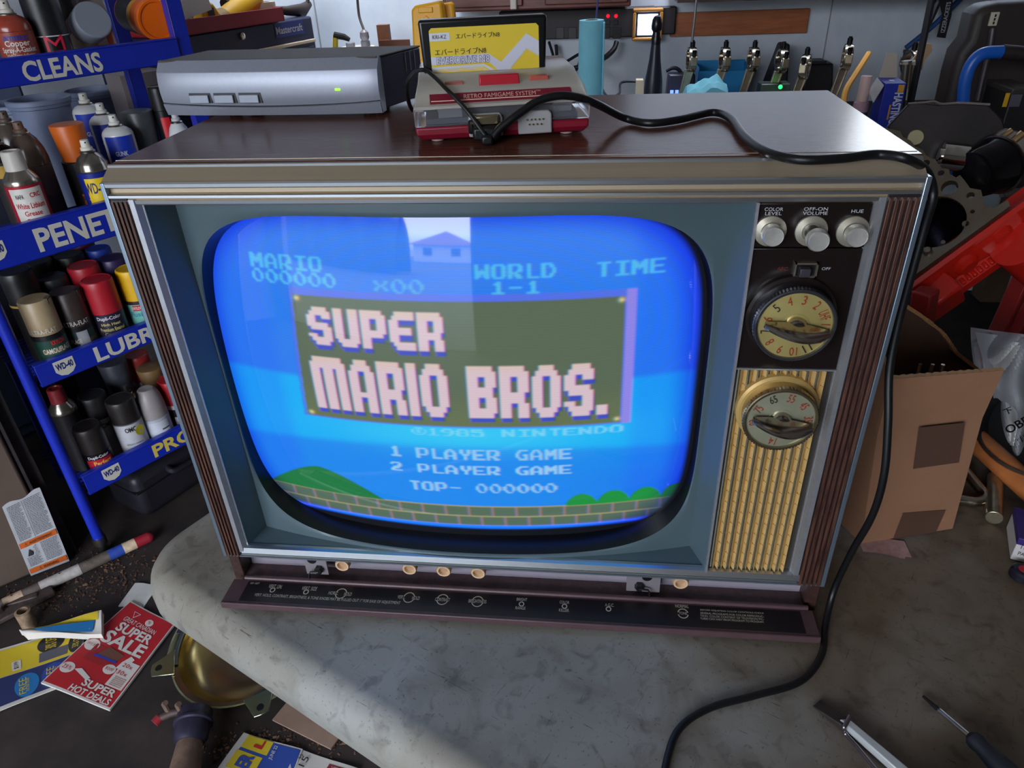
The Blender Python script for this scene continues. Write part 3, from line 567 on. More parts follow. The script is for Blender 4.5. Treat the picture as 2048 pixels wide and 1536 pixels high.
# ================================================================== game console, cartridge and its cable
gc = thing('game_console', 'clear-topped game console with a red base on the television', 'game console', (.0016, .0734, TOPZ), math.radians(11.1))
REDP = M((128, 18, 42), .38); CLR = M((236, 230, 220), .2, trans=.62, ior=1.2, spec=.5); CLR2 = M((226, 226, 232), .08, trans=.92, ior=1.2)
def hexa(b, w0, w1, y0, y1, d0, d1, z0, z1, m=0):   # frustum: w0/w1 half widths; y/d front/back offsets
    b.add([(-w0, y0, z0), (w0, y0, z0), (w0, d0, z0), (-w0, d0, z0), (-w1, y1, z1), (w1, y1, z1), (w1, d1, z1), (-w1, d1, z1)], [(3, 2, 1, 0), (4, 5, 6, 7), (0, 1, 5, 4), (1, 2, 6, 5), (2, 3, 7, 6), (3, 0, 4, 7)], m)
GD = .122
b = B(); hexa(b, .0620, .0655, .003, 0, GD-.003, GD, .0020, .0065); hexa(b, .0655, .0660, 0, 0, GD, GD, .0065, .0118); b.build('base', REDP, gc, bevel=.0014, weld=True)
b = B(); poly = [(.0012, .0240), (.0012, .0250), (.0022, .0262), (.0042, .0266), (.0118, .0330), (.0150, .0352), (.034, .0385), (.046, .0425), (GD-.006, .0425), (GD, .036), (GD, .0240)]
hw_ = [.0658, .0664, .0660, .0655, .0640, .0632, .0620, .0612, .0612, .0640, .0658]
n = len(poly); vs_ = [(-w, p[0], p[1]) for p, w in zip(poly, hw_)]+[(w, p[0], p[1]) for p, w in zip(poly, hw_)]
b.add(vs_, [tuple(range(n)), tuple(range(2*n-1, n-1, -1))]+[(n+i, n+(i+1) % n, (i+1) % n, i) for i in range(n)]); b.build('clear_shell', CLR, gc, bevel=.0011, ang=30)
b = B(); hexa(b, .0660, .0665, .0002, .0008, GD-.0002, GD-.0005, .0119, .0239); b.build('clear_band', CLR2, gc, bevel=.0010)
b = B(); b.bb(-.058, .058, .010, GD-.008, .0122, .0160, 0); b.bb(-.048, -.030, .012, .03, .0160, .0220, 1); b.bb(.040, .054, .014, .05, .0160, .0200, 1); b.build('circuit_board', [M((60, 66, 86), .5), M((120, 120, 126), .4)], gc)
def slope(a, c): t = (c+.0048)/.0096; return Vector((a-.0005, .0046+.0070*t-.0006, .0272+.0056*t+.0006))
b = B(); pts = [(-.0530, -.0046), (.0545, -.0046), (.0530, .0046), (-.0530, .0046)]; v8 = [slope(*p) for p in pts]; v9 = [p+Vector((0, .0012, -.0014)) for p in v8]; b.add(v8+v9, [(0, 1, 2, 3), (0, 4, 5, 1), (1, 5, 6, 2), (2, 6, 7, 3), (3, 7, 4, 0)]); ls = b.build('label_strip', M((120, 26, 46), .35), gc)
b = B(); sl2 = lambda a, c: slope(a, c)+Vector((0, -.00025, .0003)); b.text('RETRO FAMIGAME SYSTEM', .0042, sl2, w=.0540, x=-.0005, y=.0004); b.build('lettering', M((222, 178, 160), .5), ls)
b = B(); b.text('TM', .0014, sl2, w=.0032, x=.0285, y=.0022); b.build('lettering', M((222, 178, 160), .5), ls)
b = B(); b.bb(-.0520, .0535, -.0002, .0002, 0, .0006); b.xf(Matrix.Translation(slope(0, -.0034)+Vector((0, -.0003, .0003)))); b.build('printed_line', M((222, 178, 160), .5), ls)
b = B(); hexa(b, .0155, .0150, .0200, .0215, .0310, .0305, .0350, .0432); b.build('eject_lever', M((176, 28, 44), .3), gc, bevel=.0008)
b = B(); hexa(b, .0075, .0070, .0250, .0255, .0335, .0330, .0365, .0402); o = b.build('reset_button', M((176, 80, 70), .35), gc, bevel=.0006); o.location = (.031, 0, 0)
b = B(); hexa(b, .0075, .0070, .0250, .0255, .0335, .0330, .0365, .0388); o = b.build('power_button', M((168, 90, 84), .35), gc, bevel=.0006); o.location = (-.0345, 0, 0)
for xc in (.0240, -.0132):
    b = B(); b.prism([(-.0128, -.008), (.0128, -.008), (.0128, .006), (.0105, .0085), (-.0105, .0085), (-.0128, .006)], .004, Tm(xc, .001, .0115) @ YAX); pt = b.build('controller_port', M((178, 176, 178), .3, trans=.2), gc, bevel=.001)
    if xc > 0:
        for i in range(9):
            b = B(); b.cyl((xc-.006+(i % 5)*.003+(.0015 if i > 4 else 0), -.0045, .0140-(.0035 if i > 4 else 0)), (xc-.006+(i % 5)*.003+(.0015 if i > 4 else 0), -.003, .0140-(.0035 if i > 4 else 0)), .0006, seg=8); b.build('pin', M((180, 150, 100), .3, 1.), pt)
for x, y in ((-.05, .012), (.05, .012), (-.05, GD-.012), (.05, GD-.012)):
    b = B(); b.cyl((x, y, 0), (x, y, .0022), .005, seg=14); b.build('foot', M((170, 140, 140), .4), gc)
# cartridge
ct = thing('game_cartridge', 'black cartridge with a yellow label standing upright in the clear console', 'cartridge', gc.matrix_basis @ Vector((-.0088, .0500, .0405)), math.radians(11.1))
CW = .0495; CH = .0395
b = B(); b.add([(-CW+.0015, 0, 0), (CW-.0015, 0, 0), (CW-.0015, .016, 0), (-CW+.0015, .016, 0), (-CW, 0, CH), (CW, 0, CH), (CW, .016, CH), (-CW, .016, CH)], [(3, 2, 1, 0), (4, 5, 6, 7), (0, 1, 5, 4), (1, 2, 6, 5), (2, 3, 7, 6), (3, 0, 4, 7)]); b.build('shell', M((15, 15, 17), .3), ct, bevel=.0022, bseg=3)
b = B(); lx0, lx1, lz0, lz1 = -.0418, .0428, .0, .0338
YEL = M((226, 196, 52), .45)
b.prism([(lx0, lz0), (lx1, lz0), (lx1, lz1-.002), (lx1-.002, lz1), (lx0+.002, lz1), (lx0, lz1-.002)], .0006, Tm(0, -.0002, 0) @ YAX); lb = b.build('label', YEL, ct)
LV = M((206, 206, 222), .45)
def clab(name, polys, mat, y=-.0010):
    b = B()
    for p in polys: b.add([(lx0+(lx1-lx0)*u, y, lz0+(lz1-lz0)*v) for u, v in p], [tuple(range(len(p)))])
    return b.build(name, mat, lb)
def band(o, w, col): return [[(0, .40+o), (.53+o*.2, .42+o), (.645, .23+o*1.2), (.645, .23+o*1.2-w*1.5), (.53+o*.2, .42+o-w), (0, .40+o-w)], [(.645, .23+o*1.2), (.885, .80+o), (1, .63+o), (1, .63+o-w*1.2), (.885, .80+o-w*1.3), (.645, .23+o*1.2-w*1.5)]]
clab('printed_band', band(.0, .17, 0), LV)
for o, w in ((-.215, .055), (-.285, .014), (-.315, .010)): clab('printed_band', band(o, w, 0), LV)
clab('code_box', [[(.0, .73), (.185, .735), (.185, .90), (.0, .895)]], M((214, 216, 228), .5))
def ctext(t, u, v, w, h, mat, y, bold=0.):
    b = B(); b.text(t, h*(lz1-lz0), lambda a, c: Vector((lx0+(lx1-lx0)*u+a, y, lz0+(lz1-lz0)*v+c)), w=w*(lx1-lx0), bold=bold); b.build('lettering', mat, lb)
DK = M((38, 36, 34), .5); JP = '\u30a8\u30d0\u30fc\u30c9\u30e9\u30a4\u30d6N8'
ctext('KRI-KZ', .092, .815, .125, .08, DK, -.0013); ctext(JP, .44, .815, .40, .115, DK, -.0013); ctext(JP, .275, .50, .47, .13, DK, -.0013)
Wn_ = glyphs('EVERDRIVE N8')[2]*.73; ctext('EVERDRIVE N8', .295, .315, .485*(Wn_+.09)/Wn_, .15*(.73+.09)/.73, M((46, 40, 90), .5), -.0013, .045); ctext('EVERDRIVE N8', .295, .315, .485, .15, M((226, 226, 240), .5), -.0016, .0)
# cable with plug
cb = thing('controller_cable', 'black cable plugged into the clear console, trailing down onto the table', 'cable', (0, 0, 0))
G = Matrix.Translation(gc.location) @ Rm(math.radians(11.1), 'Z')
b = B(); b.bb(-.0235, -.003, -.0145, -.0015, .0028, .0125); b.bb(-.018, -.009, -.0205, -.010, .0005, .0078); b.bb(-.0265, -.0225, -.006, -.001, .006, .0165); b.xf(G); pg = b.build('plug', RUB, cb, bevel=.0022)
b = B(); b.bb(-.0235, -.0035, -.0085, .001, .0125, .0195); b.xf(G); b.build('metal_shell', M((200, 185, 150), .25, 1.), pg, bevel=.0012)
g = lambda x, y, z: G @ Vector((x, y, z))
b = B(); b.tube(catmull([g(-.013, -.018, .005), g(-.018, -.013, .012), g(-.027, -.006, .024), g(-.040, .008, .0365), g(-.050, .034, .0430), g(-.056, .046, .0455), g(-.064, .050, .0440), g(-.0705, .054, .036), g(-.0725, .066, .022), g(-.0705, .090, .008), g(-.065, .130, .004)], 8), .0017, 10); b.build('thin_cord', RUB, cb)
R_ = .0030
gn = tuple((Rm(math.radians(11.1), 'Z') @ Vector((0, 1, 0)))); 
def gpl(px, py, c): q = g(0, c, 0); return hitp(px, py, gn, gn[0]*q.x+gn[1]*q.y)
pp = [g(-.0095, -.016, .005), gpl(1000, 257, -.014), gpl(1025, 237, -.012), gpl(1048, 220, -.009), gpl(1072, 204, -.006), gpl(1100, 194, -.004), gpl(1130, 191, -.002), gpl(1165, 197, .002), gpl(1200, 211, .008)]
def ontop(px, py, h): return atZ(px, py, .4184+h)
pp += [ontop(1250, 236, .0045), ontop(1300, 246, R_), ontop(1360, 239, R_), ontop(1425, 225, R_), ontop(1462, 238, R_), ontop(1488, 272, R_), ontop(1530, 302, R_), ontop(1595, 319, R_+.0006), ontop(1680, 317, R_+.0006), ontop(1755, 309, R_+.0006), ontop(1815, 318, R_)]
pp += [atX(1853, 343, .2890), atX(1866, 390, .2915), atX(1850, 450, .2925), atX(1825, 540, .2925), atX(1798, 640, .293), atX(1779, 740, .294), atX(1776, 850, .298), atX(1768, 950, .302), atX(1745, 1030, .304), atX(1703, 1105, .302), atX(1668, 1180, .299)]
pp += [atZ(1651, 1250, .004), atZ(1643, 1310, R_), atZ(1600, 1363, R_), atZ(1510, 1391, R_), atZ(1420, 1416, R_), atZ(1360, 1456, R_), atZ(1334, 1520, R_), atZ(1325, 1600, R_), Vector((.128, -.235, TZ+R_)), Vector((.127, -.268, TZ-.004)), Vector((.127, -.283, TZ-.06)), Vector((.130, -.284, .30)), Vector((.14, -.27, .03)), Vector((.22, -.22, .004)), Vector((.55, -.10, .004))]
CORDPTS = pp
b = B(); b.tube(catmull(pp, 10), R_, 12); b.build('thick_cord', RUB, cb)
# ================================================================== blue shelf rack with spray cans
RA = math.radians(57.975); RO = Vector((-1.103, .7136, 0)); RD = np.array((math.cos(RA), math.sin(RA), 0)); RN = np.array((RD[1], -RD[0], 0))
RX = Matrix.Translation(RO) @ Rm(RA, 'Z')
def rk(px, py, yl): p = hitp(px, py, RN, RN @ np.array((RO.x, RO.y, 0))-yl); q = RX.inverted() @ p; return q.x, q.z
BLU = M((24, 44, 168), .32, .0, noise=.06, scale=30, coat=.2); DBLU = M((20, 34, 130), .4)
rack = thing('shelf_rack', 'blue metal shelf rack loaded with spray cans left of the television', 'shelf rack', RO, RA)
STRIP = [1.110, .818, .530, .235]; SH = [.050, .076, .052, .056]; FL = [1.073, .757, .491, .193]
for (x, y) in ((-.012, .014), (.030, .262)):
    b = B(); b.cyl((x, y, .045 if y < .1 else .10), (x, y, 1.62), .0125, seg=20); po = b.build('post', BLU, rack)
    if y < .1:
        b = B(); b.cyl((x, y, .030), (x, y, .052), .0155, seg=20); b.cyl((x, y, .002), (x, y, .032), .010, seg=16); b.build('caster_collar', STEEL, po)
for y in (.004, .262):
    b = B(); b.bb(.507, .541, y, y+.004, .03, 1.62); b.bb(.507, .511, y, y+.022, .03, 1.62); b.bb(.537, .541, y, y+.010, .03, 1.62); b.build('post', BLU, rack, bevel=.0015)
for k in range(4):
    z1 = STRIP[k]; z0 = z1-SH[k]
    b = B(); b.bb(.004, .506, -.002, .001, z0, z1); b.bb(.004, .506, -.004, .012, z1-.004, z1); b.bb(.004, .506, -.002, .014, z0, z0+.003); st_ = b.build('label_strip', BLU, rack, bevel=.001)
    b = B()
    for i in range(14): y = .016+.0185*i; b.bb(.0, .508, y, y+.004, FL[k]-.006, FL[k]-.001)
    for x in (.02, .17, .34, .49): b.bb(x, x+.004, .002, .262, FL[k]-.010, FL[k]-.006)
    b.build('wire_shelf', DBLU if k else M((200, 178, 140), .5), rack)
    t, x0, w, h = (('CLEANS', .2625, .152, .036), ('PENETRATES', .2665, .335, .049), ('LUBRICATES', .2900, .330, .037), ('PROTECTS', .3100, .280, .037))[k]
    if k == 0: x0, w = .260, .150
    b = B(); b.text(t, h, lambda a, c: Vector((x0+a, -.0026, (z0+z1)/2+c-.002)), w=w, bold=.03); b.build('lettering', M((204, 198, 186), .6) if k < 3 else M((214, 190, 84), .6), st_)
    if k:
        xc = (.0, .022, .0600, .0660)[k]; sw_ = .042; zc = z0+SH[k]*.50
        b = B(); b.prism([(-sw_/2, .018), (sw_/2, .018), (sw_/2, -.006), (sw_*.3, -.016), (0, -.020), (-sw_*.3, -.016), (-sw_/2, -.006)], .0008, Tm(xc, -.0018, zc) @ YAX); sd = b.build('shield_sticker', M((206, 200, 186), .6), st_)
        b = B(); b.text('WD-40', .016, lambda a, c: Vector((xc+a, -.0028, zc+.004+c)), w=.036, bold=.04); b.build('lettering', M((22, 34, 110), .5), sd)
# ---- cans
GRYM = M((150, 150, 150), .3, .9)
def facing(x, y):
    c = RX.inverted() @ Vector((CAMP[0], CAMP[1], 0)); return math.atan2(c.y-y, c.x-x)
def can(shelf, px, py, yl, label, dia=.067, body=(30, 30, 34), top='cap', cap=(30, 30, 34), hc=.06, bands=(), texts=(), turn=0., name='spray_can', noz=(222, 218, 208), shoulder=(150, 148, 144), tilt=0., metal=0.):
    x, zt = rk(px, py, yl); z0 = FL[shelf]; H = max(.09, zt-z0); r = dia/2; fa = facing(x, yl)+turn
    w = RX @ Vector((x, yl, z0)); o = thing(name, label, 'spray can', w, RA, 'spray cans on the rack')
    if tilt: o.rotation_euler = (0, tilt, RA)
    hb = H-hc
    bm_ = M(body, .35, metal, noise=.10, scale=25)
    b = B(); b.lathe([(r*.93, 0), (r*.99, .002), (r*.985, .004), (r*.985, hb-.006), (r*.99, hb-.004), (r*.99, hb-.002), (r*.90, hb)], 36); b.build('body', bm_, o)
    cm = M(cap, .4, noise=.12, scale=60, c2=tuple(min(255, int(v*.9+14)) for v in cap))
    if top == 'cap':
        rr = r*.97 if hc < .075 else r*.99
        b = B(); b.lathe([(rr, hb-.001), (rr, hb+hc*.75), (rr*.985, hb+hc-.005), (rr*.95, hb+hc-.0015), (rr*.88, hb+hc), (rr*.84, hb+hc-.0012), (.0001, hb+hc-.0014)], 36, cap=(True, False)); b.build('cap', cm, o)
    elif top == 'taper':
        b = B(); b.lathe([(r*.84, hb-.002), (r*.84, hb), (r*1.0, hb+hc-.004), (r*.97, hb+hc-.001), (r*.9, hb+hc), (.0001, hb+hc-.002)], 36, cap=(True, False)); b.build('cap', cm, o)
    elif top == 'flat':                                   # camouflage cap with a thumb notch
        b = B(); b.lathe([(r*.97, hb-.001), (r*.97, hb+hc-.004), (r*.90, hb+hc), (.0001, hb+hc)], 36, cap=(True, False)); cp = b.build('cap', cm, o)
        Z = Rm(fa+1.1, 'Z'); b = B(); b.prism([(-.011, -.004), (.011, -.004), (.009, .005), (-.009, .005)], .012, Z @ Tm(r*.82, 0, hb+hc-.0116) @ Rm(PI/2, 'Z') @ Rm(0, 'X')); b.build('notch', M(tuple(int(v*.55) for v in cap), .6), cp)
    elif top == 'dome':
        b = B(); b.lathe([(r*.97, hb), (r*.96, hb+hc*.35), (r*.86, hb+hc*.7), (r*.66, hb+hc*.93), (r*.5, hb+hc), (.0001, hb+hc-.001)], 36, cap=(True, False)); b.build('cap', cm, o)
    elif top in ('nozzle', 'bottle'):
        sm_ = M(shoulder, .22, .9 if top == 'nozzle' else 0., noise=.06, scale=30); hn = .024; hs = hc-hn; 
        pr = [(r*.985, hb-.001), (r*1.0, hb+.001), (r*.97, hb+.003), (r*.93, hb+hs*.35), (r*.72, hb+hs*.72), (r*.42, hb+hs*.93), (r*.36, hb+hs), (r*.30, hb+hs+.001)] if top == 'nozzle' else [(r*.985, hb-.001), (r*.98, hb+hs*.2), (r*.90, hb+hs*.5), (r*.70, hb+hs*.8), (r*.46, hb+hs*.97), (r*.44, hb+hs)]
        b = B(); b.lathe(pr, 36, cap=(True, True)); b.build('shoulder', sm_, o)
        b = B(); b.lathe([(r*.46, hb+hs-.002), (r*.47, hb+hs+.001), (r*.40, hb+hs+.003)], 28); b.build('valve_ring', STEEL, o)
        b = B(); b.lathe([(r*.36, hb+hs), (r*.36, hb+hs+.008), (r*.27, hb+hs+.010), (r*.25, hb+H-hb-.001), (r*.20, H), (.0001, H)], 24, cap=(True, False)); nzl = b.build('nozzle', M(noz, .5), o)
        b = B(); d_ = Vector((math.cos(fa+.1-RA*0), math.sin(fa+.1-RA*0), 0)); b.cyl(d_*r*.20+Vector((0, 0, H-.005)), d_*r*.262+Vector((0, 0, H-.005)), .0016, seg=10); b.build('spray_hole', BLK, nzl)
    elif top == 'tallcap':
        b = B(); b.lathe([(r*.98, hb-.001), (r*.98, hb+.004), (r*.90, hb+.010), (r*.62, hb+hc*.38), (r*.60, hb+hc*.40)], 36); b.build('shoulder', M(shoulder, .22, .9), o)
        b = B(); b.lathe([(r*.60, hb+hc*.36), (r*.55, hb+hc*.98), (r*.50, H), (r*.36, H), (r*.34, H-.002), (.0001, H-.002)], 30, cap=(True, False)); b.build('cap', cm, o)
    for (f0, f1, colr, half) in bands:
        b = B(); n = 32; a0, a1 = fa-half, fa+half
        b.grid(lambda u, v: (r*1.0*math.cos(a0+(a1-a0)*u), r*1.0*math.sin(a0+(a1-a0)*u), hb*(f0+(f1-f0)*v)), n, 1); b.build('label', M(colr, .4, noise=.05, scale=40), o)
    for (t, zf, h, colr, wd, da) in texts:
        b = B(); rr = r*1.012
        z = zf*hb if zf <= 1 else hb+(zf-1)*hc
        b.text(t, h, lambda a, c: Vector((rr*math.cos(fa+da+a/rr), rr*math.sin(fa+da+a/rr), z+c)), w=wd, bold=.02 if len(t) > 2 else 0); b.build('lettering', M(colr, .5), o)
    return o
RED_ = (176, 24, 38)
# shelf 1
can(0, 4, 0, .04, 'red-brown gasket spray can at the left end of the top shelf', body=(150, 62, 46), top='bottle', shoulder=(150, 62, 46), hc=.05, noz=(206, 200, 190), bands=((.02, .38, (178, 120, 76), 1.5),), texts=(('ermatex', .86, .010, (50, 60, 150), .045, 0), ('Copper', .72, .013, (220, 206, 200), .044, 0), ('Spray-A-Gasket', .58, .012, (220, 206, 200), .062, 0), ('High-Temp Adhesive', .47, .006, (210, 190, 180), .05, 0)))
can(0, 71, -18, .045, 'black spray can with a red logo on the top shelf', body=(20, 20, 24), cap=(18, 18, 22), hc=.075, bands=((.97, 1.0, (206, 204, 210), PI), (.0, .42, (66, 58, 36), .8)), texts=(('M', .76, .030, (206, 24, 60), .034, .1), ('MASTER', .52, .009, (206, 24, 60), .036, .1)))
can(0, 112, -30, .15, 'tall black bottle with an orange side behind the black can on the top shelf', body=(24, 22, 22), cap=(22, 22, 24), bands=((.0, .95, (190, 96, 36), .35),), name='spray_can')
can(0, 164, -34, .185, 'red and white spray can at the back of the top shelf', body=(196, 70, 44), cap=(200, 190, 184), bands=((.3, .95, (214, 206, 200), .5),))
# lying can and jar on shelf 1
def lying(name, label, cat, px, py, yl, axis, L, r, build):
    x, z = rk(px, py, yl); e = RX @ Vector((x, yl, z)); o = bpy.data.objects.new(name, None); COL.objects.link(o); o.location = e
    o.rotation_euler = (RX.to_3x3() @ Vector(axis)).to_track_quat('Z', 'Y').to_euler(); tag(o, label, cat); build(o); return o
def lc(o):
    r = .033
    b = B(); b.lathe([(r*.96, -.165), (r, -.160), (r, -.042), (r*.98, -.040)], 36); b.build('body', M((92, 30, 32), .4, noise=.3, scale=30), o)
    b = B(); b.lathe([(r*1.04, -.044), (r*1.06, -.006), (r*1.02, -.001), (r*.96, 0), (r*.0005, 0)], 40, cap=(True, False)); b.build('cap', M((124, 130, 142), .42), o, ang=14)
    b = B(); b.grid(lambda u, v: (r*1.004*math.cos(3.4+1.5*u), r*1.004*math.sin(3.4+1.5*u), -.12+.07*v), 16, 1); b.build('label', M((150, 142, 136), .5, noise=.3, scale=50), o)
    b = B(); X = Rm(1.9, 'Z'); b.text('LOCTITE', .009, lambda a, c: Vector((r*1.01*math.cos(2.4+c/r), r*1.01*math.sin(2.4+c/r), -.085+a)), w=.05); b.build('lettering', M((210, 60, 70), .5), o)
lying('spray_can', 'toppled maroon spray can with a grey cap leaning on the top shelf', 'spray can', 186, 39, .015, (-.10, -.96, .30), .165, .033, lc)
def lj(o):
    r = .041
    b = B(); b.lathe([(r*.8, -.16), (r*.95, -.155), (r*.95, -.03), (r*.9, -.022)], 40); b.build('body', M((226, 104, 24), .4), o)
    b = B(); b.lathe([(r*.955, -.15), (r*.955, -.075)], 40, cap=(False, False)); b.build('label', M((26, 22, 22), .45), o)
    b = B(); b.lathe([(r*.955, -.075), (r*.955, -.055)], 40, cap=(False, False)); b.build('label', M((226, 160, 30), .45), o)
    b = B(); b.lathe([(r*.93, -.032), (r*.93, -.020)], 40); b.build('neck_ring', M((206, 200, 196), .5), o)
    b = B(); b.lathe([(r, -.022), (r*1.02, -.004), (r*.97, 0), (r*.86, -.0005), (r*.82, -.003), (r*.0005, -.003)], 48, cap=(True, False)); b.build('lid', M((236, 104, 14), .38), o, ang=14)
    b = B(); b.text('FAST', .012, lambda a, c: Vector((r*.965*math.cos(4.1+c/r), r*.965*math.sin(4.1+c/r), -.11+a)), w=.05); b.build('lettering', M((222, 210, 190), .5), o)
lying('jar', 'orange jar lying on its side with its lid facing out on the top shelf', 'jar', 316, 41, .03, (-.17, -.98, -.06), .16, .041, lj)
# shelf 2
can(1, 19, 301, .045, 'white and red grease spray can with a white cap on the second shelf', body=(170, 26, 44), top='tallcap', cap=(214, 208, 198), hc=.062, shoulder=(168, 160, 148), bands=((.06, .95, (216, 210, 202), .95),), texts=(('NAPA', .83, .009, (30, 30, 34), .015, -.42), ('CRC', .84, .009, RED_, .020, .42), ('White Lithium', .68, .011, RED_, .054, 0), ('Grease', .56, .010, RED_, .032, 0), ('Graisse', .44, .010, RED_, .034, 0), ('au lithium', .32, .010, RED_, .044, 0), ('blanche', .20, .010, RED_, .034, 0)))
can(1, 33, 243, .132, 'dusty brown spray can with a brown nozzle behind the white grease can', dia=.070, body=(96, 80, 72), top='bottle', shoulder=(92, 76, 66), hc=.085, noz=(120, 92, 76), bands=((.25, .55, (70, 60, 66), 1.2),))
can(1, 3, 222, .208, 'brown can with a grey nozzle furthest back on the left of the second shelf', body=(74, 64, 60), top='bottle', shoulder=(80, 70, 64), hc=.08, noz=(96, 80, 72))
can(1, -18, 262, .112, 'dark can with a metal shoulder at the left border of the second shelf', dia=.058, body=(40, 34, 30), top='nozzle', hc=.055, shoulder=(60, 50, 46), noz=(60, 48, 42), bands=((.8, .95, (190, 150, 40), 1.),))
can(1, 131, 247, .116, 'black spray can with a wide orange cap on the second shelf', dia=.068, body=(22, 20, 22), top='taper', cap=(226, 104, 22), hc=.075, bands=((.02, .48, (214, 96, 34), .45),), texts=(('RUST', .40, .012, (24, 22, 24), .030, 0), ('A', .62, .014, (214, 96, 34), .012, .1)))
can(1, 167, 279, .045, 'blue and yellow lubricant can on the second shelf', body=(28, 42, 140), top='nozzle', hc=.062, shoulder=(150, 144, 138), bands=((.38, .90, (232, 196, 30), .80), (.52, .53, (232, 196, 30), .88)), texts=(('WD-40', .73, .023, (24, 30, 92), .044, -.22), ('Multi-Use Product', .30, .006, (150, 160, 210), .045, 0)))
for (px, py, yl, lab) in ((223, 229, .095, 'front one of the three white-topped blue glass cleaner cans on the second shelf'), (197, 206, .163, 'middle one of the three white-topped blue glass cleaner cans on the second shelf'), (163, 186, .232, 'rear one of the three white-topped blue glass cleaner cans on the second shelf')):
    can(1, px, py, yl, lab, dia=.066, body=(206, 206, 208), top='bottle', shoulder=(206, 206, 208), hc=.045, noz=(222, 220, 214), bands=((.02, 1.02, (26, 56, 176), 1.0), (.05, .60, (222, 88, 40), .80)), texts=(('GUNK', .80, .010, (222, 222, 226), .026, -.1), ('ICE', .52, .006, (224, 190, 180), .02, 0), ('d\u00e9givrante', .40, .009, (226, 216, 212), .044, -.1), ('vitres', .24, .009, (226, 216, 212), .030, .1)))
can(1, 272, 221, .13, 'can with a smoky clear cap behind the blue glass cleaners', dia=.070, body=(34, 34, 38), top='taper', cap=(62, 66, 70), hc=.10)
can(1, 312, 172, .108, 'black bottle with a red trigger on the second shelf', dia=.044, body=(18, 18, 22), cap=(18, 18, 22), hc=.05, bands=((.55, .92, (206, 26, 40), .45),), name='spray_bottle')
can(1, 347, 222, .036, 'white bottle with a blue edge at the right end of the second shelf', dia=.054, body=(196, 198, 204), top='bottle', shoulder=(200, 202, 206), hc=.085, noz=(190, 190, 194), bands=((.0, .95, (30, 60, 180), .3),), turn=-.0, name='spray_bottle')
# shelf 3
can(2, 66, 597, .042, 'camouflage spray can with a beige cap at the front of the third shelf', dia=.066, body=(40, 74, 62), top='flat', cap=(176, 152, 116), hc=.075, bands=((.86, 1.0, (24, 22, 26), PI), (.50, .62, (120, 106, 70), .7), (.10, .24, (30, 44, 40), .9)), texts=(('ULTRA-FLAT', 1.13, .010, (206, 196, 180), .056, -.25), ('KRYLON', .78, .010, (206, 40, 44), .028, .40), ('CAMOUFLAGE', .58, .012, (206, 200, 188), .060, .22), ('PAINT', .30, .007, (150, 190, 160), .03, 0)))
can(2, 127, 581, .058, 'camouflage spray can with a dark brown cap beside the beige-capped one', dia=.064, body=(34, 58, 60), top='flat', cap=(58, 44, 40), hc=.078, bands=((.86, 1.0, (24, 22, 26), PI), (.05, .85, (160, 158, 162), .36), (.46, .58, (84, 70, 54), 1.2)), turn=.12, texts=(('ULTRA-FLAT', 1.12, .011, (206, 200, 196), .060, -.2), ('CAMOUFLAGE', .55, .011, (206, 200, 188), .05, -.95)))
can(2, 191, 557, .050, 'dark label spray can with a red cap, front one of two on the third shelf', dia=.068, body=(44, 38, 56), cap=(178, 24, 38), hc=.075, texts=(('Dupli-Color', .86, .011, (214, 206, 214), .054, -.05), ('High Heat', .68, .009, (190, 180, 110), .042, -.05), ('Premium Enamel', .54, .009, (190, 180, 110), .054, -.05), ('Ceramic', .40, .009, (150, 140, 150), .04, -.05)), bands=((.02, .2, (120, 120, 130), .8),))
can(2, 164, 529, .120, 'red-capped spray can standing behind the other red-capped one', dia=.068, body=(50, 36, 44), cap=(178, 24, 38), hc=.075)
can(2, 258, 535, .050, 'turquoise spray can with a yellow cap on the third shelf', dia=.067, body=(120, 190, 176), cap=(240, 184, 10), hc=.072, bands=((.90, 1.0, (40, 34, 40), PI), (.72, .88, (196, 40, 52), .30)), texts=(('KRYLON', .80, .007, (226, 210, 206), .022, .0), ('Fusion', .62, .012, (60, 140, 160), .045, .1)), turn=-.35)
can(2, 194, 495, .185, 'spray can with a blue cap at the back of the third shelf', dia=.058, body=(30, 30, 40), cap=(36, 66, 176), hc=.06)
can(2, 222, 514, .122, 'spray can with a purple cap on the third shelf', dia=.066, body=(30, 26, 40), cap=(48, 34, 82), hc=.08)
can(2, 29, 540, .116, 'wide black-capped can with a gold ring at the left of the third shelf', dia=.070, body=(22, 20, 20), cap=(20, 19, 21), hc=.07, bands=((.96, 1., (150, 120, 60), PI),))
can(2, 70, 522, .198, 'black-capped can behind the gold-ringed can on the third shelf', dia=.072, body=(20, 20, 22), cap=(22, 21, 23), hc=.07)
can(2, 101, 552, .131, 'spray can with a dark grey cap behind the brown-capped camouflage can', dia=.066, body=(26, 26, 28), cap=(42, 44, 46), hc=.07)
can(2, 136, 508, .190, 'black spray can below the blue label strip at the back of the third shelf', dia=.066, body=(22, 22, 26), cap=(20, 20, 24), hc=.07)
can(2, 96, 494, .246, 'dusty clear-capped can at the back of the third shelf', dia=.044, body=(60, 58, 60), cap=(74, 72, 74), hc=.07, top='dome')
can(2, 160, 480, .250, 'spray can with a dull magenta cap furthest back on the third shelf', dia=.058, body=(40, 30, 34), cap=(92, 24, 50), hc=.06)
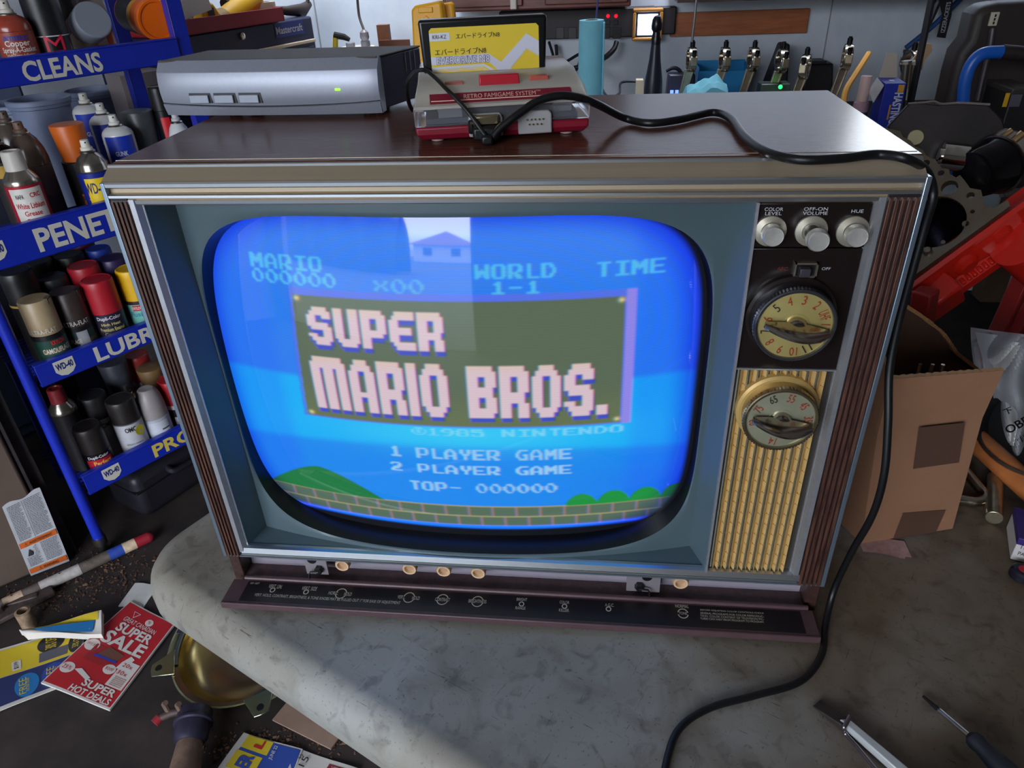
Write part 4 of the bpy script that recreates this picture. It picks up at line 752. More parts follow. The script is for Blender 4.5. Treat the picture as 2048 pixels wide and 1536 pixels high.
# shelf 4
can(3, 171, 850, .040, 'black gloss spray can with a red and yellow label, front left of the fourth shelf', dia=.066, body=(18, 17, 20), cap=(30, 24, 24), hc=.065, bands=((.30, .78, (176, 30, 44), .9), (.02, .28, (84, 104, 170), .9)), texts=(('Dupli-Color', .86, .010, (216, 210, 214), .048, 0), ('Perfect', .64, .011, (220, 170, 60), .040, .15), ('Match', .42, .011, (220, 170, 60), .036, .15)))
oc = can(3, 237, 796, .045, 'white spray can with a black cap and a yellow sticker on the fourth shelf', dia=.068, body=(186, 184, 190), cap=(32, 26, 26), hc=.058, bands=((.97, 1.0, (90, 90, 94), PI),), texts=(('OMC', .84, .013, (30, 30, 34), .026, .0), ('SPRAY PAINT', .45, .005, (120, 120, 130), .04, 0), ('PEINTURE', .30, .005, (120, 120, 130), .036, 0)))
hbz = .10; fa_ = facing(*(RX.inverted() @ oc.location)[:2])+.62
b = B(); b.add([(.0347*math.cos(fa_+.0125*math.cos(q)/.034), .0347*math.sin(fa_+.0125*math.cos(q)/.034), hbz*.78+.0135*math.sin(q)) for q in [2*PI*i/24 for i in range(24)]], [tuple(range(24))]); b.build('sticker', M((206, 190, 40), .5), oc)
can(3, 181, 788, .110, 'second white can with a black cap, behind the one with the yellow sticker', dia=.066, body=(170, 168, 172), cap=(30, 28, 32), hc=.058, texts=(('OMC', .84, .013, (30, 30, 34), .026, .3),))
can(3, 290, 777, .044, 'white spray can with a domed dusty grey cap on the fourth shelf', dia=.068, body=(176, 178, 190), top='dome', cap=(154, 144, 144), hc=.075, bands=((.15, .9, (196, 198, 208), .8),), texts=(('\u2014\u2014', .62, .004, (60, 60, 70), .02, .5),))
can(3, 108, 776, .106, 'silver can with a red lid at the left of the fourth shelf', dia=.062, body=(30, 28, 30), top='tallcap', cap=(120, 26, 34), hc=.06, shoulder=(150, 140, 130))
can(3, 222, 722, .168, 'can with a smoky grey clear cap at the back of the fourth shelf', dia=.068, body=(40, 40, 48), top='taper', cap=(66, 66, 78), hc=.09)
can(3, 298, 733, .122, 'spray can with a gold-brown cap on the fourth shelf', dia=.064, body=(60, 40, 26), top='taper', cap=(124, 92, 56), hc=.06)
can(3, 271, 708, .188, 'red can with a white band at the back of the fourth shelf', dia=.060, body=(150, 30, 36), cap=(170, 40, 38), hc=.05, bands=((.7, .85, (190, 170, 170), PI),))
can(3, 336, 757, .055, 'red-capped can with a white band beside the television, fourth shelf', dia=.060, body=(40, 22, 30), cap=(188, 28, 36), hc=.065, bands=((.86, 1., (206, 190, 190), PI), (.1, .6, (200, 196, 204), .5)))
can(3, 250, 770, .106, 'can with a bare metal nozzle top on the fourth shelf', dia=.048, body=(40, 36, 36), top='nozzle', hc=.05, shoulder=(120, 112, 106), noz=(60, 54, 52))
# printed cartons and grey tubs behind the rack
def carton(name, label, cat, px, py, yl, w, d, h, mats, rz=0., extra=None, z=None):
    x, zt = rk(px, py, yl); o = thing(name, label, cat, RX @ Vector((x, yl, zt-h if z is None else z)), RA+rz); b = B(); b.bb(-w/2, w/2, 0, d, 0, h if z is None else zt-z); b.build('body', mats[0], o, bevel=.001)
    if extra: extra(o, w, h)
    return o
def gex(o, w, h):
    b = B(); b.bb(-w/2, w/2, -.0006, 0, h*.45, h*.75); b.build('label', M((40, 120, 60), .5), o); b = B(); b.bb(-w/2, w*.2, -.0006, 0, h*.75, h); b.build('label', M((196, 160, 40), .5), o)
    b = B(); b.lathe([(.02, 0), (.02, .001)], 24, Tm(-w*.25, -.0008, h*.5) @ YAX); b.build('label', M((40, 70, 140), .5), o)
carton('carton', 'green and yellow printed carton behind the right rack post', 'carton', 285, 145, .33, .12, .08, .15, [M((150, 140, 140), .6)], 0., gex, z=FL[0]-.30)
sb = B(); x_, z_ = rk(285, 185, .33); w_ = RX @ Vector((x_, .36, 0)); sb = B(); 
for (px, py, hh, lab) in ((75, 195, .34, 'grey plastic tub stacked behind the rack under the word CLEANS'), (25, 205, .52, 'grey plastic tub at the left border behind the rack'), (180, 178, .50, 'grey plastic tub behind the glass cleaner cans')):
    x, z = rk(px, py, hh); o = thing('plastic_tub', lab, 'tub', RX @ Vector((x, hh, .74)), RA, 'grey tubs behind the rack')
    h = max(.12, z-.74); b = B(); b.lathe([(.045, 0), (.050, .004), (.062, h-.02), (.066, h-.018), (.066, h), (.062, h), (.048, .01), (.0001, .008)], 32, cap=(True, False)); b.build('body', M((112, 122, 150), .55, noise=.08, scale=20), o)
    b = B(); b.lathe([(.0665, h-.012), (.0685, h-.010), (.0685, h-.002), (.0665, h)], 32, cap=(False, False)); b.build('rim', M((122, 132, 160), .5), o)
x0, _ = rk(0, 300, .30); x1, _ = rk(330, 300, .30); x2, z2 = rk(285, 165, .30)
o = thing('storage_bench', 'low dark bench behind the blue rack carrying the grey tubs', 'bench', RX @ Vector((.25, .42, 0)), RA); b = B(); b.bb(-.14, .36, -.10, .25, .70, .738); b.build('benchtop', M((40, 42, 60), .6, noise=.2, scale=10), o)
for x in (-.11, .33):
    for y in (-.07, .22):
        b = B(); b.bb(x-.025, x+.025, y-.025, y+.025, 0, .70); b.build('leg', M((34, 34, 44), .6), o)
o = thing('storage_cabinet', 'blue-grey cabinet behind the blue rack and the grey tubs', 'cabinet', RX @ Vector((.02, .70, 0)), RA); b = B(); b.bb(-.55, .40, 0, .30, .02, 1.30); b.build('body', M((66, 74, 98), .6, noise=.08, scale=8), o, bevel=.004)
for a_, c_ in ((-.54, -.08), (-.07, .39)):
    b = B(); b.bb(a_, c_, -.016, 0, .06, 1.28); dr_ = b.build('door', M((72, 80, 104), .55), o, bevel=.003); b = B(); xh = c_-.03 if a_ < -.3 else a_+.03; b.tube([(xh, -.016, .90), (xh, -.04, .91), (xh, -.04, 1.0), (xh, -.016, 1.01)], .005, 8); b.build('handle', STEEL, dr_)
# dark plastic case on the floor under the rack
c = RX @ Vector((.26, .13, 0)); o = thing('tool_case', 'dark rounded plastic case on the floor under the blue rack', 'case', c, RA+.12)
b = B(); b.bb(-.16, .16, -.075, .075, 0, .135); b.build('body', M((34, 32, 40), .45, noise=.2, scale=20), o, bevel=.025, bseg=4)
b = B(); b.tube(catmull([(-.06, -.07, .11), (-.05, -.092, .10), (.05, -.092, .10), (.06, -.07, .11)], 8), .008, 10); b.build('handle', M((30, 28, 36), .4), o)
b = B(); b.bb(-.161, .161, -.0765, .0765, .085, .091); b.build('seam', BLK, o, bevel=.002)
# ================================================================== bench and wall behind the television
BZ = TZ+.02
def onb(px, Y, py=180): p = atY(px, py, Y); return p.x
bn = thing('workbench', 'long dark workbench along the white wall behind the television', 'workbench', (0, 0, 0))
b = B(); b.bb(-.80, 2.6, 1.52, 2.34, BZ-.045, BZ); b.build('benchtop', M((70, 58, 50), .6, noise=.3, scale=12, stretch=(1, 8, 1)), bn, bevel=.004)
for x in (-.74, .6, 1.6, 2.5):
    for y in (1.58, 2.28):
        b = B(); b.bb(x-.04, x+.04, y-.04, y+.04, 0, BZ-.045); b.build('leg', M((90, 70, 54), .7, noise=.2, scale=10), bn)
def boxpx(Y, x0, y0, x1, y1):            # world rectangle seen between two pixels on the plane Y
    a, c = atY(x0, y0, Y), atY(x1, y1, Y); return min(a.x, c.x), max(a.x, c.x), min(a.z, c.z), max(a.z, c.z)
# wall: wooden cabinet, power panel, board
x0, _, _, _ = boxpx(2.05, 885, 20, 900, 10); x1 = atY(1262, 8, 2.05).x; zb = atY(1000, 22, 2.05).z
wc = thing('wall_cabinet', 'cherry wood wall cabinet above the power panel at the top border', 'cabinet', (0, 0, 0)); CHY = M((104, 46, 34), .4, noise=.35, scale=14, stretch=(1, 1, 10))
b = B(); b.bb(x0, x1, 2.06, WALLY, zb, zb+.6); b.build('body', CHY, wc, bevel=.004)
xm = (x0+x1)/2
for a, c in ((x0+.01, xm-.04), (xm+.03, x1-.01)): 
    b = B(); b.bb(a, c, 2.045, 2.06, zb+.012, zb+.58); b.build('door', CHY, wc, bevel=.003)
b = B(); p = atY(1027, 10, 2.04); b.bb(p.x-.010, p.x+.010, 2.030, 2.045, zb+.004, zb+.12); b.build('handle', M((206, 198, 190), .4), wc, bevel=.003)
us = thing('wall_shelf', 'dark shelf board along the wall at the top right border', 'shelf', (0, 0, 0)); xa = atY(1345, 0, 2.2).x; zs_ = atY(1500, -3, 2.1).z; b = B(); b.bb(xa, 2.9, 2.02, WALLY, zs_, zs_+.03); b.build('board', M((74, 52, 46), .6, noise=.2, scale=9), us)
for x in (xa+.1, 1.9): 
    b = B(); b.bb(x, x+.02, 2.1, WALLY, zs_+.03, zs_+.10); b.build('bracket', BLKM, us)
Yp = WALLY-.055; x0, x1, z0, z1 = boxpx(Yp, 1000, 82, 1354, 12)
pp_ = thing('power_strip', 'long dark power panel with two red lights mounted on the wall', 'power panel', (0, Yp, 0)); b = B(); b.bb(x0, x1-.07, 0, .055, z0, z1); b.bb(x1-.07, x1, .010, .055, z0+.004, z1-.002); b.build('body', M((44, 36, 42), .55, noise=.1, scale=20), pp_, bevel=.004)
for px in (1216, 1232):
    p = atY(px, 32, Yp); b = B(); b.lathe([(.006, 0), (.0055, .004), (.003, .006), (.0001, .0065)], 18, Tm(p.x, 0, p.z) @ YAX, cap=(True, False)); b.build('red_lamp', M((200, 20, 40), .3, emit=(255, 20, 50), es=1.4), pp_)
    b = B(); p = atY(px, 43, Yp); b.bb(p.x-.007, p.x+.007, -.004, 0, p.z-.010, p.z+.004); b.build('switch', BLK, pp_, bevel=.001)
for px in (1120, 1145, 1212, 1234):
    p = atY(px, 66, Yp); b = B(); b.bb(p.x-.014, p.x+.014, -.002, 0, p.z-.018, p.z+.018); b.build('outlet', M((26, 22, 26), .4), pp_, bevel=.001)
Yl = Yp-.03; x0, x1, z0, z1 = boxpx(Yl, 1264, 82, 1327, 16)
wl = thing('work_light', 'square work light with an orange frame shining blue-white on the power panel', 'work light', (0, Yl, 0)); OF = M((190, 128, 50), .5)
b = B(); f_ = .010
for a in ((x0, x1, z0, z0+f_), (x0, x1, z1-f_, z1), (x0, x0+f_, z0+f_, z1-f_), (x1-f_, x1, z0+f_, z1-f_)): b.bb(a[0], a[1], -.006, .030, a[2], a[3])
b.build('frame', OF, wl, bevel=.003); b = B(); b.bb(x0+f_, x1-f_, .004, .020, z0+f_, z1-f_); b.build('housing', BLK, wl)
b = B(); b.bb(x0+f_+.007, x1-f_-.007, .001, .004, z0+f_+.007, z1-f_-.007); b.build('lens', M((230, 240, 255), .4, emit=(150, 190, 255), es=14), wl, bevel=.001)
x0, x1, z0, z1 = boxpx(WALLY-.02, 1340, 74, 1621, 17); o = thing('wall_board', 'brown wooden board screwed to the wall right of the power panel', 'board', (0, WALLY-.02, 0)); b = B(); b.bb(x0, x1, 0, .02, z0, z1); b.build('plank', M((170, 98, 58), .45, noise=.2, scale=10, stretch=(1, 1, 9)), o, bevel=.002)
# vertical panel joints of the wall
for px in (1652, 640):
    p = atY(px, 80, WALLY); b = B(); b.bb(p.x-.002, p.x+.002, WALLY-.002, WALLY, .0, 2.7); struct(b.build('trim_1' if px > 1000 else 'trim_2', M((150, 152, 158), .6)))
# towel roll
x, Y = onb(1181, 1.80), 1.80; p = atY(1181, 40, Y); h = p.z-BZ; o = thing('paper_towel_roll', 'roll of blue paper towels standing on the workbench', 'paper towel', (x, Y, BZ)); r = 25/pxm((x, Y, 1.0)); TWL = M((126, 196, 216), .85, noise=.06, scale=20, bump=.4)
b = B(); b.lathe([(r, 0), (r*1.02, .02), (r*1.03, h*.5), (r, h*.9), (r*.98, h), (r*.5, h), (r*.48, h-.004), (.0001, h-.004)], 40, cap=(True, False), squash=1.0); b.build('towels', TWL, o)
b = B(); b.lathe([(r*.48, h-.02), (r*.48, h+.001), (r*.42, h+.001), (r*.42, h-.02)], 28, cap=(False, False)); b.build('cardboard_core', M((120, 110, 110), .8), o)
b = B(); b.bb(r*.90, r*1.04, -.03, .006, 0, h*.985); b.build('loose_sheet', TWL, o, bevel=.002)
# bottle with grey side
x, Y = onb(1306, 1.72), 1.72; p = atY(1307, 30, Y); h = p.z-BZ; k = pxm((x, Y, 1.)); o = thing('bottle', 'tall black bottle in front of the work light on the bench', 'bottle', (x, Y, BZ)); r = 18.5/k
b = B(); b.lathe([(r, 0), (r, h*.46), (r*.96, h*.52), (r*.62, h*.68), (r*.50, h*.78), (r*.48, h*.80)], 36); b.build('body', M((36, 38, 56), .35), o)
b = B(); b.lathe([(r*.50, h*.79), (r*.52, h*.83), (r*.44, h*.85), (r*.40, h*.88), (r*.56, h*.90), (r*.58, h*.93), (r*.50, h*.97), (r*.34, h*.99), (.0001, h)], 28, cap=(True, False)); b.build('cap', M((20, 20, 28), .3), o)
b = B(); n = 16; b.grid(lambda u, v: (r*1.02*math.cos(-.55+1.3*u), r*1.02*math.sin(-.55+1.3*u), h*(.02+.44*v)), n, 1); b.build('label', M((112, 112, 116), .6), o)
# pistons with connecting rods
PST = M((60, 58, 58), .4, .7, noise=.2, scale=20); RODM = M((176, 162, 138), .36, .85, noise=.15, scale=30); BOL = M((40, 40, 44), .35, .8)
def rod_thing(o, h, r, style):
    b = B(); b.lathe([(.044, 0), (.046, .002), (.046, .030)], 32); b.prism([(-.042, -.030), (.042, -.030), (.042, -.018), (-.042, -.018)], .045, Tm(0, 0, .03)); b.prism([(-.042, .018), (.042, .018), (.042, .030), (-.042, .030)], .045, Tm(0, 0, .03)); b.build('piston_body', PST, o, bevel=.002)
    b = B(); b.cyl((0, -.038, .052), (0, .038, .052), .011, seg=18); b.build('wrist_pin', CHROME, o)
    lx_ = Vector((math.cos(style), -math.sin(style), 0)); A = Vector((0, 0, .05)); E_ = lx_*.030+Vector((0, 0, h-.064))
    b = B(); dv = E_-A; X = Matrix.Translation(A) @ dv.to_track_quat('Z', 'X').to_matrix().to_4x4(); L = dv.length
    for sx_ in (-1, 1): b.add([X @ Vector(q) for q in ((sx_*.007-.0022, -.006, 0), (sx_*.007+.0022, -.006, 0), (sx_*.007+.0022, .006, 0), (sx_*.007-.0022, .006, 0), (sx_*.011-.0022, -.006, L-.02), (sx_*.011+.0022, -.006, L-.02), (sx_*.011+.0022, .006, L-.02), (sx_*.011-.0022, .006, L-.02))], [(3, 2, 1, 0), (4, 5, 6, 7), (0, 1, 5, 4), (1, 2, 6, 5), (2, 3, 7, 6), (3, 0, 4, 7)])
    b.add([X @ Vector(q) for q in ((-.007, -.0025, 0), (.007, -.0025, 0), (.007, .0025, 0), (-.007, .0025, 0), (-.011, -.0025, L-.02), (.011, -.0025, L-.02), (.011, .0025, L-.02), (-.011, .0025, L-.02))], [(3, 2, 1, 0), (4, 5, 6, 7), (0, 1, 5, 4), (1, 2, 6, 5), (2, 3, 7, 6), (3, 0, 4, 7)]); b.build('connecting_rod', RODM, o, bevel=.001)
    c = E_+Vector((.004, 0, .010)); Xr = Matrix.Translation(c) @ Rm(.22, 'Z') @ Rm(PI/2, 'X') @ Tm(0, 0, -.011)
    b = B(); b.lathe([(.0275, 0), (.034, 0), (.035, .003), (.035, .019), (.034, .022), (.0275, .022)], 36, Xr, cap=(False, False)); b.lathe([(.0275, .022), (.0275, 0)], 36, Xr, cap=(False, False)); b.build('big_end', M((170, 160, 148), .2, 1.), o)
    b = B(); b.cyl(c+Vector((0, 0, .034)), c+Vector((0, 0, .050)), .0075, seg=12); b.cyl(c+Vector((0, 0, .048)), c+Vector((0, 0, .054)), .005, seg=10); b.build('top_bolt', BOL, o)
    for s in (-1, 1):
        X2 = Matrix.Translation(c) @ Rm(.22, 'Z')
        b = B(); b.add([X2 @ Vector(q) for q in ((s*.033, -.010, -.016), (s*.044, -.010, -.012), (s*.044, .010, -.012), (s*.033, .010, -.016), (s*.033, -.010, .014), (s*.043, -.010, .012), (s*.043, .010, .012), (s*.033, .010, .014))], [(3, 2, 1, 0), (4, 5, 6, 7), (0, 1, 5, 4), (1, 2, 6, 5), (2, 3, 7, 6), (3, 0, 4, 7)]); b.build('cap_shoulder', RODM, o, bevel=.002)
        b = B(); b.cyl(X2 @ Vector((s*.0385, 0, .012)), X2 @ Vector((s*.0385, 0, .030)), .0055, seg=12); b.cyl(X2 @ Vector((s*.0385, 0, .022)), X2 @ Vector((s*.0385, 0, .030)), .0075, seg=6); b.build('rod_bolt', BOL, o)
RODS = [(1377, 80, 1352, 1.94, -1.72, 'connecting rod and piston standing on the bench beside the black bottle'), (1442, 80, 1418, 1.96, -1.72, 'connecting rod and piston standing in front of the left half of the blue bin'), (1503, 80, 1470, 1.97, -1.72, 'connecting rod and piston standing in front of the right end of the blue bin'), (1556, 83, 1530, 1.95, -1.72, 'connecting rod and piston standing in front of the sloped black case'), (1596, 94, 1588, 1.90, -2.2, 'shorter brassy connecting rod standing right of the sloped black case'), (1681, 73, 1660, 1.86, -1.95, 'connecting rod and piston at the right end, before the low black bin'), (1806, 84, 1790, 1.80, -1.6, 'connecting rod behind the blue and white printed carton')]
for (px, py, bx, Y, rz, lab) in RODS:
    p = atY(px, py, Y); x = atY((px+bx)/2, 150, Y).x-.006; o = thing('piston_and_rod', lab, 'connecting rod', (x, Y, BZ), rz, 'connecting rods on the bench'); rod_thing(o, p.z-BZ, .035, rz)
# blue bin, cloth, cases, charger
Y = 2.16; x0, x1, z0, z1 = boxpx(Y, 1394, 172, 1503, 140); o = thing('parts_bin', 'bright blue parts bin against the wall behind the connecting rods', 'bin', (0, Y, BZ)); BB = M((50, 160, 232), .45); h = z1-BZ
b = B(); b.bb(x0, x1, 0, .004, 0, h); b.bb(x0, x0+.004, 0, .13, 0, h+.012); b.bb(x1-.004, x1, 0, .13, 0, h+.012); b.bb(x0, x1, .126, .13, 0, h+.016); b.bb(x0, x1, 0, .13, 0, .004); b.build('body', BB, o, bevel=.002)
b = B(); b.bb(x0+.012, x0+.060, -.001, 0, h*.35, h*.75); b.build('sticker', M((90, 140, 180), .6), o); b = B(); b.bb(x0+.01, x1-.01, .01, .12, .004, h*.8); b.build('contents', M((96, 80, 76), .7, noise=.4, scale=40), o)
c = atY(1412, 183, 1.78); o = thing('shop_cloth', 'crumpled light blue shop towel lying on the bench behind the television', 'cloth', (c.x, 1.78, BZ)); rng = random.Random(4)
zp = atY(1435, 152, 1.78).z-BZ; kx = 1/pxm((c.x, 1.78, 1.))
def cl(u, v):
    x = (u-.5)*100*kx; y = (v-.5)*.14; pk = 0
    return (x, y, .004+zp*(.80+.20*u/.68 if u < .68 else 1-.22*(u-.68)/.32)*(1-abs(v-.5)*.35)*min(1, (.5-abs(v-.5))*7)*min(1, (.5-abs(u-.5))*14)+.003*math.sin(u*23+v*9)+.003*math.sin(v*31))
b = B(); b.grid(cl, 30, 20); b.build('cloth', TWL, o, ang=25)
def slab(name, label, cat, Y, x0, y0, x1, y1, d, mat, lean=0., bev=.006):
    a = boxpx(Y, x0, y0, x1, y1); o = thing(name, label, cat, (0, Y, BZ)); b = B(); h = a[3]-BZ
    b.add([(a[0], 0, 0), (a[1], 0, 0), (a[1], d, 0), (a[0], d, 0), (a[0]+lean, d*.45, h), (a[1]-.006, d*.45, h), (a[1]-.006, d, h), (a[0]+lean, d, h)], [(3, 2, 1, 0), (4, 5, 6, 7), (0, 1, 5, 4), (1, 2, 6, 5), (2, 3, 7, 6), (3, 0, 4, 7)]); b.build('body', mat, o, bevel=bev); return o, a, h
DKC = M((30, 28, 36), .5, noise=.1, scale=20)
o, a, h = slab('tool_case', 'tall black case with a sloped side standing against the wall', 'case', 2.12, 1524, 175, 1592, 92, .12, DKC, .055)
o, a, h = slab('plastic_bin', 'low black bin with a notched lid against the wall right of the rods', 'bin', 2.14, 1606, 168, 1682, 132, .14, DKC, .022); b = B(); b.bb(a[0]+.035, a[1]-.03, .06, .13, h-.002, h+.008); b.build('lid_lip', DKC, o, bevel=.002)
o, a, h = slab('battery_charger', 'small dark charger with blue lights on the bench beside the black bottle', 'charger', 2.02, 1334, 178, 1398, 152, .10, M((40, 40, 62), .4), .006)
for i in range(3):
    b = B(); b.bb(a[0]+.012+.016*i, a[0]+.022+.016*i, .010, .016, h*.55, h*.70); b.build('blue_light', M((90, 130, 255), .4, emit=(110, 140, 255), es=2.0), o)
o, a, h = slab('plastic_tray', 'dark tray with a glowing green light on the bench', 'tray', 1.88, 1520, 182, 1592, 172, .10, M((34, 44, 40), .45), .01, .003)
p = atY(1561, 174, 1.878); b = B(); b.lathe([(.006, 0), (.005, .005), (.0001, .007)], 18, Tm(p.x, 0, p.z-BZ) @ YAX, cap=(True, False)); b.build('green_light', M((40, 240, 90), .3, emit=(30, 255, 90), es=4), o)
o, a, h = slab('carton', 'small beige carton on the bench left of the black bottle', 'carton', 1.86, 1272, 186, 1292, 163, .06, M((196, 180, 156), .7), .0, .001)
# wall cables
CBL = M((28, 28, 38), .5)
def wirepx(name, label, pts, r, mat=CBL, cat='cable', n=8):
    P = [atY(*p) for p in pts]; o = thing(name, label, cat, P[0]); b = B(); b.tube([q-P[0] for q in catmull(P, n)], r, 8); b.build('cord', mat, o); return o
wirepx('power_cable', 'black power cord hanging from the panel left of the towel roll', [(1098, 84, 2.28), (1106, 110, 2.25), (1112, 135, 2.2), (1135, 122, 2.22), (1160, 108, 2.24), (1160, 120, 2.24), (1152, 140, 2.2), (1130, 155, 2.15), (1118, 190, 2.1)], .005)
wirepx('power_cable', 'second cord sagging below the panel left of the towel roll', [(1112, 90, 2.30), (1118, 140, 2.26), (1135, 140, 2.2), (1158, 134, 2.2), (1185, 150, 2.15)], .006)
wirepx('power_cable', 'thick black cord looping down from the panel right of the towel roll', [(1233, 84, 2.29), (1228, 98, 2.27), (1214, 112, 2.24), (1195, 122, 2.2)], .009)
wirepx('adapter_cable', 'thin cord with a small adapter behind the bench right of the towel roll', [(1198, 84, 2.29), (1196, 130, 2.25), (1200, 165, 2.15), (1215, 193, 1.94), (1238, 187, 2.02), (1243, 165, 2.1), (1275, 163, 2.12)], .004)
wirepx('wire', 'thin wire hanging down behind the paper towel roll', [(1196, -12, 1.9), (1194, 20, 1.9), (1192, 40, 1.9)], .003, M((70, 70, 130), .5), 'wire')
wirepx('steel_rod', 'thin steel rod hanging over the first connecting rod', [(1394, -12, 1.9), (1390, 30, 1.9), (1384, 84, 1.9)], .0035, M((150, 146, 150), .3, .9), 'rod')
wirepx('charger_cable', 'black cord arching above the small charger', [(1332, 142, 2.1), (1346, 136, 2.1), (1358, 140, 2.1), (1364, 152, 2.1)], .006)
# ---- right part of the bench
wirepx('yellow_hose', 'yellow hose end leaning against the wall left of the blue carton', [(1686, 210, 1.62), (1692, 180, 1.66), (1710, 150, 1.72), (1726, 125, 1.78), (1738, 106, 1.82)], [.008]*32+[.006], M((206, 144, 40), .5), 'hose')
Y = 1.50; x0, x1, z0, z1 = boxpx(Y, 1741, 250, 1812, 166); o = thing('piston_ring_carton', 'blue printed carton with an open grey flap behind the television corner', 'carton', (x0, Y, 0), -.10); CB = M((28, 46, 160), .45); w = x1-x0
bw = .13; b = B(); b.bb(.014, w, 0, .09, BZ, z1); b.build('body', CB, o, bevel=.001); b = B(); b.add([(.016, .088, z1), (w-.002, .088, z1), (w-.012, .10, z1+.056), (.026, .10, z1+.056), (.016, .090, z1), (w-.002, .090, z1), (w-.012, .102, z1+.056), (.026, .102, z1+.056)], [(0, 1, 2, 3), (7, 6, 5, 4), (0, 4, 5, 1), (1, 5, 6, 2), (2, 6, 7, 3), (3, 7, 4, 0)]); b.build('flap', M((176, 164, 150), .7), o)
b = B(); b.add([(.012, -.001, z1-.004), (.014, .09, z1), (-.002, .085, z1-.03), (-.004, 0, z1-.045)], [(0, 1, 2, 3)]); b.add([(.011, -.0005, z1-.004), (.013, .09, z1), (-.003, .085, z1-.03), (-.005, 0, z1-.045)], [(3, 2, 1, 0)]); b.build('flap', M((196, 194, 196), .6), o)
k = w/72
b = B(); b.bb(w*.50, w*.68, .03, .05, z1+.0002, z1+.0008); b.build('sticker', M((200, 200, 206), .6), o)
XB = Tm(w*.80, -.0012, z1-.062) @ YAX @ Rm(-PI/2, 'Z')
b = B(); b.text('HASTINGS', .020, flat(XB), w=.082, bold=.03); b.build('lettering', M((206, 206, 214), .5), o)
b = B(); b.bb(w*.72, w*.94, -.001, 0, z1-.020, z1-.003); b.build('printed_panel', M((206, 146, 40), .5), o); b = B(); b.bb(w*.55, w*.61, -.001, 0, z1-.085, z1-.05); b.build('printed_panel', M((206, 146, 40), .5), o)
x, Y = onb(1724, 1.56, 200), 1.56; p = atY(1729, 152, Y); h = p.z-BZ; k = pxm((x, Y, 1.)); r = 15.5/k; o = thing('dye_bottle', 'bottle of dark liquid with a pinkish cap beside the blue carton', 'bottle', (x, Y, BZ)); b = B(); b.lathe([(r, 0), (r, h*.60), (r*.96, h*.66), (r*.7, h*.70)], 30); b.build('body', M((70, 62, 80), .25, noise=.2, scale=20), o); b = B(); b.lathe([(r*1.002, h*.585), (r*1.0, h*.64), (r*.95, h*.69), (r*.70, h*.71)], 30, cap=(False, False)); b.build('shoulder', M((176, 140, 150), .3), o); b = B(); b.lathe([(r*.72, h*.70), (r*.72, h*.98), (r*.68, h), (.0001, h)], 28, cap=(True, False)); b.build('cap', M((208, 176, 170), .5), o)
Y = 1.62
for (px, lab) in ((1824, 'left one of the two upright grey bolts beside the black bar'), (1842, 'right one of the two upright grey bolts beside the black bar')):
    p = atY(px, 126, Y); q = atY(px-10, 206, Y); o = thing('head_bolt', lab, 'bolt', (q.x, Y, BZ), 0, 'upright bolts'); v = Vector((p.x-q.x, 0, p.z-q.z)); v0 = Vector((0, 0, 0)); ln = (p.z-BZ)/v.z
    b = B(); b.cyl((0, 0, 0), v*ln, .0085, seg=16); b.build('shank', M((120, 116, 104), .4, .8), o); b = B(); b.cyl(v*ln, v*(ln+.06), .013, seg=6); b.cyl(v*(ln-.02), v*ln, .015, seg=18); b.build('head', M((150, 144, 132), .35, .8), o)
p, q = atY(1866, -14, 1.60), atY(1824, 206, 1.60); o = thing('flat_bar', 'tall black flat steel bar leaning up behind the engine block', 'bar', (q.x, 1.60, BZ)); v = p-Vector((q.x, 1.60, BZ)); b = B(); X = v.to_track_quat('Z', 'Y').to_matrix().to_4x4(); b.box((0, 0, 0), (.003, .003, .003)); b.xf(X); b = B(); L = v.length; b.bb(-.014, .014, -.004, .004, 0, L); b.xf(X); b.build('bar', M((40, 38, 44), .45, .4, noise=.2, scale=30), o, bevel=.001)
p = atY(1848, 84, 1.75); q = atY(1815, 175, 1.75); o = thing('cardboard_piece', 'tan cardboard piece leaning behind the black bar', 'cardboard', (q.x, 1.75, BZ)); b = B(); pts = [atY(*c_, 1.75) for c_ in ((1808, 175), (1810, 140), (1850, 86), (1863, 88), (1865, 102), (1850, 120), (1838, 150), (1830, 185))]; b.prism([(c_.x-q.x, c_.z-BZ) for c_ in pts], .006, Tm(0, .006, 0) @ YAX); b.build('sheet', M((196, 162, 124), .75), o)
o = wirepx('blue_rod', 'blue rod leaning diagonally against the wall at the top right', [(1812, 96, 2.25), (1868, 50, 2.26), (1935, -16, 2.28)], .009, M((44, 84, 146), .45), 'rod')
pts = [(1876, -6), (1905, -6), (1902, 30), (1890, 76), (1873, 74), (1884, 30)]; Y = 2.2; p0 = atY(1888, 30, Y); o = thing('strap', 'black hanging strap with pale lettering at the top right', 'strap', p0); b = B(); b.prism([(atY(x, y, Y).x-p0.x, atY(x, y, Y).z-p0.z) for x, y in pts], .004, YAX); b.build('band', M((22, 22, 26), .5), o)
b = B(); a_ = atY(1884, 70, Y)-p0; c_ = atY(1899, -2, Y)-p0; dv = c_-a_; X = Matrix.Translation((a_+c_)/2+Vector((-.002, -.0055, 0))) @ YAX @ Rm(math.atan2(dv.z, dv.x), 'Z'); b.text('IZZERACKETS', .013, flat(X), w=dv.length*.85, bold=.02); b.build('lettering', M((180, 180, 196), .5), o)
o = thing('scissors', 'dark tool with steel tips hanging left of the lettered strap', 'tool', atY(1876, 20, 2.22)); b = B(); b.tube([(0, 0, .05), (-.012, 0, .01), (-.018, 0, -.05), (-.020, 0, -.085)], [.012, .014, .006, .003], 10); b.build('body', M((60, 60, 70), .4, .5), o)
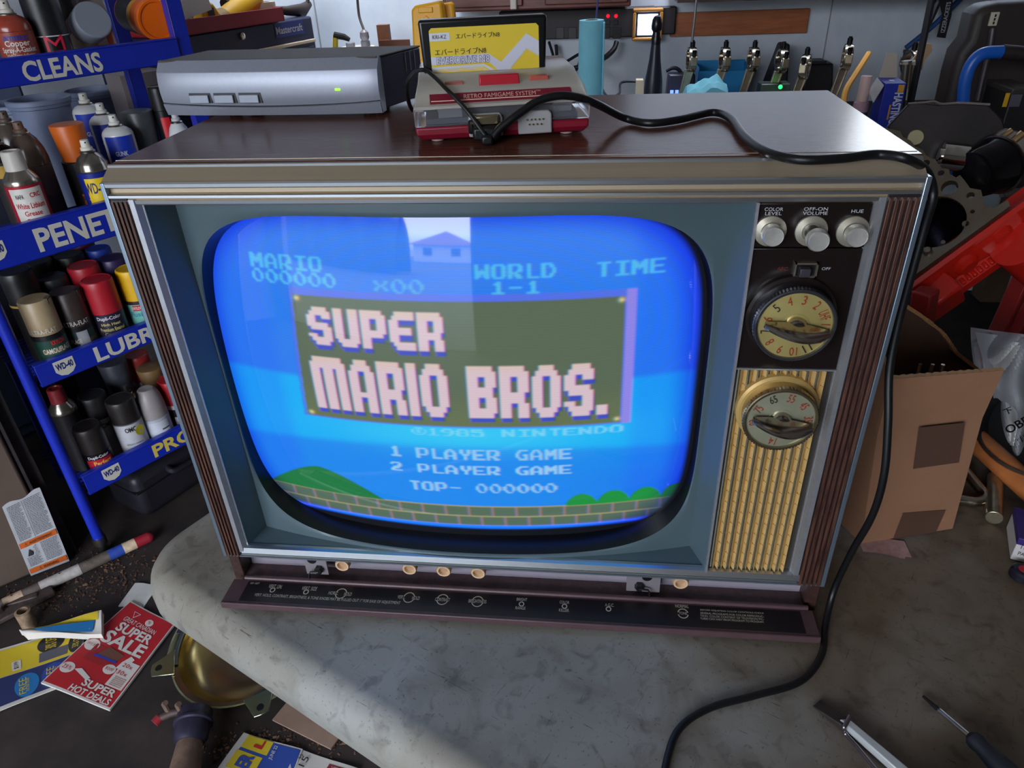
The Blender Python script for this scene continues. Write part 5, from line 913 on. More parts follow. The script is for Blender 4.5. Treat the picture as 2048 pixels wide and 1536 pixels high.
# big dark gas can shape, blue handle, battery
Y = 1.55; pts = [(1897, 206), (1905, 150), (1918, 105), (1938, 80), (1950, 30), (1965, 12), (2000, 6), (2110, 0), (2120, 206)]
p0 = atY(2000, 206, Y); o = thing('seat_shell', 'large dark brown moulded shell standing behind the engine at the right border', 'shell', (p0.x, Y, BZ)); b = B(); b.prism([(atY(x, y, Y).x-p0.x, max(0, atY(x, y, Y).z-BZ)) for x, y in pts[1:-1]]+[(atY(2110, 206, Y).x-p0.x, 0), (atY(1897, 206, Y).x-p0.x, 0)], .09, Tm(0, .09, 0) @ YAX); b.build('body', M((52, 44, 42), .55, noise=.12, scale=10), o, bevel=.020, bseg=4)
a = boxpx(Y-.004, 1976, 52, 2000, 24); b = B(); b.bb(a[0]-p0.x, a[1]-p0.x, -.006, 0, a[2]-BZ, a[3]-BZ); tg = b.build('tag', M((206, 202, 180), .5), o, bevel=.001)
for i in range(3):
    zc = a[2]-BZ+(a[3]-a[2])*(.22+.27*i); b = B(); b.bb(a[0]-p0.x+.008, a[1]-p0.x-.007, -.0075, -.0055, zc-.0028, zc+.0028); b.build('slot', BLK, tg)
b = B(); P = [atY(*c_)-Vector((p0.x, Y, BZ)) for c_ in ((1985, 56, Y-.01), (1978, 100, Y-.012), (1966, 150, Y-.012), (1955, 200, Y-.012))]; b.tube(catmull(P, 6), .007, 10); b.build('rod', M((110, 106, 112), .35, .8), o)
P = [atY(*c_) for c_ in ((1918, 260, 1.36), (1926, 205, 1.36), (1930, 165, 1.36), (1942, 130, 1.36), (1965, 108, 1.36), (2004, 104, 1.36))]; o = thing('bent_tube', 'bent bright blue tube handle with a black grip at the right border', 'handle', P[0]); b = B(); b.tube([q-P[0] for q in catmull(P, 8)], .0135, 16); b.build('tube', M((26, 92, 190), .35), o); b = B(); P2 = [atY(*c_) for c_ in ((2003, 104, 1.36), (2030, 106, 1.36), (2080, 112, 1.36))]; b.tube([q-P[0] for q in P2], .0155, 16); b.build('grip', M((40, 32, 32), .6), o)
b = B(); b.cyl((0, 0, BZ-P[0].z), (0, 0, .004), .0135, seg=16); b.build('tube', M((26, 92, 190), .35), o)
Y = 1.42; a = boxpx(Y, 2003, 255, 2075, 176); o = thing('car_battery', 'black battery with a yellow label at the right border', 'battery', (a[0], Y, 0)); w = a[1]-a[0]; b = B(); b.bb(0, w, 0, .14, BZ, a[3]-.012); b.build('case', M((34, 30, 32), .5), o, bevel=.003); b = B(); b.bb(-.002, w, -.002, .142, a[3]-.014, a[3]); b.build('lid', M((58, 52, 50), .5), o, bevel=.003)
c_ = boxpx(Y-.001, 2004, 214, 2021, 186); b = B(); b.bb(c_[0]-a[0], c_[1]-a[0], -.0012, 0, c_[2], c_[3]); b.build('label', M((220, 170, 30), .5), o); b = B(); b.bb(c_[1]-a[0]+.004, c_[1]-a[0]+.028, -.0012, 0, c_[2], c_[3]); b.build('label', M((90, 90, 100), .5), o)
# ================================================================== left of the cartridge: tool chest, jug, yellow bin
v = ray(1790, -145); CA = math.atan2(v[1], v[0]); cd = np.array((math.cos(CA), math.sin(CA), 0)); cn = np.array((cd[1], -cd[0], 0)); p_ = CAMP+ray(630, 66)*2.42; ck = cn @ p_
def ch(px, py, off=0.): return hitp(px, py, cn, ck+off)
c0 = ch(636, 100); c0.z = 0; chest = thing('tool_chest', 'navy blue tool chest with a cream trim behind the cable box', 'tool chest', c0, CA); Ci2 = chest.matrix_basis.inverted()
cl_ = lambda px, py, off=0.: Ci2 @ ch(px, py, off)
zt = cl_(623, 32).z; NV = M((26, 30, 62), .35, noise=.08, scale=12); t0 = cl_(625, 77.5)
b = B(); b.bb(-.60, 0, .004, .32, .05, zt); b.build('body', NV, chest, bevel=.006)
zl = cl_(500, 92).z; zr = cl_(500, 97).z
b = B(); b.bb(-.60, -.010, -.006, .004, t0.z-.010, t0.z); b.build('trim', M((206, 186, 160), .5), chest, bevel=.002)
for i in range(5): 
    b = B(); z1_ = t0.z-.02-.115*i; b.bb(-.59, -.015, -.001, .006, z1_-.10, z1_); b.build('drawer', NV, chest, bevel=.003)
q = cl_(485, 72); b = B(); b.lathe([(.010, 0), (.010, .006), (.007, .008), (.0001, .008)], 20, Tm(q.x, .004, q.z) @ YAX, cap=(True, False)); b.build('lock', CHROME, chest)
q0, q1 = cl_(552, 64), cl_(606, 60); b = B(); b.bb(q0.x, q1.x+.008, .0025, .0045, q0.z-.018, q0.z+.022); bdg = b.build('badge', M((38, 48, 120), .4), chest); b = B(); b.text('Mastercraft', .021, lambda a, c: Vector((q0.x+.004+a, .0018, q0.z+.002+c)), w=(q1.x-q0.x)*.98, align='l', bold=.01); b.build('lettering', M((190, 186, 192), .4), bdg)
rt = [cl_(363, 30, .02), cl_(565, 13, .02), cl_(571, 41, .02), cl_(373, 64, .02)]; tr = thing('tool_tray', 'open dark red tray full of tools on the navy tool chest', 'tray', chest.matrix_basis @ Vector((rt[2].x, 0, zt)), CA); RT = M((136, 18, 30), .4); th = rt[1].z-rt[2].z
b = B(); x0 = -.46; b.bb(x0, 0, -.018, -.013, 0, th); b.bb(x0, 0, .20, .205, 0, th); b.bb(-.005, 0, -.018, .205, 0, th); b.bb(x0, x0+.005, -.018, .205, 0, th); b.bb(x0, 0, -.018, .205, 0, .004); b.build('body', RT, tr, bevel=.001)
trm = tr.matrix_basis.inverted(); hp = lambda px, py, off: trm @ ch(px, py, off)
def intray(name, label, cat, px, py, off=-.06):
    q = ch(px, py, off); o = thing(name, label, cat, (q.x, q.y, zt+.004), CA); return o, q.z-zt-.004
o, h = intray('tape_measure', 'yellow and black tape measure in the red tray', 'tape measure', 405, 2); b = B(); b.prism([(-.035, 0), (.030, 0), (.036, h*.55), (.020, h*.9), (-.010, h), (-.030, h*.8)], .04, Tm(0, .02, 0) @ YAX); b.build('case', M((222, 172, 24), .4), o, bevel=.006); b = B(); b.bb(-.010, .014, -.022, -.0195, h*.15, h*.75); b.build('grip', M((44, 46, 40), .6), o)
o, h = intray('spirit_level', 'white straightedge sticking out of the red tray', 'straightedge', 372, 4, -.02); b = B(); b.box((0, 0, h*.8), (.16, .012, .045), Rm(-.15, 'Y').to_3x3()); b.box((.0, 0, h*.4), (.012, .010, h*.8)); b.build('blade', M((196, 192, 186), .5), o)
o, h = intray('power_tool', 'yellow power tool with a tube body in the red tray', 'power tool', 470, 6); b = B(); b.tube([(-.06, 0, h*.25), (0, 0, h*.6), (.09, 0, h*1.15)], [.030, .034, .030], 18); b.build('body', M((220, 168, 22), .4), o); b = B(); b.tube([(-.085, 0, h*.14), (-.055, 0, h*.28)], [.032, .033], 18); b.build('collar', M((150, 120, 60), .5), o); b = B(); b.tube([(-.02, .02, h*.9), (.03, .02, h*1.2)], .02, 12); b.build('grip', BLKM, o)
o, h = intray('tape_roll', 'beige tape roll in the red tray', 'tape', 522, 4); b = B(); b.lathe([(.042, 0), (.042, max(.03, h)), (.026, max(.03, h)), (.026, 0)], 32, cap=(False, False)); b.build('roll', M((176, 160, 140), .5), o)
q = ch(590, 25, -.05); o = thing('pry_tool', 'dark tool with a small clamp on the right end of the navy tool chest', 'tool', (q.x, q.y, zt), CA); b = B(); b.tube([(-.10, .02, .03), (-.04, 0, .020), (.04, 0, .016), (.09, .01, .03)], [.008, .014, .020, .012], 12); b.build('body', M((58, 48, 44), .5, .4), o); b = B(); b.tube([(.07, .0, .03), (.085, 0, .06)], .006, 8); b.build('handle', M((40, 34, 32), .5), o)
# jug, nozzle, wood, wire
x, Y = onb(715, 1.9, 95), 1.9; p = atY(715, 92, Y); o = thing('white_jug', 'white canister with two grey caps behind the cable box', 'canister', (x, Y, BZ)); h = p.z-BZ; r = 44/pxm((x, Y, 1.)); b = B(); b.lathe([(r, 0), (r, h-.03), (r*.94, h-.012), (r*.78, h-.002), (.0001, h)], 36, cap=(True, False)); b.build('body', M((214, 204, 186), .5), o)
for dx, dz in ((-.018, .0), (.030, .004)):
    b = B(); b.lathe([(.014, h-.004), (.014, h+.010), (.012, h+.012), (.0001, h+.012)], 20, Tm(dx, -.01, dz), cap=(True, False)); b.build('cap', M((140, 142, 150), .5), o)
b = B(); b.lathe([(.010, h+.012), (.014, h+.02), (.013, h+.035), (.006, h+.042), (.0001, h+.042)], 16, Tm(.030, -.01, .004), cap=(True, False)); b.build('clear_valve', M((196, 190, 196), .2, trans=.5), o)
o = thing('spray_trigger', 'yellow and black spray trigger beside the white canister', 'trigger sprayer', atY(672, 92, 1.85)); z_ = o.location.z-BZ; b = B(); b.tube([(0, 0, -z_), (-.002, 0, 0), (.004, 0, .03)], .008, 12); b.build('stem', M((214, 186, 40), .45), o); b = B(); b.tube([(.0, 0, .03), (.03, 0, .024), (.045, 0, .016)], [.010, .009, .006], 10); b.build('head', BLKM, o)
wirepx('wire', 'dark wire hanging down the wall to the white canister', [(714, -12, 1.95), (718, 30, 1.94), (726, 55, 1.92), (734, 74, 1.9)], .004, M((70, 58, 56), .6), 'wire')
p = atY(763, 50, 2.1); o = thing('wood_block', 'small brown wood upright behind the white canister', 'wood block', (p.x, 2.1, BZ)); b = B(); b.bb(-.018, .020, 0, .03, 0, p.z-BZ); b.build('block', M((130, 78, 50), .6, noise=.2, scale=20), o); b = B(); b.bb(-.012, .09, -.012, .0, 0, atY(763, 80, 2.1).z-BZ); b.build('ledge', M((104, 58, 40), .6), o)
Y = 1.66; P = [(817, 118), (822, 20), (829, 12), (876, 3), (882, 6), (886, 118)]; p0 = atY(850, 118, Y); o = thing('yellow_bin', 'bright yellow moulded plastic case standing behind the black cartridge', 'bin', (p0.x, Y, BZ)); YB = M((246, 178, 16), .42); pts = [(atY(x, y, Y).x-p0.x, max(0, atY(x, y, Y).z-BZ)) for x, y in P]; pts[0] = (pts[0][0], 0); pts[-1] = (pts[-1][0]+.03, 0)
b = B(); b.prism(pts, .05, Tm(0, .05, 0) @ YAX); b.build('shell', YB, o, bevel=.006, bseg=3); b = B(); b.prism([(q[0]+.022, q[1]-.006 if q[1] else 0) for q in pts], .03, Tm(0, .085, 0) @ YAX); b.build('lid', YB, o, bevel=.006, bseg=3)
z1_ = max(q[1] for q in pts); xa_, xb_ = pts[1][0], pts[3][0]
for i in range(3):
    b = B(); zc = z1_-.055-.045*i; b.add([(xa_+.012, -.003, zc), (xa_+.04, -.003, zc+.022), (xa_+.068, -.003, zc), (xa_+.04, -.003, zc-.022), (xa_+.010, .001, zc), (xa_+.04, .001, zc+.024), (xa_+.07, .001, zc), (xa_+.04, .001, zc-.024)], [(0, 3, 2, 1), (0, 1, 5, 4), (1, 2, 6, 5), (2, 3, 7, 6), (3, 0, 4, 7)]); b.build('raised_diamond', YB, o)
b = B(); b.bb(xa_+.02, xb_-.016, -.004, .002, z1_-.026, z1_-.012); b.build('latch', YB, o, bevel=.002)
# ================================================================== right side: engine on its stand, carton, tools
# engine: the deck plane faces up and to the left
EN = np.array((-.50, -.58, .64)); EN /= np.linalg.norm(EN); ep = CAMP+ray(1880, 440)*.98; EK = EN @ ep
def dk(px, py, off=0.): return hitp(px, py, EN, EK+off)
EO = dk(1880, 440); ex = Vector((EN[1]*-1, EN[0], 0)).normalized(); enV = Vector(EN); ey = enV.cross(ex).normalized()
EM = Matrix((( ex.x, ey.x, enV.x, EO.x), (ex.y, ey.y, enV.y, EO.y), (ex.z, ey.z, enV.z, EO.z), (0, 0, 0, 1))); EI = EM.inverted()
eng = bpy.data.objects.new('engine_block', None); COL.objects.link(eng); eng.matrix_world = EM; tag(eng, 'bare engine block with a red painted side standing right behind the television', 'engine block')
def el(px, py, off=0.): q = EI @ dk(px, py, off); return (q.x, q.y)
def holed_plate(name, outline, holes, z0, z1, mat, parent, bev=.0008):
    cu = bpy.data.curves.new('p', 'CURVE'); cu.dimensions = '2D'; cu.fill_mode = 'BOTH'; cu.extrude = (z1-z0)/2
    for pts in [outline]+holes:
        s = cu.splines.new('POLY'); s.points.add(len(pts)-1); s.use_cyclic_u = True
        for i, p in enumerate(pts): s.points[i].co = (p[0], p[1], 0, 1)
    ob = bpy.data.objects.new('p', cu); me = bpy.data.meshes.new_from_object(ob); b = B(); b.add([(v.co.x, v.co.y, v.co.z+(z0+z1)/2) for v in me.vertices], [tuple(p.vertices) for p in me.polygons])
    bpy.data.objects.remove(ob); bpy.data.curves.remove(cu); bpy.data.meshes.remove(me)
    return b.build(name, mat, parent, ang=25)
def circ(c, r, n=40, k=1., a=0.): return [(c[0]+r*math.cos(a)*math.cos(t)-r*k*math.sin(a)*math.sin(t), c[1]+r*math.sin(a)*math.cos(t)+r*k*math.cos(a)*math.sin(t)) for t in [2*PI*i/n for i in range(n)]]
def c3(A, Bp, Cc):
    ax, ay = A; bx, by = Bp; cx, cy = Cc; d = 2*(ax*(by-cy)+bx*(cy-ay)+cx*(ay-by))
    ux = ((ax*ax+ay*ay)*(by-cy)+(bx*bx+by*by)*(cy-ay)+(cx*cx+cy*cy)*(ay-by))/d; uy = ((ax*ax+ay*ay)*(cx-bx)+(bx*bx+by*by)*(ax-cx)+(cx*cx+cy*cy)*(bx-ax))/d
    return (ux, uy), math.hypot(ax-ux, ay-uy)
bc, br = c3(el(1905, 397), el(1933, 428), el(1838, 492))
CAST = M((150, 128, 104), .42, .75, noise=.25, scale=16, c2=(140, 136, 126)); DKI = M((30, 26, 26), .6, .2); REDE = M((212, 34, 20), .28, noise=.06, scale=20, coat=.3)
out = [el(*p) for p in ((1735, 250), (1772, 256), (1800, 262), (1806, 274), (1812, 276), (1822, 282), (1830, 293), (1836, 295), (1846, 300), (1850, 308), (1860, 316), (1870, 318), (1876, 328), (1884, 336), (1898, 338), (1900, 348), (1912, 355), (1920, 350), (1930, 362), (1940, 376), (1962, 380), (1966, 396), (1968, 412), (1990, 416), (2000, 408), (2016, 400), (2020, 412), (1816, 560), (1765, 580))]
hl = [circ(bc, br)]
for px, py, rpx, k in ((1899, 375, 15, .6), (1941, 391, 7, .7), (1945, 423, 4, 1), (1931, 447, 6, .8), (1886, 484, 4, 1), (1843, 502, 6, .8), (1882, 346, 6, .6), (1852, 326, 7, .7), (1788, 270, 3, 1), (1833, 303, 3, .8)): hl.append(circ(el(px, py), rpx/CF*1.0, 20, 1.0))
holed_plate('deck', out, hl, -.012, 0, CAST, eng)
b = B(); b.lathe([(br*.999, -.004), (br*.995, -.012), (br*.995, -.115), (.0001, -.115)], 48, Tm(bc[0], bc[1], 0), cap=(False, False)); b.build('cylinder_bore', M((44, 44, 56), .25, .8), eng)
bc2 = (bc[0], bc[1])
# red water jacket below the deck edge
lo_a, lo_b = el(1816, 560), el(2024, 408); dvx = Vector((lo_b[0]-lo_a[0], lo_b[1]-lo_a[1], 0)); dl = dvx.length; dvx.normalize(); px_ = Vector((dvx.y, -dvx.x, 0)); A0 = Vector((lo_a[0], lo_a[1], 0))
def er(s, w, z): return A0+dvx*(s*dl)+px_*w+Vector((0, 0, z))
b = B(); S_ = 20
pr = [(-.002, -.0122), (.006, -.0005), (.012, -.003), (.018, -.020), (.022, -.034), (.021, -.044), (.034, -.052), (.036, -.066), (.004, -.072)]
b.grid(lambda u, v: er(-.02+1.7*u, (lambda t: pr[int(t)][0]*(1-(t-int(t)))+pr[min(int(t)+1, 8)][0]*(t-int(t)))(min(v*8, 7.999))+.003*max(0, math.sin(u*19))*(.3 < v < .6), (lambda t: pr[int(t)][1]*(1-(t-int(t)))+pr[min(int(t)+1, 8)][1]*(t-int(t)))(min(v*8, 7.999))), 60, 40)
b.add([er(-.02, w, z) for w, z in pr]+[er(-.02, -.04, -.072), er(-.02, -.04, -.0122)], [tuple(range(10, -1, -1))]); b.add([er(1.68, w, z) for w, z in pr]+[er(1.68, -.04, -.072), er(1.68, -.04, -.0122)], [tuple(range(11))])
b.grid(lambda u, v: er(-.02+1.7*u, .004-.044*v, -.072), 2, 1); b.build('water_jacket', REDE, eng, ang=40)
b = B(); random.seed(9)
for i in range(9):
    s = .30+.055*i; c = er(s, .0285, -.0475); b.box(c, (.006, .010, .006), Rm(math.atan2(dvx.y, dvx.x), 'Z').to_3x3())
b.build('casting_mark', REDE, eng, bevel=.002)
b = B()
for s, w_, z in ((.45, .030, -.030), (.80, .026, -.026), (1.1, .028, -.03)): b.lathe([(.020, -.010), (.018, .004), (.012, .010), (.0001, .011)], 20, Matrix.Translation(er(s, w_-.014, z)) @ px_.to_track_quat('Z', 'Y').to_matrix().to_4x4(), cap=(False, False))
b.build('core_plug', REDE, eng)
b = B(); X = Matrix.Translation(er(.12, .022, -.040)); b.box((0, 0, 0), (.05, .05, .052), Rm(math.atan2(dvx.y, dvx.x), 'Z').to_3x3()); b.xf(X); b.build('corner_boss', REDE, eng, bevel=.004)
# back of the block: dark bell plate, main web, journal, valley
def dkp(pts, z): return [el(*p) for p in pts]
nB = np.array((-.22, -.93, .28)); nB /= np.linalg.norm(nB); pB = CAMP+ray(1900, 290)*1.12; kB = nB @ pB
def bp_(px, py, off=0.): return EI @ hitp(px, py, nB, kB+off)
def slabB(name, pts, th, mat, off=0., bev=.002):
    f_ = [bp_(*p, off) for p in pts]; bk = [q-(EI.to_3x3() @ Vector(nB))*th for q in f_]; n = len(pts); b = B()
    b.add(f_+bk, [tuple(range(n-1, -1, -1)), tuple(range(n, 2*n))]+[(i, (i+1) % n, n+(i+1) % n, n+i) for i in range(n)]); return b.build(name, mat, eng, bevel=bev)
BEL = M((40, 34, 34), .42, .6, noise=.3, scale=12)
slabB('rear_wall', ((1774, 254), (1818, 207), (1850, 206), (1880, 209), (1920, 206), (1978, 210), (2006, 240), (2012, 262), (1990, 275), (1960, 300), (1930, 330), (1890, 330), (1850, 318), (1812, 290)), .02, BEL)
pz = [bp_(*p, .002) for p in ((1816, 207.5), (1850, 205), (1868, 203), (1884, 208), (1922, 206), (1980, 209))]
b = B(); b.tube(catmull(pz, 6), .0018, 6); b.build('machined_edge', M((196, 190, 186), .3, .9), eng)
P_ = [bp_(1832, 283, .012), bp_(1836, 270, .016)]; nb_ = EI.to_3x3() @ Vector(nB); b = B(); b.lathe([(.012, -.01), (.012, .0015), (.011, .0022), (.0001, .0022)], 22, Matrix.Translation(bp_(1831, 275, .004)) @ nb_.to_track_quat('Z', 'Y').to_matrix().to_4x4(), cap=(True, False)); b.build('freeze_plug', M((150, 140, 110), .3, .9), eng)
j0, j1 = bp_(1882, 312, .03), bp_(1932, 318, .03); b = B(); b.cyl(j0, j1, .020, seg=28); b.cyl(j0-(j1-j0)*.12, j0, .012, seg=24); b.build('journal', CHROME, eng)
h0, h1 = bp_(1944, 350, .05), bp_(1992, 330, .02); dvh = h1-h0
XH = Matrix.Translation(h0) @ dvh.to_track_quat('Z', 'Y').to_matrix().to_4x4(); L = dvh.length
b = B(); b.lathe([(.024, -.002), (.033, .001), (.036, L*.15), (.0385, L*.5), (.0405, L*.85), (.0415, L), (.040, L*1.03), (.030, L*1.03), (.0001, L*.95)], 40, XH, cap=(True, False)); b.build('damper', M((26, 24, 28), .18, .5), eng)
b = B(); b.lathe([(.0418, L*.97), (.0445, L*.985), (.0450, L*1.02), (.0415, L*1.04)], 40, XH, cap=(False, False)); b.build('damper_rim', M((150, 140, 130), .2, 1.), eng)
VAL = M((120, 112, 108), .4, .6, noise=.2, scale=20)
slabB('lifter_valley', ((1958, 306), (1998, 262), (2012, 256), (2036, 262), (2080, 300), (2100, 360), (2050, 392), (2010, 396), (1998, 360), (1985, 320)), .03, VAL, .014)
for i, (a0, a1) in enumerate((((1984, 318), (2046, 266)), ((1966, 300), (2024, 260)))):
    b = B(); b.tube([bp_(*a0, .017), bp_(*a1, .017)], .0055 if i == 0 else .004, 10); b.build('ridge', M((176, 146, 104), .35, .8), eng)
b = B(); q = bp_(2036, 360, .016); b.lathe([(.012, 0), (.012, .003), (.0001, .003)], 20, Matrix.Translation(q) @ nb_.to_track_quat('Z', 'Y').to_matrix().to_4x4(), cap=(True, False)); b.build('oil_hole', BLK, eng)
b = B(); q = el(1856, 505); b.lathe([(.006, 0), (.006, .006), (.004, .010), (.0001, .010)], 14, Tm(q[0], q[1], 0), cap=(True, False)); b.build('dowel', STEEL, eng)
# engine stand
es = thing('engine_stand', 'red painted engine stand under the engine block at the right border', 'engine stand', (0, 0, 0)); RS = M((150, 26, 24), .4, noise=.1, scale=15)
def rbar(pts, r, name='arm'):
    b = B(); b.tube(pts, r, 4); return b.build(name, RS, es, bevel=.003)
Ys = .46
rbar([atY(1852, 580, .42), atY(1843, 640, .42), atY(1826, 720, .42)], .018)
rbar([atY(2062, 520, .60), atY(1985, 690, .60), atY(1960, 745, .60)], .017, 'leg'); rbar([atY(2090, 560, .62), atY(2010, 700, .62)], .013, 'leg')
p = atY(2030, 488, .47); q = atY(2110, 560, .52); b = B(); b.cyl(p, q, .030, seg=28); b.build('pivot_tube', REDE, es)
c_ = atY(1960, 700, .62); b = B(); b.bb(c_.x-.30, c_.x+.5, .90, .98, .05, .12); b.bb(c_.x+.20, c_.x+.30, .45, 1.2, .05, .12); b.bb(c_.x+.28, c_.x+.34, .90, .96, .12, .90); b.build('base_frame', RS, es, bevel=.005)
for x, y in ((c_.x-.25, .94), (c_.x+.45, .94), (c_.x+.25, .50), (c_.x+.25, 1.15)):
    b = B(); b.cyl((x-.015, y, .032), (x+.015, y, .032), .032, seg=20); b.build('caster', BLK, es)
# ---- open cardboard carton on the table
f = [atZ(1722, 1088), atZ(1905, 1058)]; cA, cB = f[0], f[1]; ca = math.atan2(cB.y-cA.y, cB.x-cA.x); cw = (cB-cA).length
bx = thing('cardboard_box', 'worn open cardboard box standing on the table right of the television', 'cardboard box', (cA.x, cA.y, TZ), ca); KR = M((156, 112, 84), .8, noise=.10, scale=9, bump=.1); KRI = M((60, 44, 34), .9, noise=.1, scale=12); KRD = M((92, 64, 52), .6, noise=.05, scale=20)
bi = bx.matrix_basis.inverted(); bn_ = np.array((math.sin(ca), -math.cos(ca), 0)); bk_ = bn_ @ np.array((cA.x, cA.y, 0))
def bf(px, py, off=0.): return bi @ hitp(px, py, bn_, bk_+off)
ul, ur = bf(1785, 755), bf(2008, 740)
dp = .115
# front panel leans outward at the top
lean = -.030
ul = bi @ hitp(1783, 758, bn_, bk_+.030); ur = bi @ hitp(2008, 741, bn_, bk_+.030); ml = bf(1755, 868, .012); mr_ = bf(1965, 836, .012)
b = B(); t = Vector((0, .004, 0)); fr3 = [Vector((0, 0, .0005)), Vector((cw, 0, .0005)), mr_, ur, ul, ml]
b.add(fr3+[q+t for q in fr3], [(0, 1, 2, 5), (5, 2, 3, 4), (11, 8, 7, 6), (10, 9, 8, 11), (0, 6, 7, 1), (1, 7, 8, 2), (2, 8, 9, 3), (3, 9, 10, 4), (4, 10, 11, 5), (5, 11, 6, 0)]); b.build('front_panel', KR, bx)
b = B(); n = 44; dv = ur-ul
b.grid(lambda u, v: ul+dv*u+Vector((0, -.0005+.005*v, .0005*math.sin(u*190)+.0006)), n, 1); b.build('corrugated_edge', M((176, 132, 90), .8), bx)
bl = bi @ atY(1800, 602, .20); bk0 = Vector((ul.x+.006, dp, 0)); 
lft = [Vector((0, .002, .0005)), ml+Vector((0, .002, 0)), ul+Vector((0, .003, 0)), Vector((-.015, dp, ul.z+.062)), Vector((-.015, dp, .0005))]; tx = Vector((.004, 0, 0))
b = B(); b.add(lft+[q+tx for q in lft], [(0, 1, 2, 3, 4), (9, 8, 7, 6, 5), (0, 5, 6, 1), (1, 6, 7, 2), (2, 7, 8, 3), (3, 8, 9, 4), (4, 9, 5, 0)]); b.build('side_panel', KR, bx)
_t = bi @ hitp(1962, 742, bn_, bk_-dp); RX2, RZ2 = _t.x-.002, _t.z
rgt = [Vector((cw-.004, .002, .0005)), mr_+Vector((-.004, .002, 0)), ur+Vector((-.004, .003, 0)), Vector((RX2, dp, RZ2)), Vector((min(cw, RX2), dp, .0005))]
b = B(); b.add(rgt+[q+tx for q in rgt], [(0, 1, 2, 3, 4), (9, 8, 7, 6, 5), (0, 5, 6, 1), (1, 6, 7, 2), (2, 7, 8, 3), (3, 8, 9, 4), (4, 9, 5, 0)]); b.build('side_panel', KR, bx)
# torn rear panel: high on the left, sloping down to the right
top_px = [(1800, 602), (1815, 612), (1840, 628), (1862, 645), (1880, 660), (1898, 684), (1908, 700), (1928, 716), (1948, 732), (1962, 742)]
yb = dp; bkb = bk_-yb
tp_ = [bi @ hitp(x, y, bn_, bkb) for x, y in top_px]; lowl = Vector((tp_[0].x, yb, .0005)); lowr = Vector((tp_[-1].x, yb, .0005)); poly = [lowl, lowr]+tp_[::-1]; ty = Vector((0, .004, 0))
b = B(); n = len(poly); b.add(poly+[q+ty for q in poly], [tuple(range(n)), tuple(range(2*n-1, n-1, -1))]+[(i, n+i, n+(i+1) % n, (i+1) % n) for i in range(n)]); b.build('rear_panel', M((84, 60, 46), .85, noise=.15, scale=12), bx)  # darker than the outer cardboard: shade inside the box put into the colour
b = B(); random.seed(2)
cv = catmull(tp_, 6); 
for i in range(len(cv)-1): b.box((cv[i]+cv[i+1])/2+Vector((0, -.001, -.001)), ((cv[i+1]-cv[i]).length*1.2, .0075, .0028+.0012*random.random()), Rm(-math.atan2(cv[i+1].z-cv[i].z, cv[i+1].x-cv[i].x), 'Y').to_3x3())
b.build('corrugated_edge', M((168, 122, 78), .85, noise=.3, scale=300), bx)
b = B(); b.bb(.004, cw-.002, .004, dp, .0006, .004); b.build('bottom', KRI, bx)  # bottom likewise coloured dark for the shade inside the box
tq = [bf(1838, 855, .0165), bf(1930, 845, .0165), bf(1918, 925, .009), bf(1826, 938, .009)]
b = B(); b.add(tq, [(3, 2, 1, 0)]); b.build('tape', KRD, bx); tq = [bf(1806, 1026, .0035), bf(1892, 1020, .0035), bf(1872, 1064, .001), bf(1786, 1078, .001)]; b = B(); b.add(tq, [(3, 2, 1, 0)]); b.build('tape', KRD, bx)
p = atY(1862, 744, .20); o = thing('carburetor', 'dark metal part with pins inside the open cardboard box', 'metal part', (p.x, .205, TZ+.004)); h = p.z-TZ-.004; b = B(); b.lathe([(.025, 0), (.026, h*.5), (.022, h*.8), (.018, h*.93), (.0001, h*.95)], 26, cap=(True, False)); b.build('body', M((30, 28, 30), .35, .6), o)
for dx in (-.012, 0, .010):
    b = B(); b.cyl((dx, -.004, h*.9), (dx, -.004, h*1.06), .002, seg=8); b.build('pin', STEEL, o)
p = atZ(1735, 1096); o = thing('receipt', 'torn printed paper scrap sticking out under the cardboard box', 'paper', (p.x+.012, p.y+.004, TZ)); b = B(); b.grid(lambda u, v: (-.018+.046*u, -.010+.026*v-.008*u, .0006+.0016*math.sin(u*5)*(1-v)), 8, 6); b.grid(lambda u, v: (-.018+.046*(1-u), -.010+.026*v-.008*(1-u), .0002+.0014*math.sin((1-u)*5)*(1-v)), 8, 6); b.build('sheet', M((176, 140, 136), .7, noise=.2, scale=120), o)
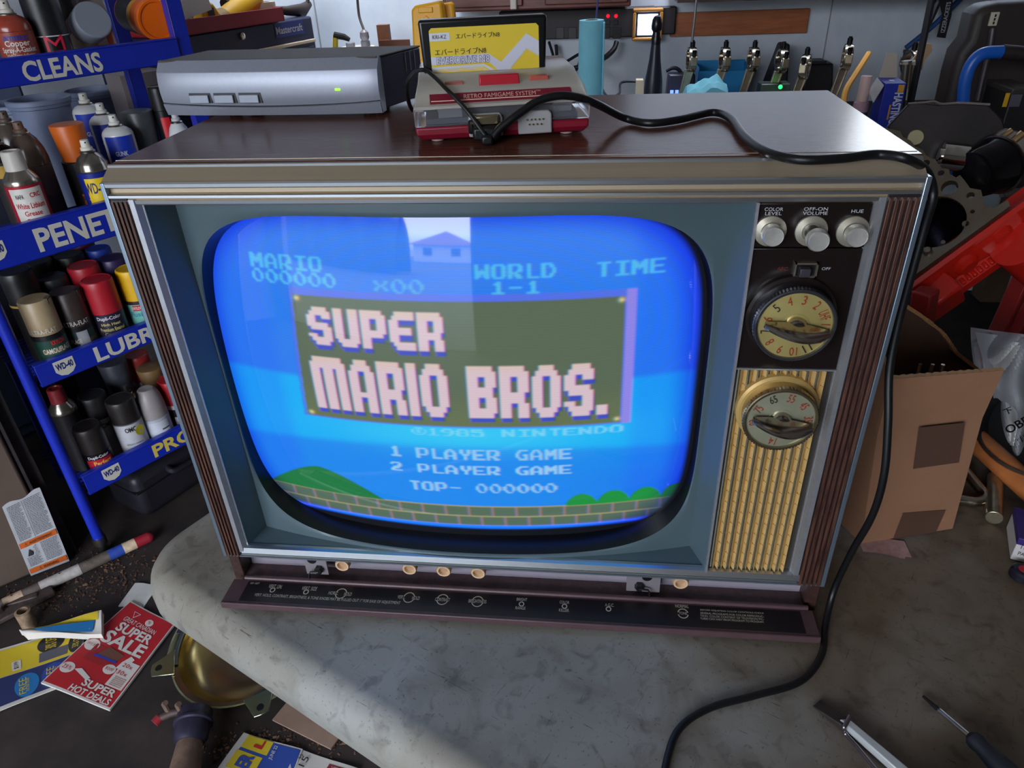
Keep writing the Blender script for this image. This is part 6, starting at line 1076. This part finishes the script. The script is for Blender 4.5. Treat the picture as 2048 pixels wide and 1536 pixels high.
# ---- hammer, pry bar, steel pin, pan, bag, small carton
a, c = atZ(1930, 860, .03), atZ(2085, 1000, .018); hm = thing('hammer', 'hammer with an orange-brown wooden handle behind the cardboard box', 'hammer', (a.x, a.y, TZ)); P = [Vector((0, 0, a.z-TZ)), (c-a)*.5+Vector((0, 0, a.z-TZ)), (c-a)*1.0+Vector((0, 0, a.z-TZ)), (c-a)*1.4+Vector((0, 0, a.z-TZ))]
b = B(); b.tube(catmull(P, 8), .0155, 18, squash=.8); b.build('handle', M((176, 104, 56), .4, noise=.25, scale=18, stretch=(1, 1, 1)), hm)
b = B(); d = (c-a).normalized(); s = Vector((-d.y, d.x, 0)); b.cyl(P[0]-s*.05-d*.02, P[0]+s*.05-d*.02, .02, seg=20); b.build('head', M((70, 70, 74), .4, .8), hm)
P = [atZ(1850, 948, .006), atZ(1925, 996, .007), atZ(1948, 1004, .007), atZ(1960, 1003, .007), atZ(1966, 995, .007), atZ(1960, 984, .008), atZ(1936, 956, .012), atZ(1905, 920, .02)]; o = thing('bent_wrench', 'bent chrome rod handle lying behind the cardboard box', 'wrench', (P[2].x, P[2].y, TZ)); b = B(); P = [atZ(1880, 997, .007), atZ(1925, 1000, .007), atZ(1952, 1004, .007), atZ(1969, 998, .007), atZ(1966, 985, .008), atZ(1950, 966, .012), atZ(1920, 930, .02)]; b.tube([q-Vector((o.location)) for q in catmull(P, 8)], .0056, 14); b.build('rod', M((196, 186, 168), .2, 1.), o)
p0_, p1_ = atZ(1988, 1036, .0085), atZ(1990, 955, .0085); o = thing('steel_pin', 'short round steel pin lying on the table beside the bent chrome rod', 'pin', (p0_.x, p0_.y, TZ)); b = B(); d = p1_-p0_; b.cyl(Vector((0, 0, .0085)), Vector((d.x, d.y, .0085)), .0085, seg=22); b.build('pin', M((176, 164, 140), .3, .9, noise=.2, scale=80), o, bevel=.001)
pc = atZ(2112, 862, .05); o = thing('drain_pan', 'round black pan with a steel rim at the right border', 'pan', (pc.x, pc.y, TZ), rot=(.35, -.5, 0)); r = .075
b = B(); b.lathe([(r*.5, .0), (r*.85, .010), (r, .035), (r*.98, .035), (r*.83, .014), (.0001, .006)], 48, cap=(True, False)); b.build('pan', M((26, 26, 28), .3, .3), o); b = B(); b.lathe([(r, .034), (r*1.03, .036), (r*1.03, .039), (r*.99, .039)], 48, cap=(False, False)); b.build('rim', M((150, 146, 140), .25, 1.), o)
o.location.z = TZ+.045
bg_ = thing('plastic_bag', 'clear plastic bag with white contents and black print at the right border', 'bag', atZ(2040, 800, .05)); bi2 = bg_.matrix_basis.inverted(); BAG = M((200, 200, 206), .2, trans=.55, ior=1.1, noise=0)
Yb = .30; kb = [(1940, 662), (1960, 668), (1985, 680), (2030, 668), (2100, 690)]
def bagpt(u, v):
    tx_ = 1950+150*u; ty_ = 664+20*u+ (250)*v; tx_ += 70*v*(1-u)
    q = atY(tx_, ty_, Yb+.020*math.sin(u*7+v*3)+.014*math.sin(v*11+u*5)-.05*v); return bi2 @ q
b = B(); b.grid(lambda u, v: bagpt(u, v), 26, 34); b.grid(lambda u, v: bagpt(1-u, v)+Vector((0, .012+.03*math.sin(PI*v), 0)), 26, 34); b.build('film', BAG, bg_, ang=20)
b = B(); b.grid(lambda u, v: bagpt(.12+.88*u, .08+.84*v)+Vector((0, .006, 0)), 20, 24); b.grid(lambda u, v: bagpt(1-.88*u, .08+.84*v)+Vector((0, .014+.02*math.sin(PI*v), 0)), 20, 24); b.build('white_sheet', M((206, 204, 202), .6, noise=.08, scale=30), bg_, ang=20)
def bagtext(t, px, py, w, h, a):
    b = B(); p = atY(px, py, Yb-.075); k = pxm(p); X = Matrix.Translation(bi2 @ p) @ YAX @ Rm(a, 'Z'); b.text(t, h/k, flat(X), w=w/k, bold=.02); b.build('lettering', BLK, bg_)
bagtext('OBE', 2034, 850, 44, 22, .75); bagtext('\u4e0b', 2016, 822, 16, 16, .6)
b = B()
for i, w_ in enumerate((2, 1, 3, 1, 2, 2, 1)): 
    p = atY(2036+3*i, 884-2.2*i, Yb-.075); k = pxm(p); X = Matrix.Translation(bi2 @ p) @ YAX @ Rm(.6, 'Z'); b.add([X @ Vector(q) for q in ((0, -8/k, 0), (w_*.6/k, -8/k, 0), (w_*.6/k, 8/k, 0), (0, 8/k, 0))], [(0, 1, 2, 3)])
b.build('bar_marks', BLK, bg_)
p = atZ(2020, 1118); o = thing('bearing_carton', 'purple and white printed carton at the right border of the table', 'carton', (p.x, p.y, TZ), -.35); zt_ = .028
b = B(); b.bb(0, .09, 0, .05, 0, zt_); b.build('body', M((206, 200, 198), .6), o, bevel=.0008); b = B(); b.bb(-.0003, .0903, -.0003, .0503, zt_*.72, zt_+.0004); b.build('printed_top', M((58, 34, 110), .5), o, bevel=.0006)
b = B(); b.text('TIMKEN', .0055, lambda a, c: Vector((.003+a, -.0006, .019+c)), w=.02, align='l'); b.build('lettering', M((50, 40, 60), .6), o); b = B(); b.text('PAT. 09', .0045, lambda a, c: Vector((.004+a, -.0006, .010+c)), w=.016, align='l'); b.build('lettering', M((50, 40, 60), .6), o)
p = atZ(2034, 1152); o = thing('bottle_cap', 'small dark tin with a red mark below the purple carton', 'bottlecap', (p.x+.004, p.y, TZ)); b = B(); b.lathe([(.011, 0), (.011, .007), (.009, .009), (.0001, .009)], 24, cap=(True, False)); b.build('lid', M((26, 26, 40), .4), o); b = B(); b.lathe([(.005, .0092), (.005, .0096)], 20); b.build('red_mark', M((190, 30, 44), .5), o)  # loose bottle cap with a red mark
# ---- hand tools in front
a, c = atZ(1634, 1402, .004), atZ(1806, 1545, .005); o = thing('flathead_screwdriver', 'large flat screwdriver with a dark tip and pale shaft in the foreground', 'screwdriver', (a.x, a.y, TZ)); d = (c-a); d.z = 0; L = d.length*1.25; d.normalize(); X = Rm(math.atan2(d.y, d.x), 'Z')
b = B(); b.add([X @ Vector(q) for q in ((0, -.0052, .0008), (0, .0052, .0008), (.028, .0048, .0008), (.028, -.0048, .0008), (0, -.0052, .0018), (0, .0052, .0018), (.028, .0048, .0080), (.028, -.0048, .0080))], [(0, 1, 2, 3), (7, 6, 5, 4), (0, 4, 5, 1), (1, 5, 6, 2), (2, 6, 7, 3), (3, 7, 4, 0)]); b.build('tip', M((62, 54, 50), .5, .4, noise=.3, scale=60), o, bevel=.0006)
b = B(); b.add([X @ Vector(q) for q in ((.020, -.0020, .0008), (.026, .0046, .0008), (L, .0046, .0008), (L, -.0046, .0008), (.022, -.0020, .0082), (.026, .0044, .0082), (L, .0044, .0085), (L, -.0044, .0085))], [(0, 1, 2, 3), (7, 6, 5, 4), (0, 4, 5, 1), (1, 5, 6, 2), (2, 6, 7, 3), (3, 7, 4, 0)]); b.build('shaft', M((206, 208, 210), .4, .3, noise=.06, scale=30), o, bevel=.001); b = B(); b.cyl(X @ Vector((L, 0, .012)), X @ Vector((L+.11, 0, .013)), .012, seg=20); b.build('handle', M((40, 60, 120), .4), o)
P = [atZ(1700, 1432, .014), atZ(1693, 1446, .013), atZ(1688, 1456, .011), atZ(1690, 1466, .0022), atZ(1716, 1496, .002), atZ(1760, 1550, .002), atZ(1800, 1600, .002)]; o = thing('hook_pick', 'thin steel hook tool lying across the large screwdriver', 'hook', (P[3].x, P[3].y, TZ)); b = B(); b.tube([q-o.location for q in catmull(P, 8)], .0017, 10); b.build('rod', M((130, 122, 128), .3, .9), o)
a, c = atZ(1847, 1391, .003), atZ(1940, 1478, .006); o = thing('small_screwdriver', 'small screwdriver with a black handle at the bottom right of the table', 'screwdriver', (a.x, a.y, TZ)); d = c-a; d.z = 0; L = d.length; d.normalize(); hz = Vector((0, 0, .0075))
b = B(); b.cyl(Vector((0, 0, .0020)), d*L*.36+Vector((0, 0, .004)), .0012, .0021, seg=12); b.build('tip', M((40, 36, 36), .5, .5), o); b = B(); b.cyl(d*L*.34+Vector((0, 0, .0038)), d*L*1.02+Vector((0, 0, .0085)), .0021, seg=14); b.build('shaft', CHROME, o)
q = d*L+Vector((0, 0, .0090)); XH = Matrix.Translation(q) @ d.to_track_quat('Z', 'Y').to_matrix().to_4x4(); b = B(); b.lathe([(.0030, -.002), (.0062, .001), (.0070, .005), (.0062, .009), (.0072, .016), (.0086, .028), (.0090, .05), (.0085, .075), (.006, .085), (.0001, .086)], 24, XH, cap=(True, False)); b.build('handle', M((28, 30, 40), .5), o)
# ================================================================== things on the floor, left and front
def fpt(px, py, h=0.): return atZ(px, py, -TZ+h)
FA = fpt(130, 1130); FB = fpt(60, 1160); dv = (FB-FA).normalized(); ang = math.atan2(-dv.y, -dv.x)
cab = thing('metal_cabinet', 'brown metal appliance cabinet with a torn warning sheet at the left border', 'cabinet', FA, ang)
BRN = M((88, 72, 62), .55, noise=.08, scale=14)
b = B(); b.bb(-.60, 0, 0, .24, .012, .62); b.build('body', BRN, cab, bevel=.006)
b = B(); b.bb(.004, .010, .004, .03, 0, .66); b.bb(.004, .034, .030, .034, 0, .66); b.build('corner_rail', M((52, 46, 48), .5, .3, noise=.2, scale=30), cab)
b = B(); b.bb(.030, .033, .027, .0305, .30, .52); b.build('name_plate', M((34, 32, 36), .4), cab)
n_c = np.array((math.sin(ang), -math.cos(ang), 0)); d_c = n_c @ np.array((FA.x, FA.y, 0)); Ci = cab.matrix_basis.inverted()
def cp(px, py, off=.0012): q = Ci @ hitp(px, py, n_c, d_c+off); return q
q4 = [cp(4, 1014), cp(80, 976), cp(139, 1122), cp(62, 1152)]
def bil(q, u, v): return (q[3]*(1-u)+q[2]*u)*(1-v)+(q[0]*(1-u)+q[1]*u)*v
b = B(); b.grid(lambda u, v: bil(q4, u, v)+Vector((0, -.004*max(0, .25-u)**1*2*abs(math.sin(v*7)), .004*math.sin(u*9)*(v > .95))), 14, 14); ws = b.build('warning_label', M((176, 176, 180), .6, noise=.10, scale=20), cab)
def onq(q, off): return lambda a, c: bil(q, a, c)+Vector((0, off, 0))
ORG = M((196, 92, 30), .5); INKG = M((84, 84, 92), .6)
for v0, v1 in ((.40, .47), (.035, .10)):
    b = B(); b.add([onq(q4, -.002)(*p) for p in ((.02, v0), (.97, v0+.0), (.97, v1), (.02, v1))], [(0, 1, 2, 3)]); bd = b.build('warning_band', ORG, ws)
    b = B(); b.text('\u26a0 AVERTISSEMENT' if v0 > .2 else '\u26a0 WARNING', .052, lambda a, c: onq(q4, -.003)(.5+a, (v0+v1)/2+c), w=.72 if v0 > .2 else .5); b.build('lettering', M((40, 24, 16), .5), bd)
b = B(); random.seed(5)
for r0, r1 in ((.50, .96), (.13, .38)):
    v = r0
    while v < r1:
        for u0, u1 in ((.08, .42), (.50, .94)):
            u = u0
            while u < u1:
                w = random.uniform(.02, .07)
                if u+w < u1 and not (r0 < .2 and u < .30 and v > .26): b.add([onq(q4, -.002)(*p) for p in ((u, v), (u+w, v), (u+w, v+.008), (u, v+.008))], [(0, 1, 2, 3)])
                u += w+.012
        v += .019
tag(b.build('fine_print', INKG, ws), None, None, kind='stuff')
b = B(); b.add([onq(q4, -.002)(*p) for p in ((.455, .48), (.465, .48), (.465, .97), (.455, .97))], [(0, 1, 2, 3)]); b.build('divider_line', M((40, 40, 44), .6), ws)
b = B(); b.add([onq(q4, -.002)(*p) for p in ((.12, .27), (.20, .36), (.27, .30), (.30, .36), (.24, .265))], [(0, 1, 2, 3, 4)]); b.build('pictogram', M((40, 40, 44), .6), ws)
# striped pole
p0, p1 = fpt(-60, 1240, .016), fpt(302, 1072, .016); pl_ = thing('striped_pole', 'worn wooden pole with blue, white and red bands lying by the rack foot', 'pole', p0)
def seg(a, c, mat, r=.0135, nm='band', cap=False):
    b = B(); v = p1-p0; P0, P1 = v*a, v*c
    b.cyl(P0, P1, r, seg=18)
    if cap: b.lathe([(r, 0), (r*.9, .006), (r*.5, .011), (.0001, .012)], 18, Matrix.Translation(P1) @ v.to_track_quat('Z', 'Y').to_matrix().to_4x4(), cap=(False, False))
    return b.build(nm, mat, pl_)
GRM = M((92, 80, 72), .7, noise=.4, scale=40); seg(0, .745, GRM, nm='shaft')
for a, c, col in ((.17, .27, (186, 156, 130)), (.36, .58, (180, 170, 164)), (.745, .83, (40, 70, 160)), (.83, .905, (206, 180, 150))): seg(a, c, M(col, .6, noise=.2, scale=60), .0139)
seg(.905, .985, M((150, 30, 44), .45), .0139, cap=True)
v = p1-p0
b = B()
for a in (.22, .475, .63): b.lathe([(.0022, .0128), (.0022, .0146)], 10, Matrix.Translation(v*a))
b.build('hole', M((70, 64, 40), .5), pl_)
# rusty bits beside the pole
o = thing('rusty_bracket', 'rusty metal bracket on the floor at the left border below the striped pole', 'bracket', fpt(30, 1230)); b = B(); b.box((0, 0, .014), (.17, .035, .012), Rm(.9, 'Z').to_3x3()); b.box((-.01, .02, .012), (.10, .016, .022), Rm(.5, 'Z').to_3x3()); b.build('bar', M((84, 70, 66), .6, .4, noise=.4, scale=40), o, bevel=.003)
b = B(); b.cyl((-.02, -.01, .02), (-.02, -.01, .034), .008, seg=6); b.build('bolt', STEEL, o)
o = thing('rusty_bushing', 'short rusty steel bushing standing on the floor near the yellow flyer', 'bushing', fpt(60, 1250)); b = B(); b.lathe([(.016, 0), (.016, .044), (.011, .046), (.011, .03), (.0001, .03)], 22, cap=(True, False)); b.build('sleeve', M((150, 124, 100), .6, .3, noise=.35, scale=60), o); b = B(); b.lathe([(.0112, .030), (.0112, .0315), (.0001, .0315)], 20, cap=(False, False)); b.build('bore', BLK, o)
# ---- flyers
class Fly:
    def __init__(s, name, label, corners, h=.003, mat=None, wave=.004, nu=18, nv=18, cat='flyer'):
        s.q = [fpt(*c, h) for c in corners]; s.base = s.q[3].copy(); s.base.z = 0; s.q = [p-s.base for p in s.q]; s.wv = wave; s.h = h      # TL TR BR BL
        s.o = thing(name, label, cat, s.base); b = B(); b.grid(lambda u, v: s.at(u, v), nu, nv); b.grid(lambda u, v: s.at(1-u, v)-Vector((0, 0, h*.8)), nu, nv)
        for (e0, e1) in (((0, 0), (1, 0)), ((1, 0), (1, 1)), ((1, 1), (0, 1)), ((0, 1), (0, 0))): b.grid(lambda u, v: s.at(e0[0]+(e1[0]-e0[0])*u, e0[1]+(e1[1]-e0[1])*u)-Vector((0, 0, h*.8*(1-v))), nu, 1)
        s.pg = b.build('paper', mat or PAPER, s.o)
    def at(s, u, v, up=0.):
        q = s.q; p = (q[3]*(1-u)+q[2]*u)*(1-v)+(q[0]*(1-u)+q[1]*u)*v
        return p+Vector((0, 0, s.wv*(math.sin(u*5.1+v*3)*.5+.5)+up))
    def poly(s, pts, mat, up=.0006, nm='printed_area'):
        b = B(); b.add([s.at(u, v, up) for u, v in pts], [tuple(range(len(pts)))]); return b.build(nm, mat, s.pg)
    def rect(s, u0, v0, u1, v1, mat, up=.0006, nm='printed_area'):
        b = B(); b.grid(lambda a, c: s.at(u0+(u1-u0)*a, v0+(v1-v0)*c, up), 14, 14); return b.build(nm, mat, s.pg)
    def disc(s, u, v, ru, rv, mat, up=.0010):
        return s.poly([(u+ru*math.cos(2*PI*i/28), v+rv*math.sin(2*PI*i/28)) for i in range(28)], mat, up, 'printed_disc')
    def text(s, t, u, v, w, h, mat, up=.0016, rot=0, bold=.0):
        b = B()
        if rot == 0: f = lambda a, c: s.at(u+a, v+c, up)
        elif rot == 90: f = lambda a, c: s.at(u-c, v+a, up)
        elif rot == 180: f = lambda a, c: s.at(u-a, v-c, up)
        else: f = lambda a, c: s.at(u+c, v-a, up)
        b.text(t, h, f, w=w, bold=bold); b.build('lettering', mat, s.pg)
FR = M((176, 34, 40), .5, noise=.05, scale=20); FWT = M((206, 198, 190), .6); FY = M((206, 178, 40), .55); FBK = M((30, 28, 34), .55); FBL = M((36, 116, 176), .5); FNV = M((40, 50, 96), .55)
f = Fly('sale_flyer', 'yellow and navy sale flyer on the floor at the left border', [(-70, 1318), (176, 1248), (150, 1362), (-40, 1440)], .002, FWT, .003)
f.rect(.02, .50, .98, .96, FY); f.rect(.02, .05, .98, .49, FNV)
f.disc(.70, .83, .12, .15, FBK); f.text('30% OFF', .70, .83, .20, .10, FY, rot=90); f.disc(.93, .70, .07, .18, FBK); f.text('33% OFF', .93, .70, .2, .06, FY, rot=90)
f.rect(.60, .54, .86, .70, M((84, 82, 92), .6), .0012, 'printed_photo'); f.rect(.36, .54, .44, .70, FWT, .0012); f.text('$599', .40, .62, .12, .045, FBK, rot=90)
f.disc(.49, .24, .12, .19, FBL); f.text('FREE', .45, .24, .26, .07, FY, rot=90); f.text('EXTRA YEAR', .50, .24, .22, .03, FY, rot=90); f.disc(.74, .28, .11, .18, M((44, 70, 150), .5)); f.text('FREE', .71, .28, .24, .07, FY, rot=90); f.text('DELIVERY', .77, .28, .20, .035, FY, rot=90); f.text('FREE', .92, .30, .24, .06, FY, rot=90)
f = Fly('folded_flyer', 'folded flyer with a blue upside-down warranty banner on top of the yellow flyer', [(40, 1263), (206, 1226), (203, 1268), (52, 1272)], .022, FWT, .010)
f.rect(.10, .60, .96, .98, FY); f.poly([(.25, .10), (.88, .10), (.92, .58), (.14, .58)], FBL, .002); f.text('FREE EXTRA YEAR WARRANTY', .54, .34, .62, .26, M((210, 190, 70), .5), .004, 180)
f = Fly('sale_flyer', 'red sale flyer on the floor beside the corner of the folding table', [(262, 1203), (350, 1250), (219, 1420), (82, 1366)], .006, FWT, .003)
f.rect(.015, .02, .985, .985, FR)
f.text('GREAT CANADIAN', .50, .825, .64, .050, FWT); f.text('SUPER', .53, .735, .66, .105, FWT, bold=.03); f.text('SALE', .52, .600, .74, .140, FWT, bold=.03)
f.poly([(.22, .93), (.36, .93), (.29, .86)], FWT, .0010); f.poly([(.235, .924), (.345, .924), (.29, .870)], FR, .0014); f.disc(.60, .89, .075, .038, FWT); f.text('%', .60, .89, .06, .03, FR, .002)
f.rect(.18, .33, .60, .50, M((150, 36, 40), .5), .0010, 'printed_photo'); f.poly([(.30, .40), (.62, .42), (.66, .50), (.38, .52)], M((110, 70, 58), .5), .0014); f.poly([(.27, .385), (.64, .40), (.63, .42), (.29, .41)], M((44, 60, 160), .5), .0018); f.poly([(.68, .36), (.80, .38), (.84, .50), (.76, .52), (.70, .44)], FWT, .0014)
f.disc(.13, .47, .11, .060, FWT); f.text('SAVE $50', .13, .47, .17, .030, FR, .002); f.disc(.62, .33, .09, .05, FWT); f.text('$200', .62, .33, .12, .032, FR, .002); f.disc(.12, .20, .10, .055, FWT); f.text('25%', .12, .20, .14, .038, FR, .002); f.poly([(.22, .21), (.46, .16), (.50, .19), (.30, .24)], FWT, .0014)
f.rect(.72, .19, .97, .47, FWT, .0012); f.text('20x', .82, .42, .16, .038, FR, .002); f.text('30x', .82, .34, .16, .038, FR, .002)
for i in range(6): f.rect(.76, .205+.017*i, .94, .211+.017*i, M((180, 130, 124), .6), .0018, 'fine_print')
f.text('SUPER', .70, .140, .48, .075, FWT, bold=.03); f.text('HOT DEALS', .66, .055, .58, .065, FWT, bold=.03)
f = Fly('flyer', 'yellow and blue price flyer on the floor at the bottom border', [(488, 1466), (606, 1500), (560, 1620), (420, 1560)], .004, FWT, .003)
f.rect(.10, .36, .98, .97, M((46, 72, 150), .5)); f.rect(.10, .72, .52, .98, FY, .0010); f.text('L', .34, .87, .16, .14, M((190, 40, 44), .5), .002, 90, .04); f.rect(.08, .30, .48, .66, FY, .0010); f.text('ER', .28, .50, .26, .2, M((46, 72, 150), .5), .002, 90, .05); f.text('JUNE 22', .60, .80, .26, .07, FWT, .002, 90)
f2 = Fly('newspaper_page', 'white newspaper page with a printed price partly under the table edge', [(598, 1498), (720, 1540), (640, 1640), (545, 1600)], .003, FWT, .004)
f2.text('15', .18, .80, .20, .10, FBK, .002, 90); f2.text('95', .10, .86, .10, .05, FBK, .002, 90); f2.rect(.55, .80, .98, .92, M((130, 40, 50), .5)); f2.text('VERSION', .76, .86, .30, .06, FWT, .002)
o = thing('paper_scrap', 'small white paper scrap tucked under the table corner', 'paper', fpt(268, 1195)); b = B(); b.grid(lambda u, v: (-.02+.06*u, -.03+.07*v, .003+.002*math.sin(u*6)), 6, 6); b.grid(lambda u, v: (-.02+.06*(1-u), -.03+.07*v, .001+.002*math.sin((1-u)*6)), 6, 6); b.build('sheet', PAPER, o)
# ---- gold zinc dish
GLD = M((196, 170, 96), .24, 1., noise=.25, scale=6, c2=(206, 184, 130)); GLR = M((206, 200, 150), .16, 1., noise=.2, scale=9, c2=(170, 206, 190))
dc = fpt(500, 1262, .075); dsh = thing('brake_dust_shield', 'gold plated metal dish with bolt ears on the floor under the table edge', 'dust shield', dc, rot=(.10, -.16, .2))
R0 = .165
b = B(); b.lathe([(R0*.98, .000), (R0*.90, -.004), (R0*.88, -.012), (R0*.84, -.030), (R0*.72, -.046), (R0*.40, -.052), (R0*.2, -.052)], 64, cap=(False, False)); b.lathe([(R0*.2, -.054), (R0*.40, -.0535), (R0*.73, -.0475), (R0*.855, -.031), (R0*.895, -.012), (R0*.92, -.006), (R0*.98, -.0015)], 64, cap=(False, False)); b.build('dish', GLD, dsh)
Di = dsh.matrix_basis.inverted(); EA = []
for px, py in ((318, 1338), (522, 1417)):
    dsh_n = dsh.matrix_basis.to_3x3() @ Vector((0, 0, 1)); q = Di @ hitp(px, py, tuple(dsh_n), dsh_n.dot(Vector((dc.x, dc.y, dc.z-TZ)))); EA.append(math.atan2(q.y, q.x))
a0_, a1_ = EA[1]-.04, EA[0]+.04; a1_ = a1_-2*PI if a1_ > a0_ else a1_
a0_, a1_ = EA[1]-.05, EA[0]+.05+(0 if EA[0] > EA[1] else 2*PI)
if a1_-a0_ < PI: a0_, a1_ = EA[0]-.05, EA[1]+.05+2*PI
prf = [(R0*.90, -.0005), (R0*.92, .0012), (R0*1.02, .0012), (R0*1.05, -.001), (R0*1.06, -.006), (R0*1.04, -.006), (R0*1.02, -.0012), (R0*.92, -.0012)]
b = B(); b.grid(lambda u, v: (lambda p, a: (p[0]*math.cos(a), p[0]*math.sin(a), p[1]))(prf[round(v*7)], a0_+(a1_-a0_)*u), 64, 7); fl_ = b.build('flange', GLR, dsh)
b = B(); b.lathe([(R0*.965, .0005), (R0*.985, -.0005), (R0*.98, -.003), (R0*.955, -.003)], 64, cap=(False, False)); b.build('lip', GLR, dsh)
for px, py in ((318, 1338), (522, 1417)):
    dsh_n = dsh.matrix_basis.to_3x3() @ Vector((0, 0, 1)); p = hitp(px, py, tuple(dsh_n), dsh_n.dot(Vector((dc.x, dc.y, dc.z-TZ)))); q = Di @ p; a = math.atan2(q.y, q.x); X = Rm(a, 'Z')
    rq = max(R0*.98, min(R0*1.12, math.hypot(q.x, q.y)))
    b = B(); b.prism([(R0*.93, -.030), (rq+.014, -.014), (rq+.016, .0), (rq+.014, .014), (R0*.93, .030)], .003, X @ Tm(0, 0, .0002)); er = b.build('bolt_ear', GLR, dsh, bevel=.001); b = B(); b.lathe([(.0068, .0034), (.0068, .0040)], 22, X @ Tm(rq, 0, 0)); b.build('bolt_hole', BLK, er)
for a in (2.6, 2.85):
    b = B(); b.box((R0*.985*math.cos(a), R0*.985*math.sin(a), .0016), (.010, .030, .001), Rm(a, 'Z').to_3x3()); b.build('slot', M((150, 140, 160), .3, 1.), fl_)
# ---- rusty hitch coupler
h0 = fpt(388, 1440, .05); h1 = fpt(352, 1640, .03); cpl = thing('hitch_coupler', 'rusty pipe with a dark purple cup head on the floor at the bottom left', 'hitch part', (h0.x, h0.y, 0))
dv = Vector((h1.x-h0.x, h1.y-h0.y, h1.z-h0.z)); RST = M((112, 88, 74), .65, .2, noise=.3, scale=40); DPU = M((46, 42, 60), .42, .3, noise=.25, scale=30); o_ = Vector((0, 0, h0.z))
b = B(); b.tube([o_+dv*.18, o_+dv*.5, o_+dv], [.0215, .026, .030], 18); b.build('pipe', RST, cpl)
X = Matrix.Translation(o_) @ (dv.normalized()).to_track_quat('Z', 'Y').to_matrix().to_4x4()
b = B(); b.lathe([(.026, -.018), (.031, -.016), (.032, .002), (.035, .004), (.035, .008), (.031, .010), (.030, .034), (.024, .044)], 28, X); b.build('cup', DPU, cpl)
b = B(); b.tube([o_+Vector((-.02, .012, .010)), o_+Vector((-.045, .004, .010)), o_+Vector((-.062, -.006, .008))], .008, 12); cl = b.build('clamp', M((74, 58, 54), .6, .3, noise=.3, scale=40), cpl); b = B(); b.cyl(o_+Vector((-.062, -.006, .008)), o_+Vector((-.067, -.016, .006)), .0085, seg=14); b.build('red_end', M((150, 40, 50), .5), cl)
for dx in (-.022, -.048):
    b = B(); b.tube([o_+Vector((dx, .004, .012)), o_+Vector((dx-.004, .006, .034)), o_+Vector((dx+.002, .004, .040))], .005, 8); b.build('lever', RST, cl)
pc = fpt(610, 1445); o = thing('cardboard_scrap', 'brown cardboard scrap on the floor under the table edge', 'cardboard', pc); b = B(); b.box((.02, .02, .004), (.14, .10, .004), Rm(-.35, 'Z').to_3x3()); b.build('sheet', M((150, 120, 104), .8, noise=.1, scale=20), o)
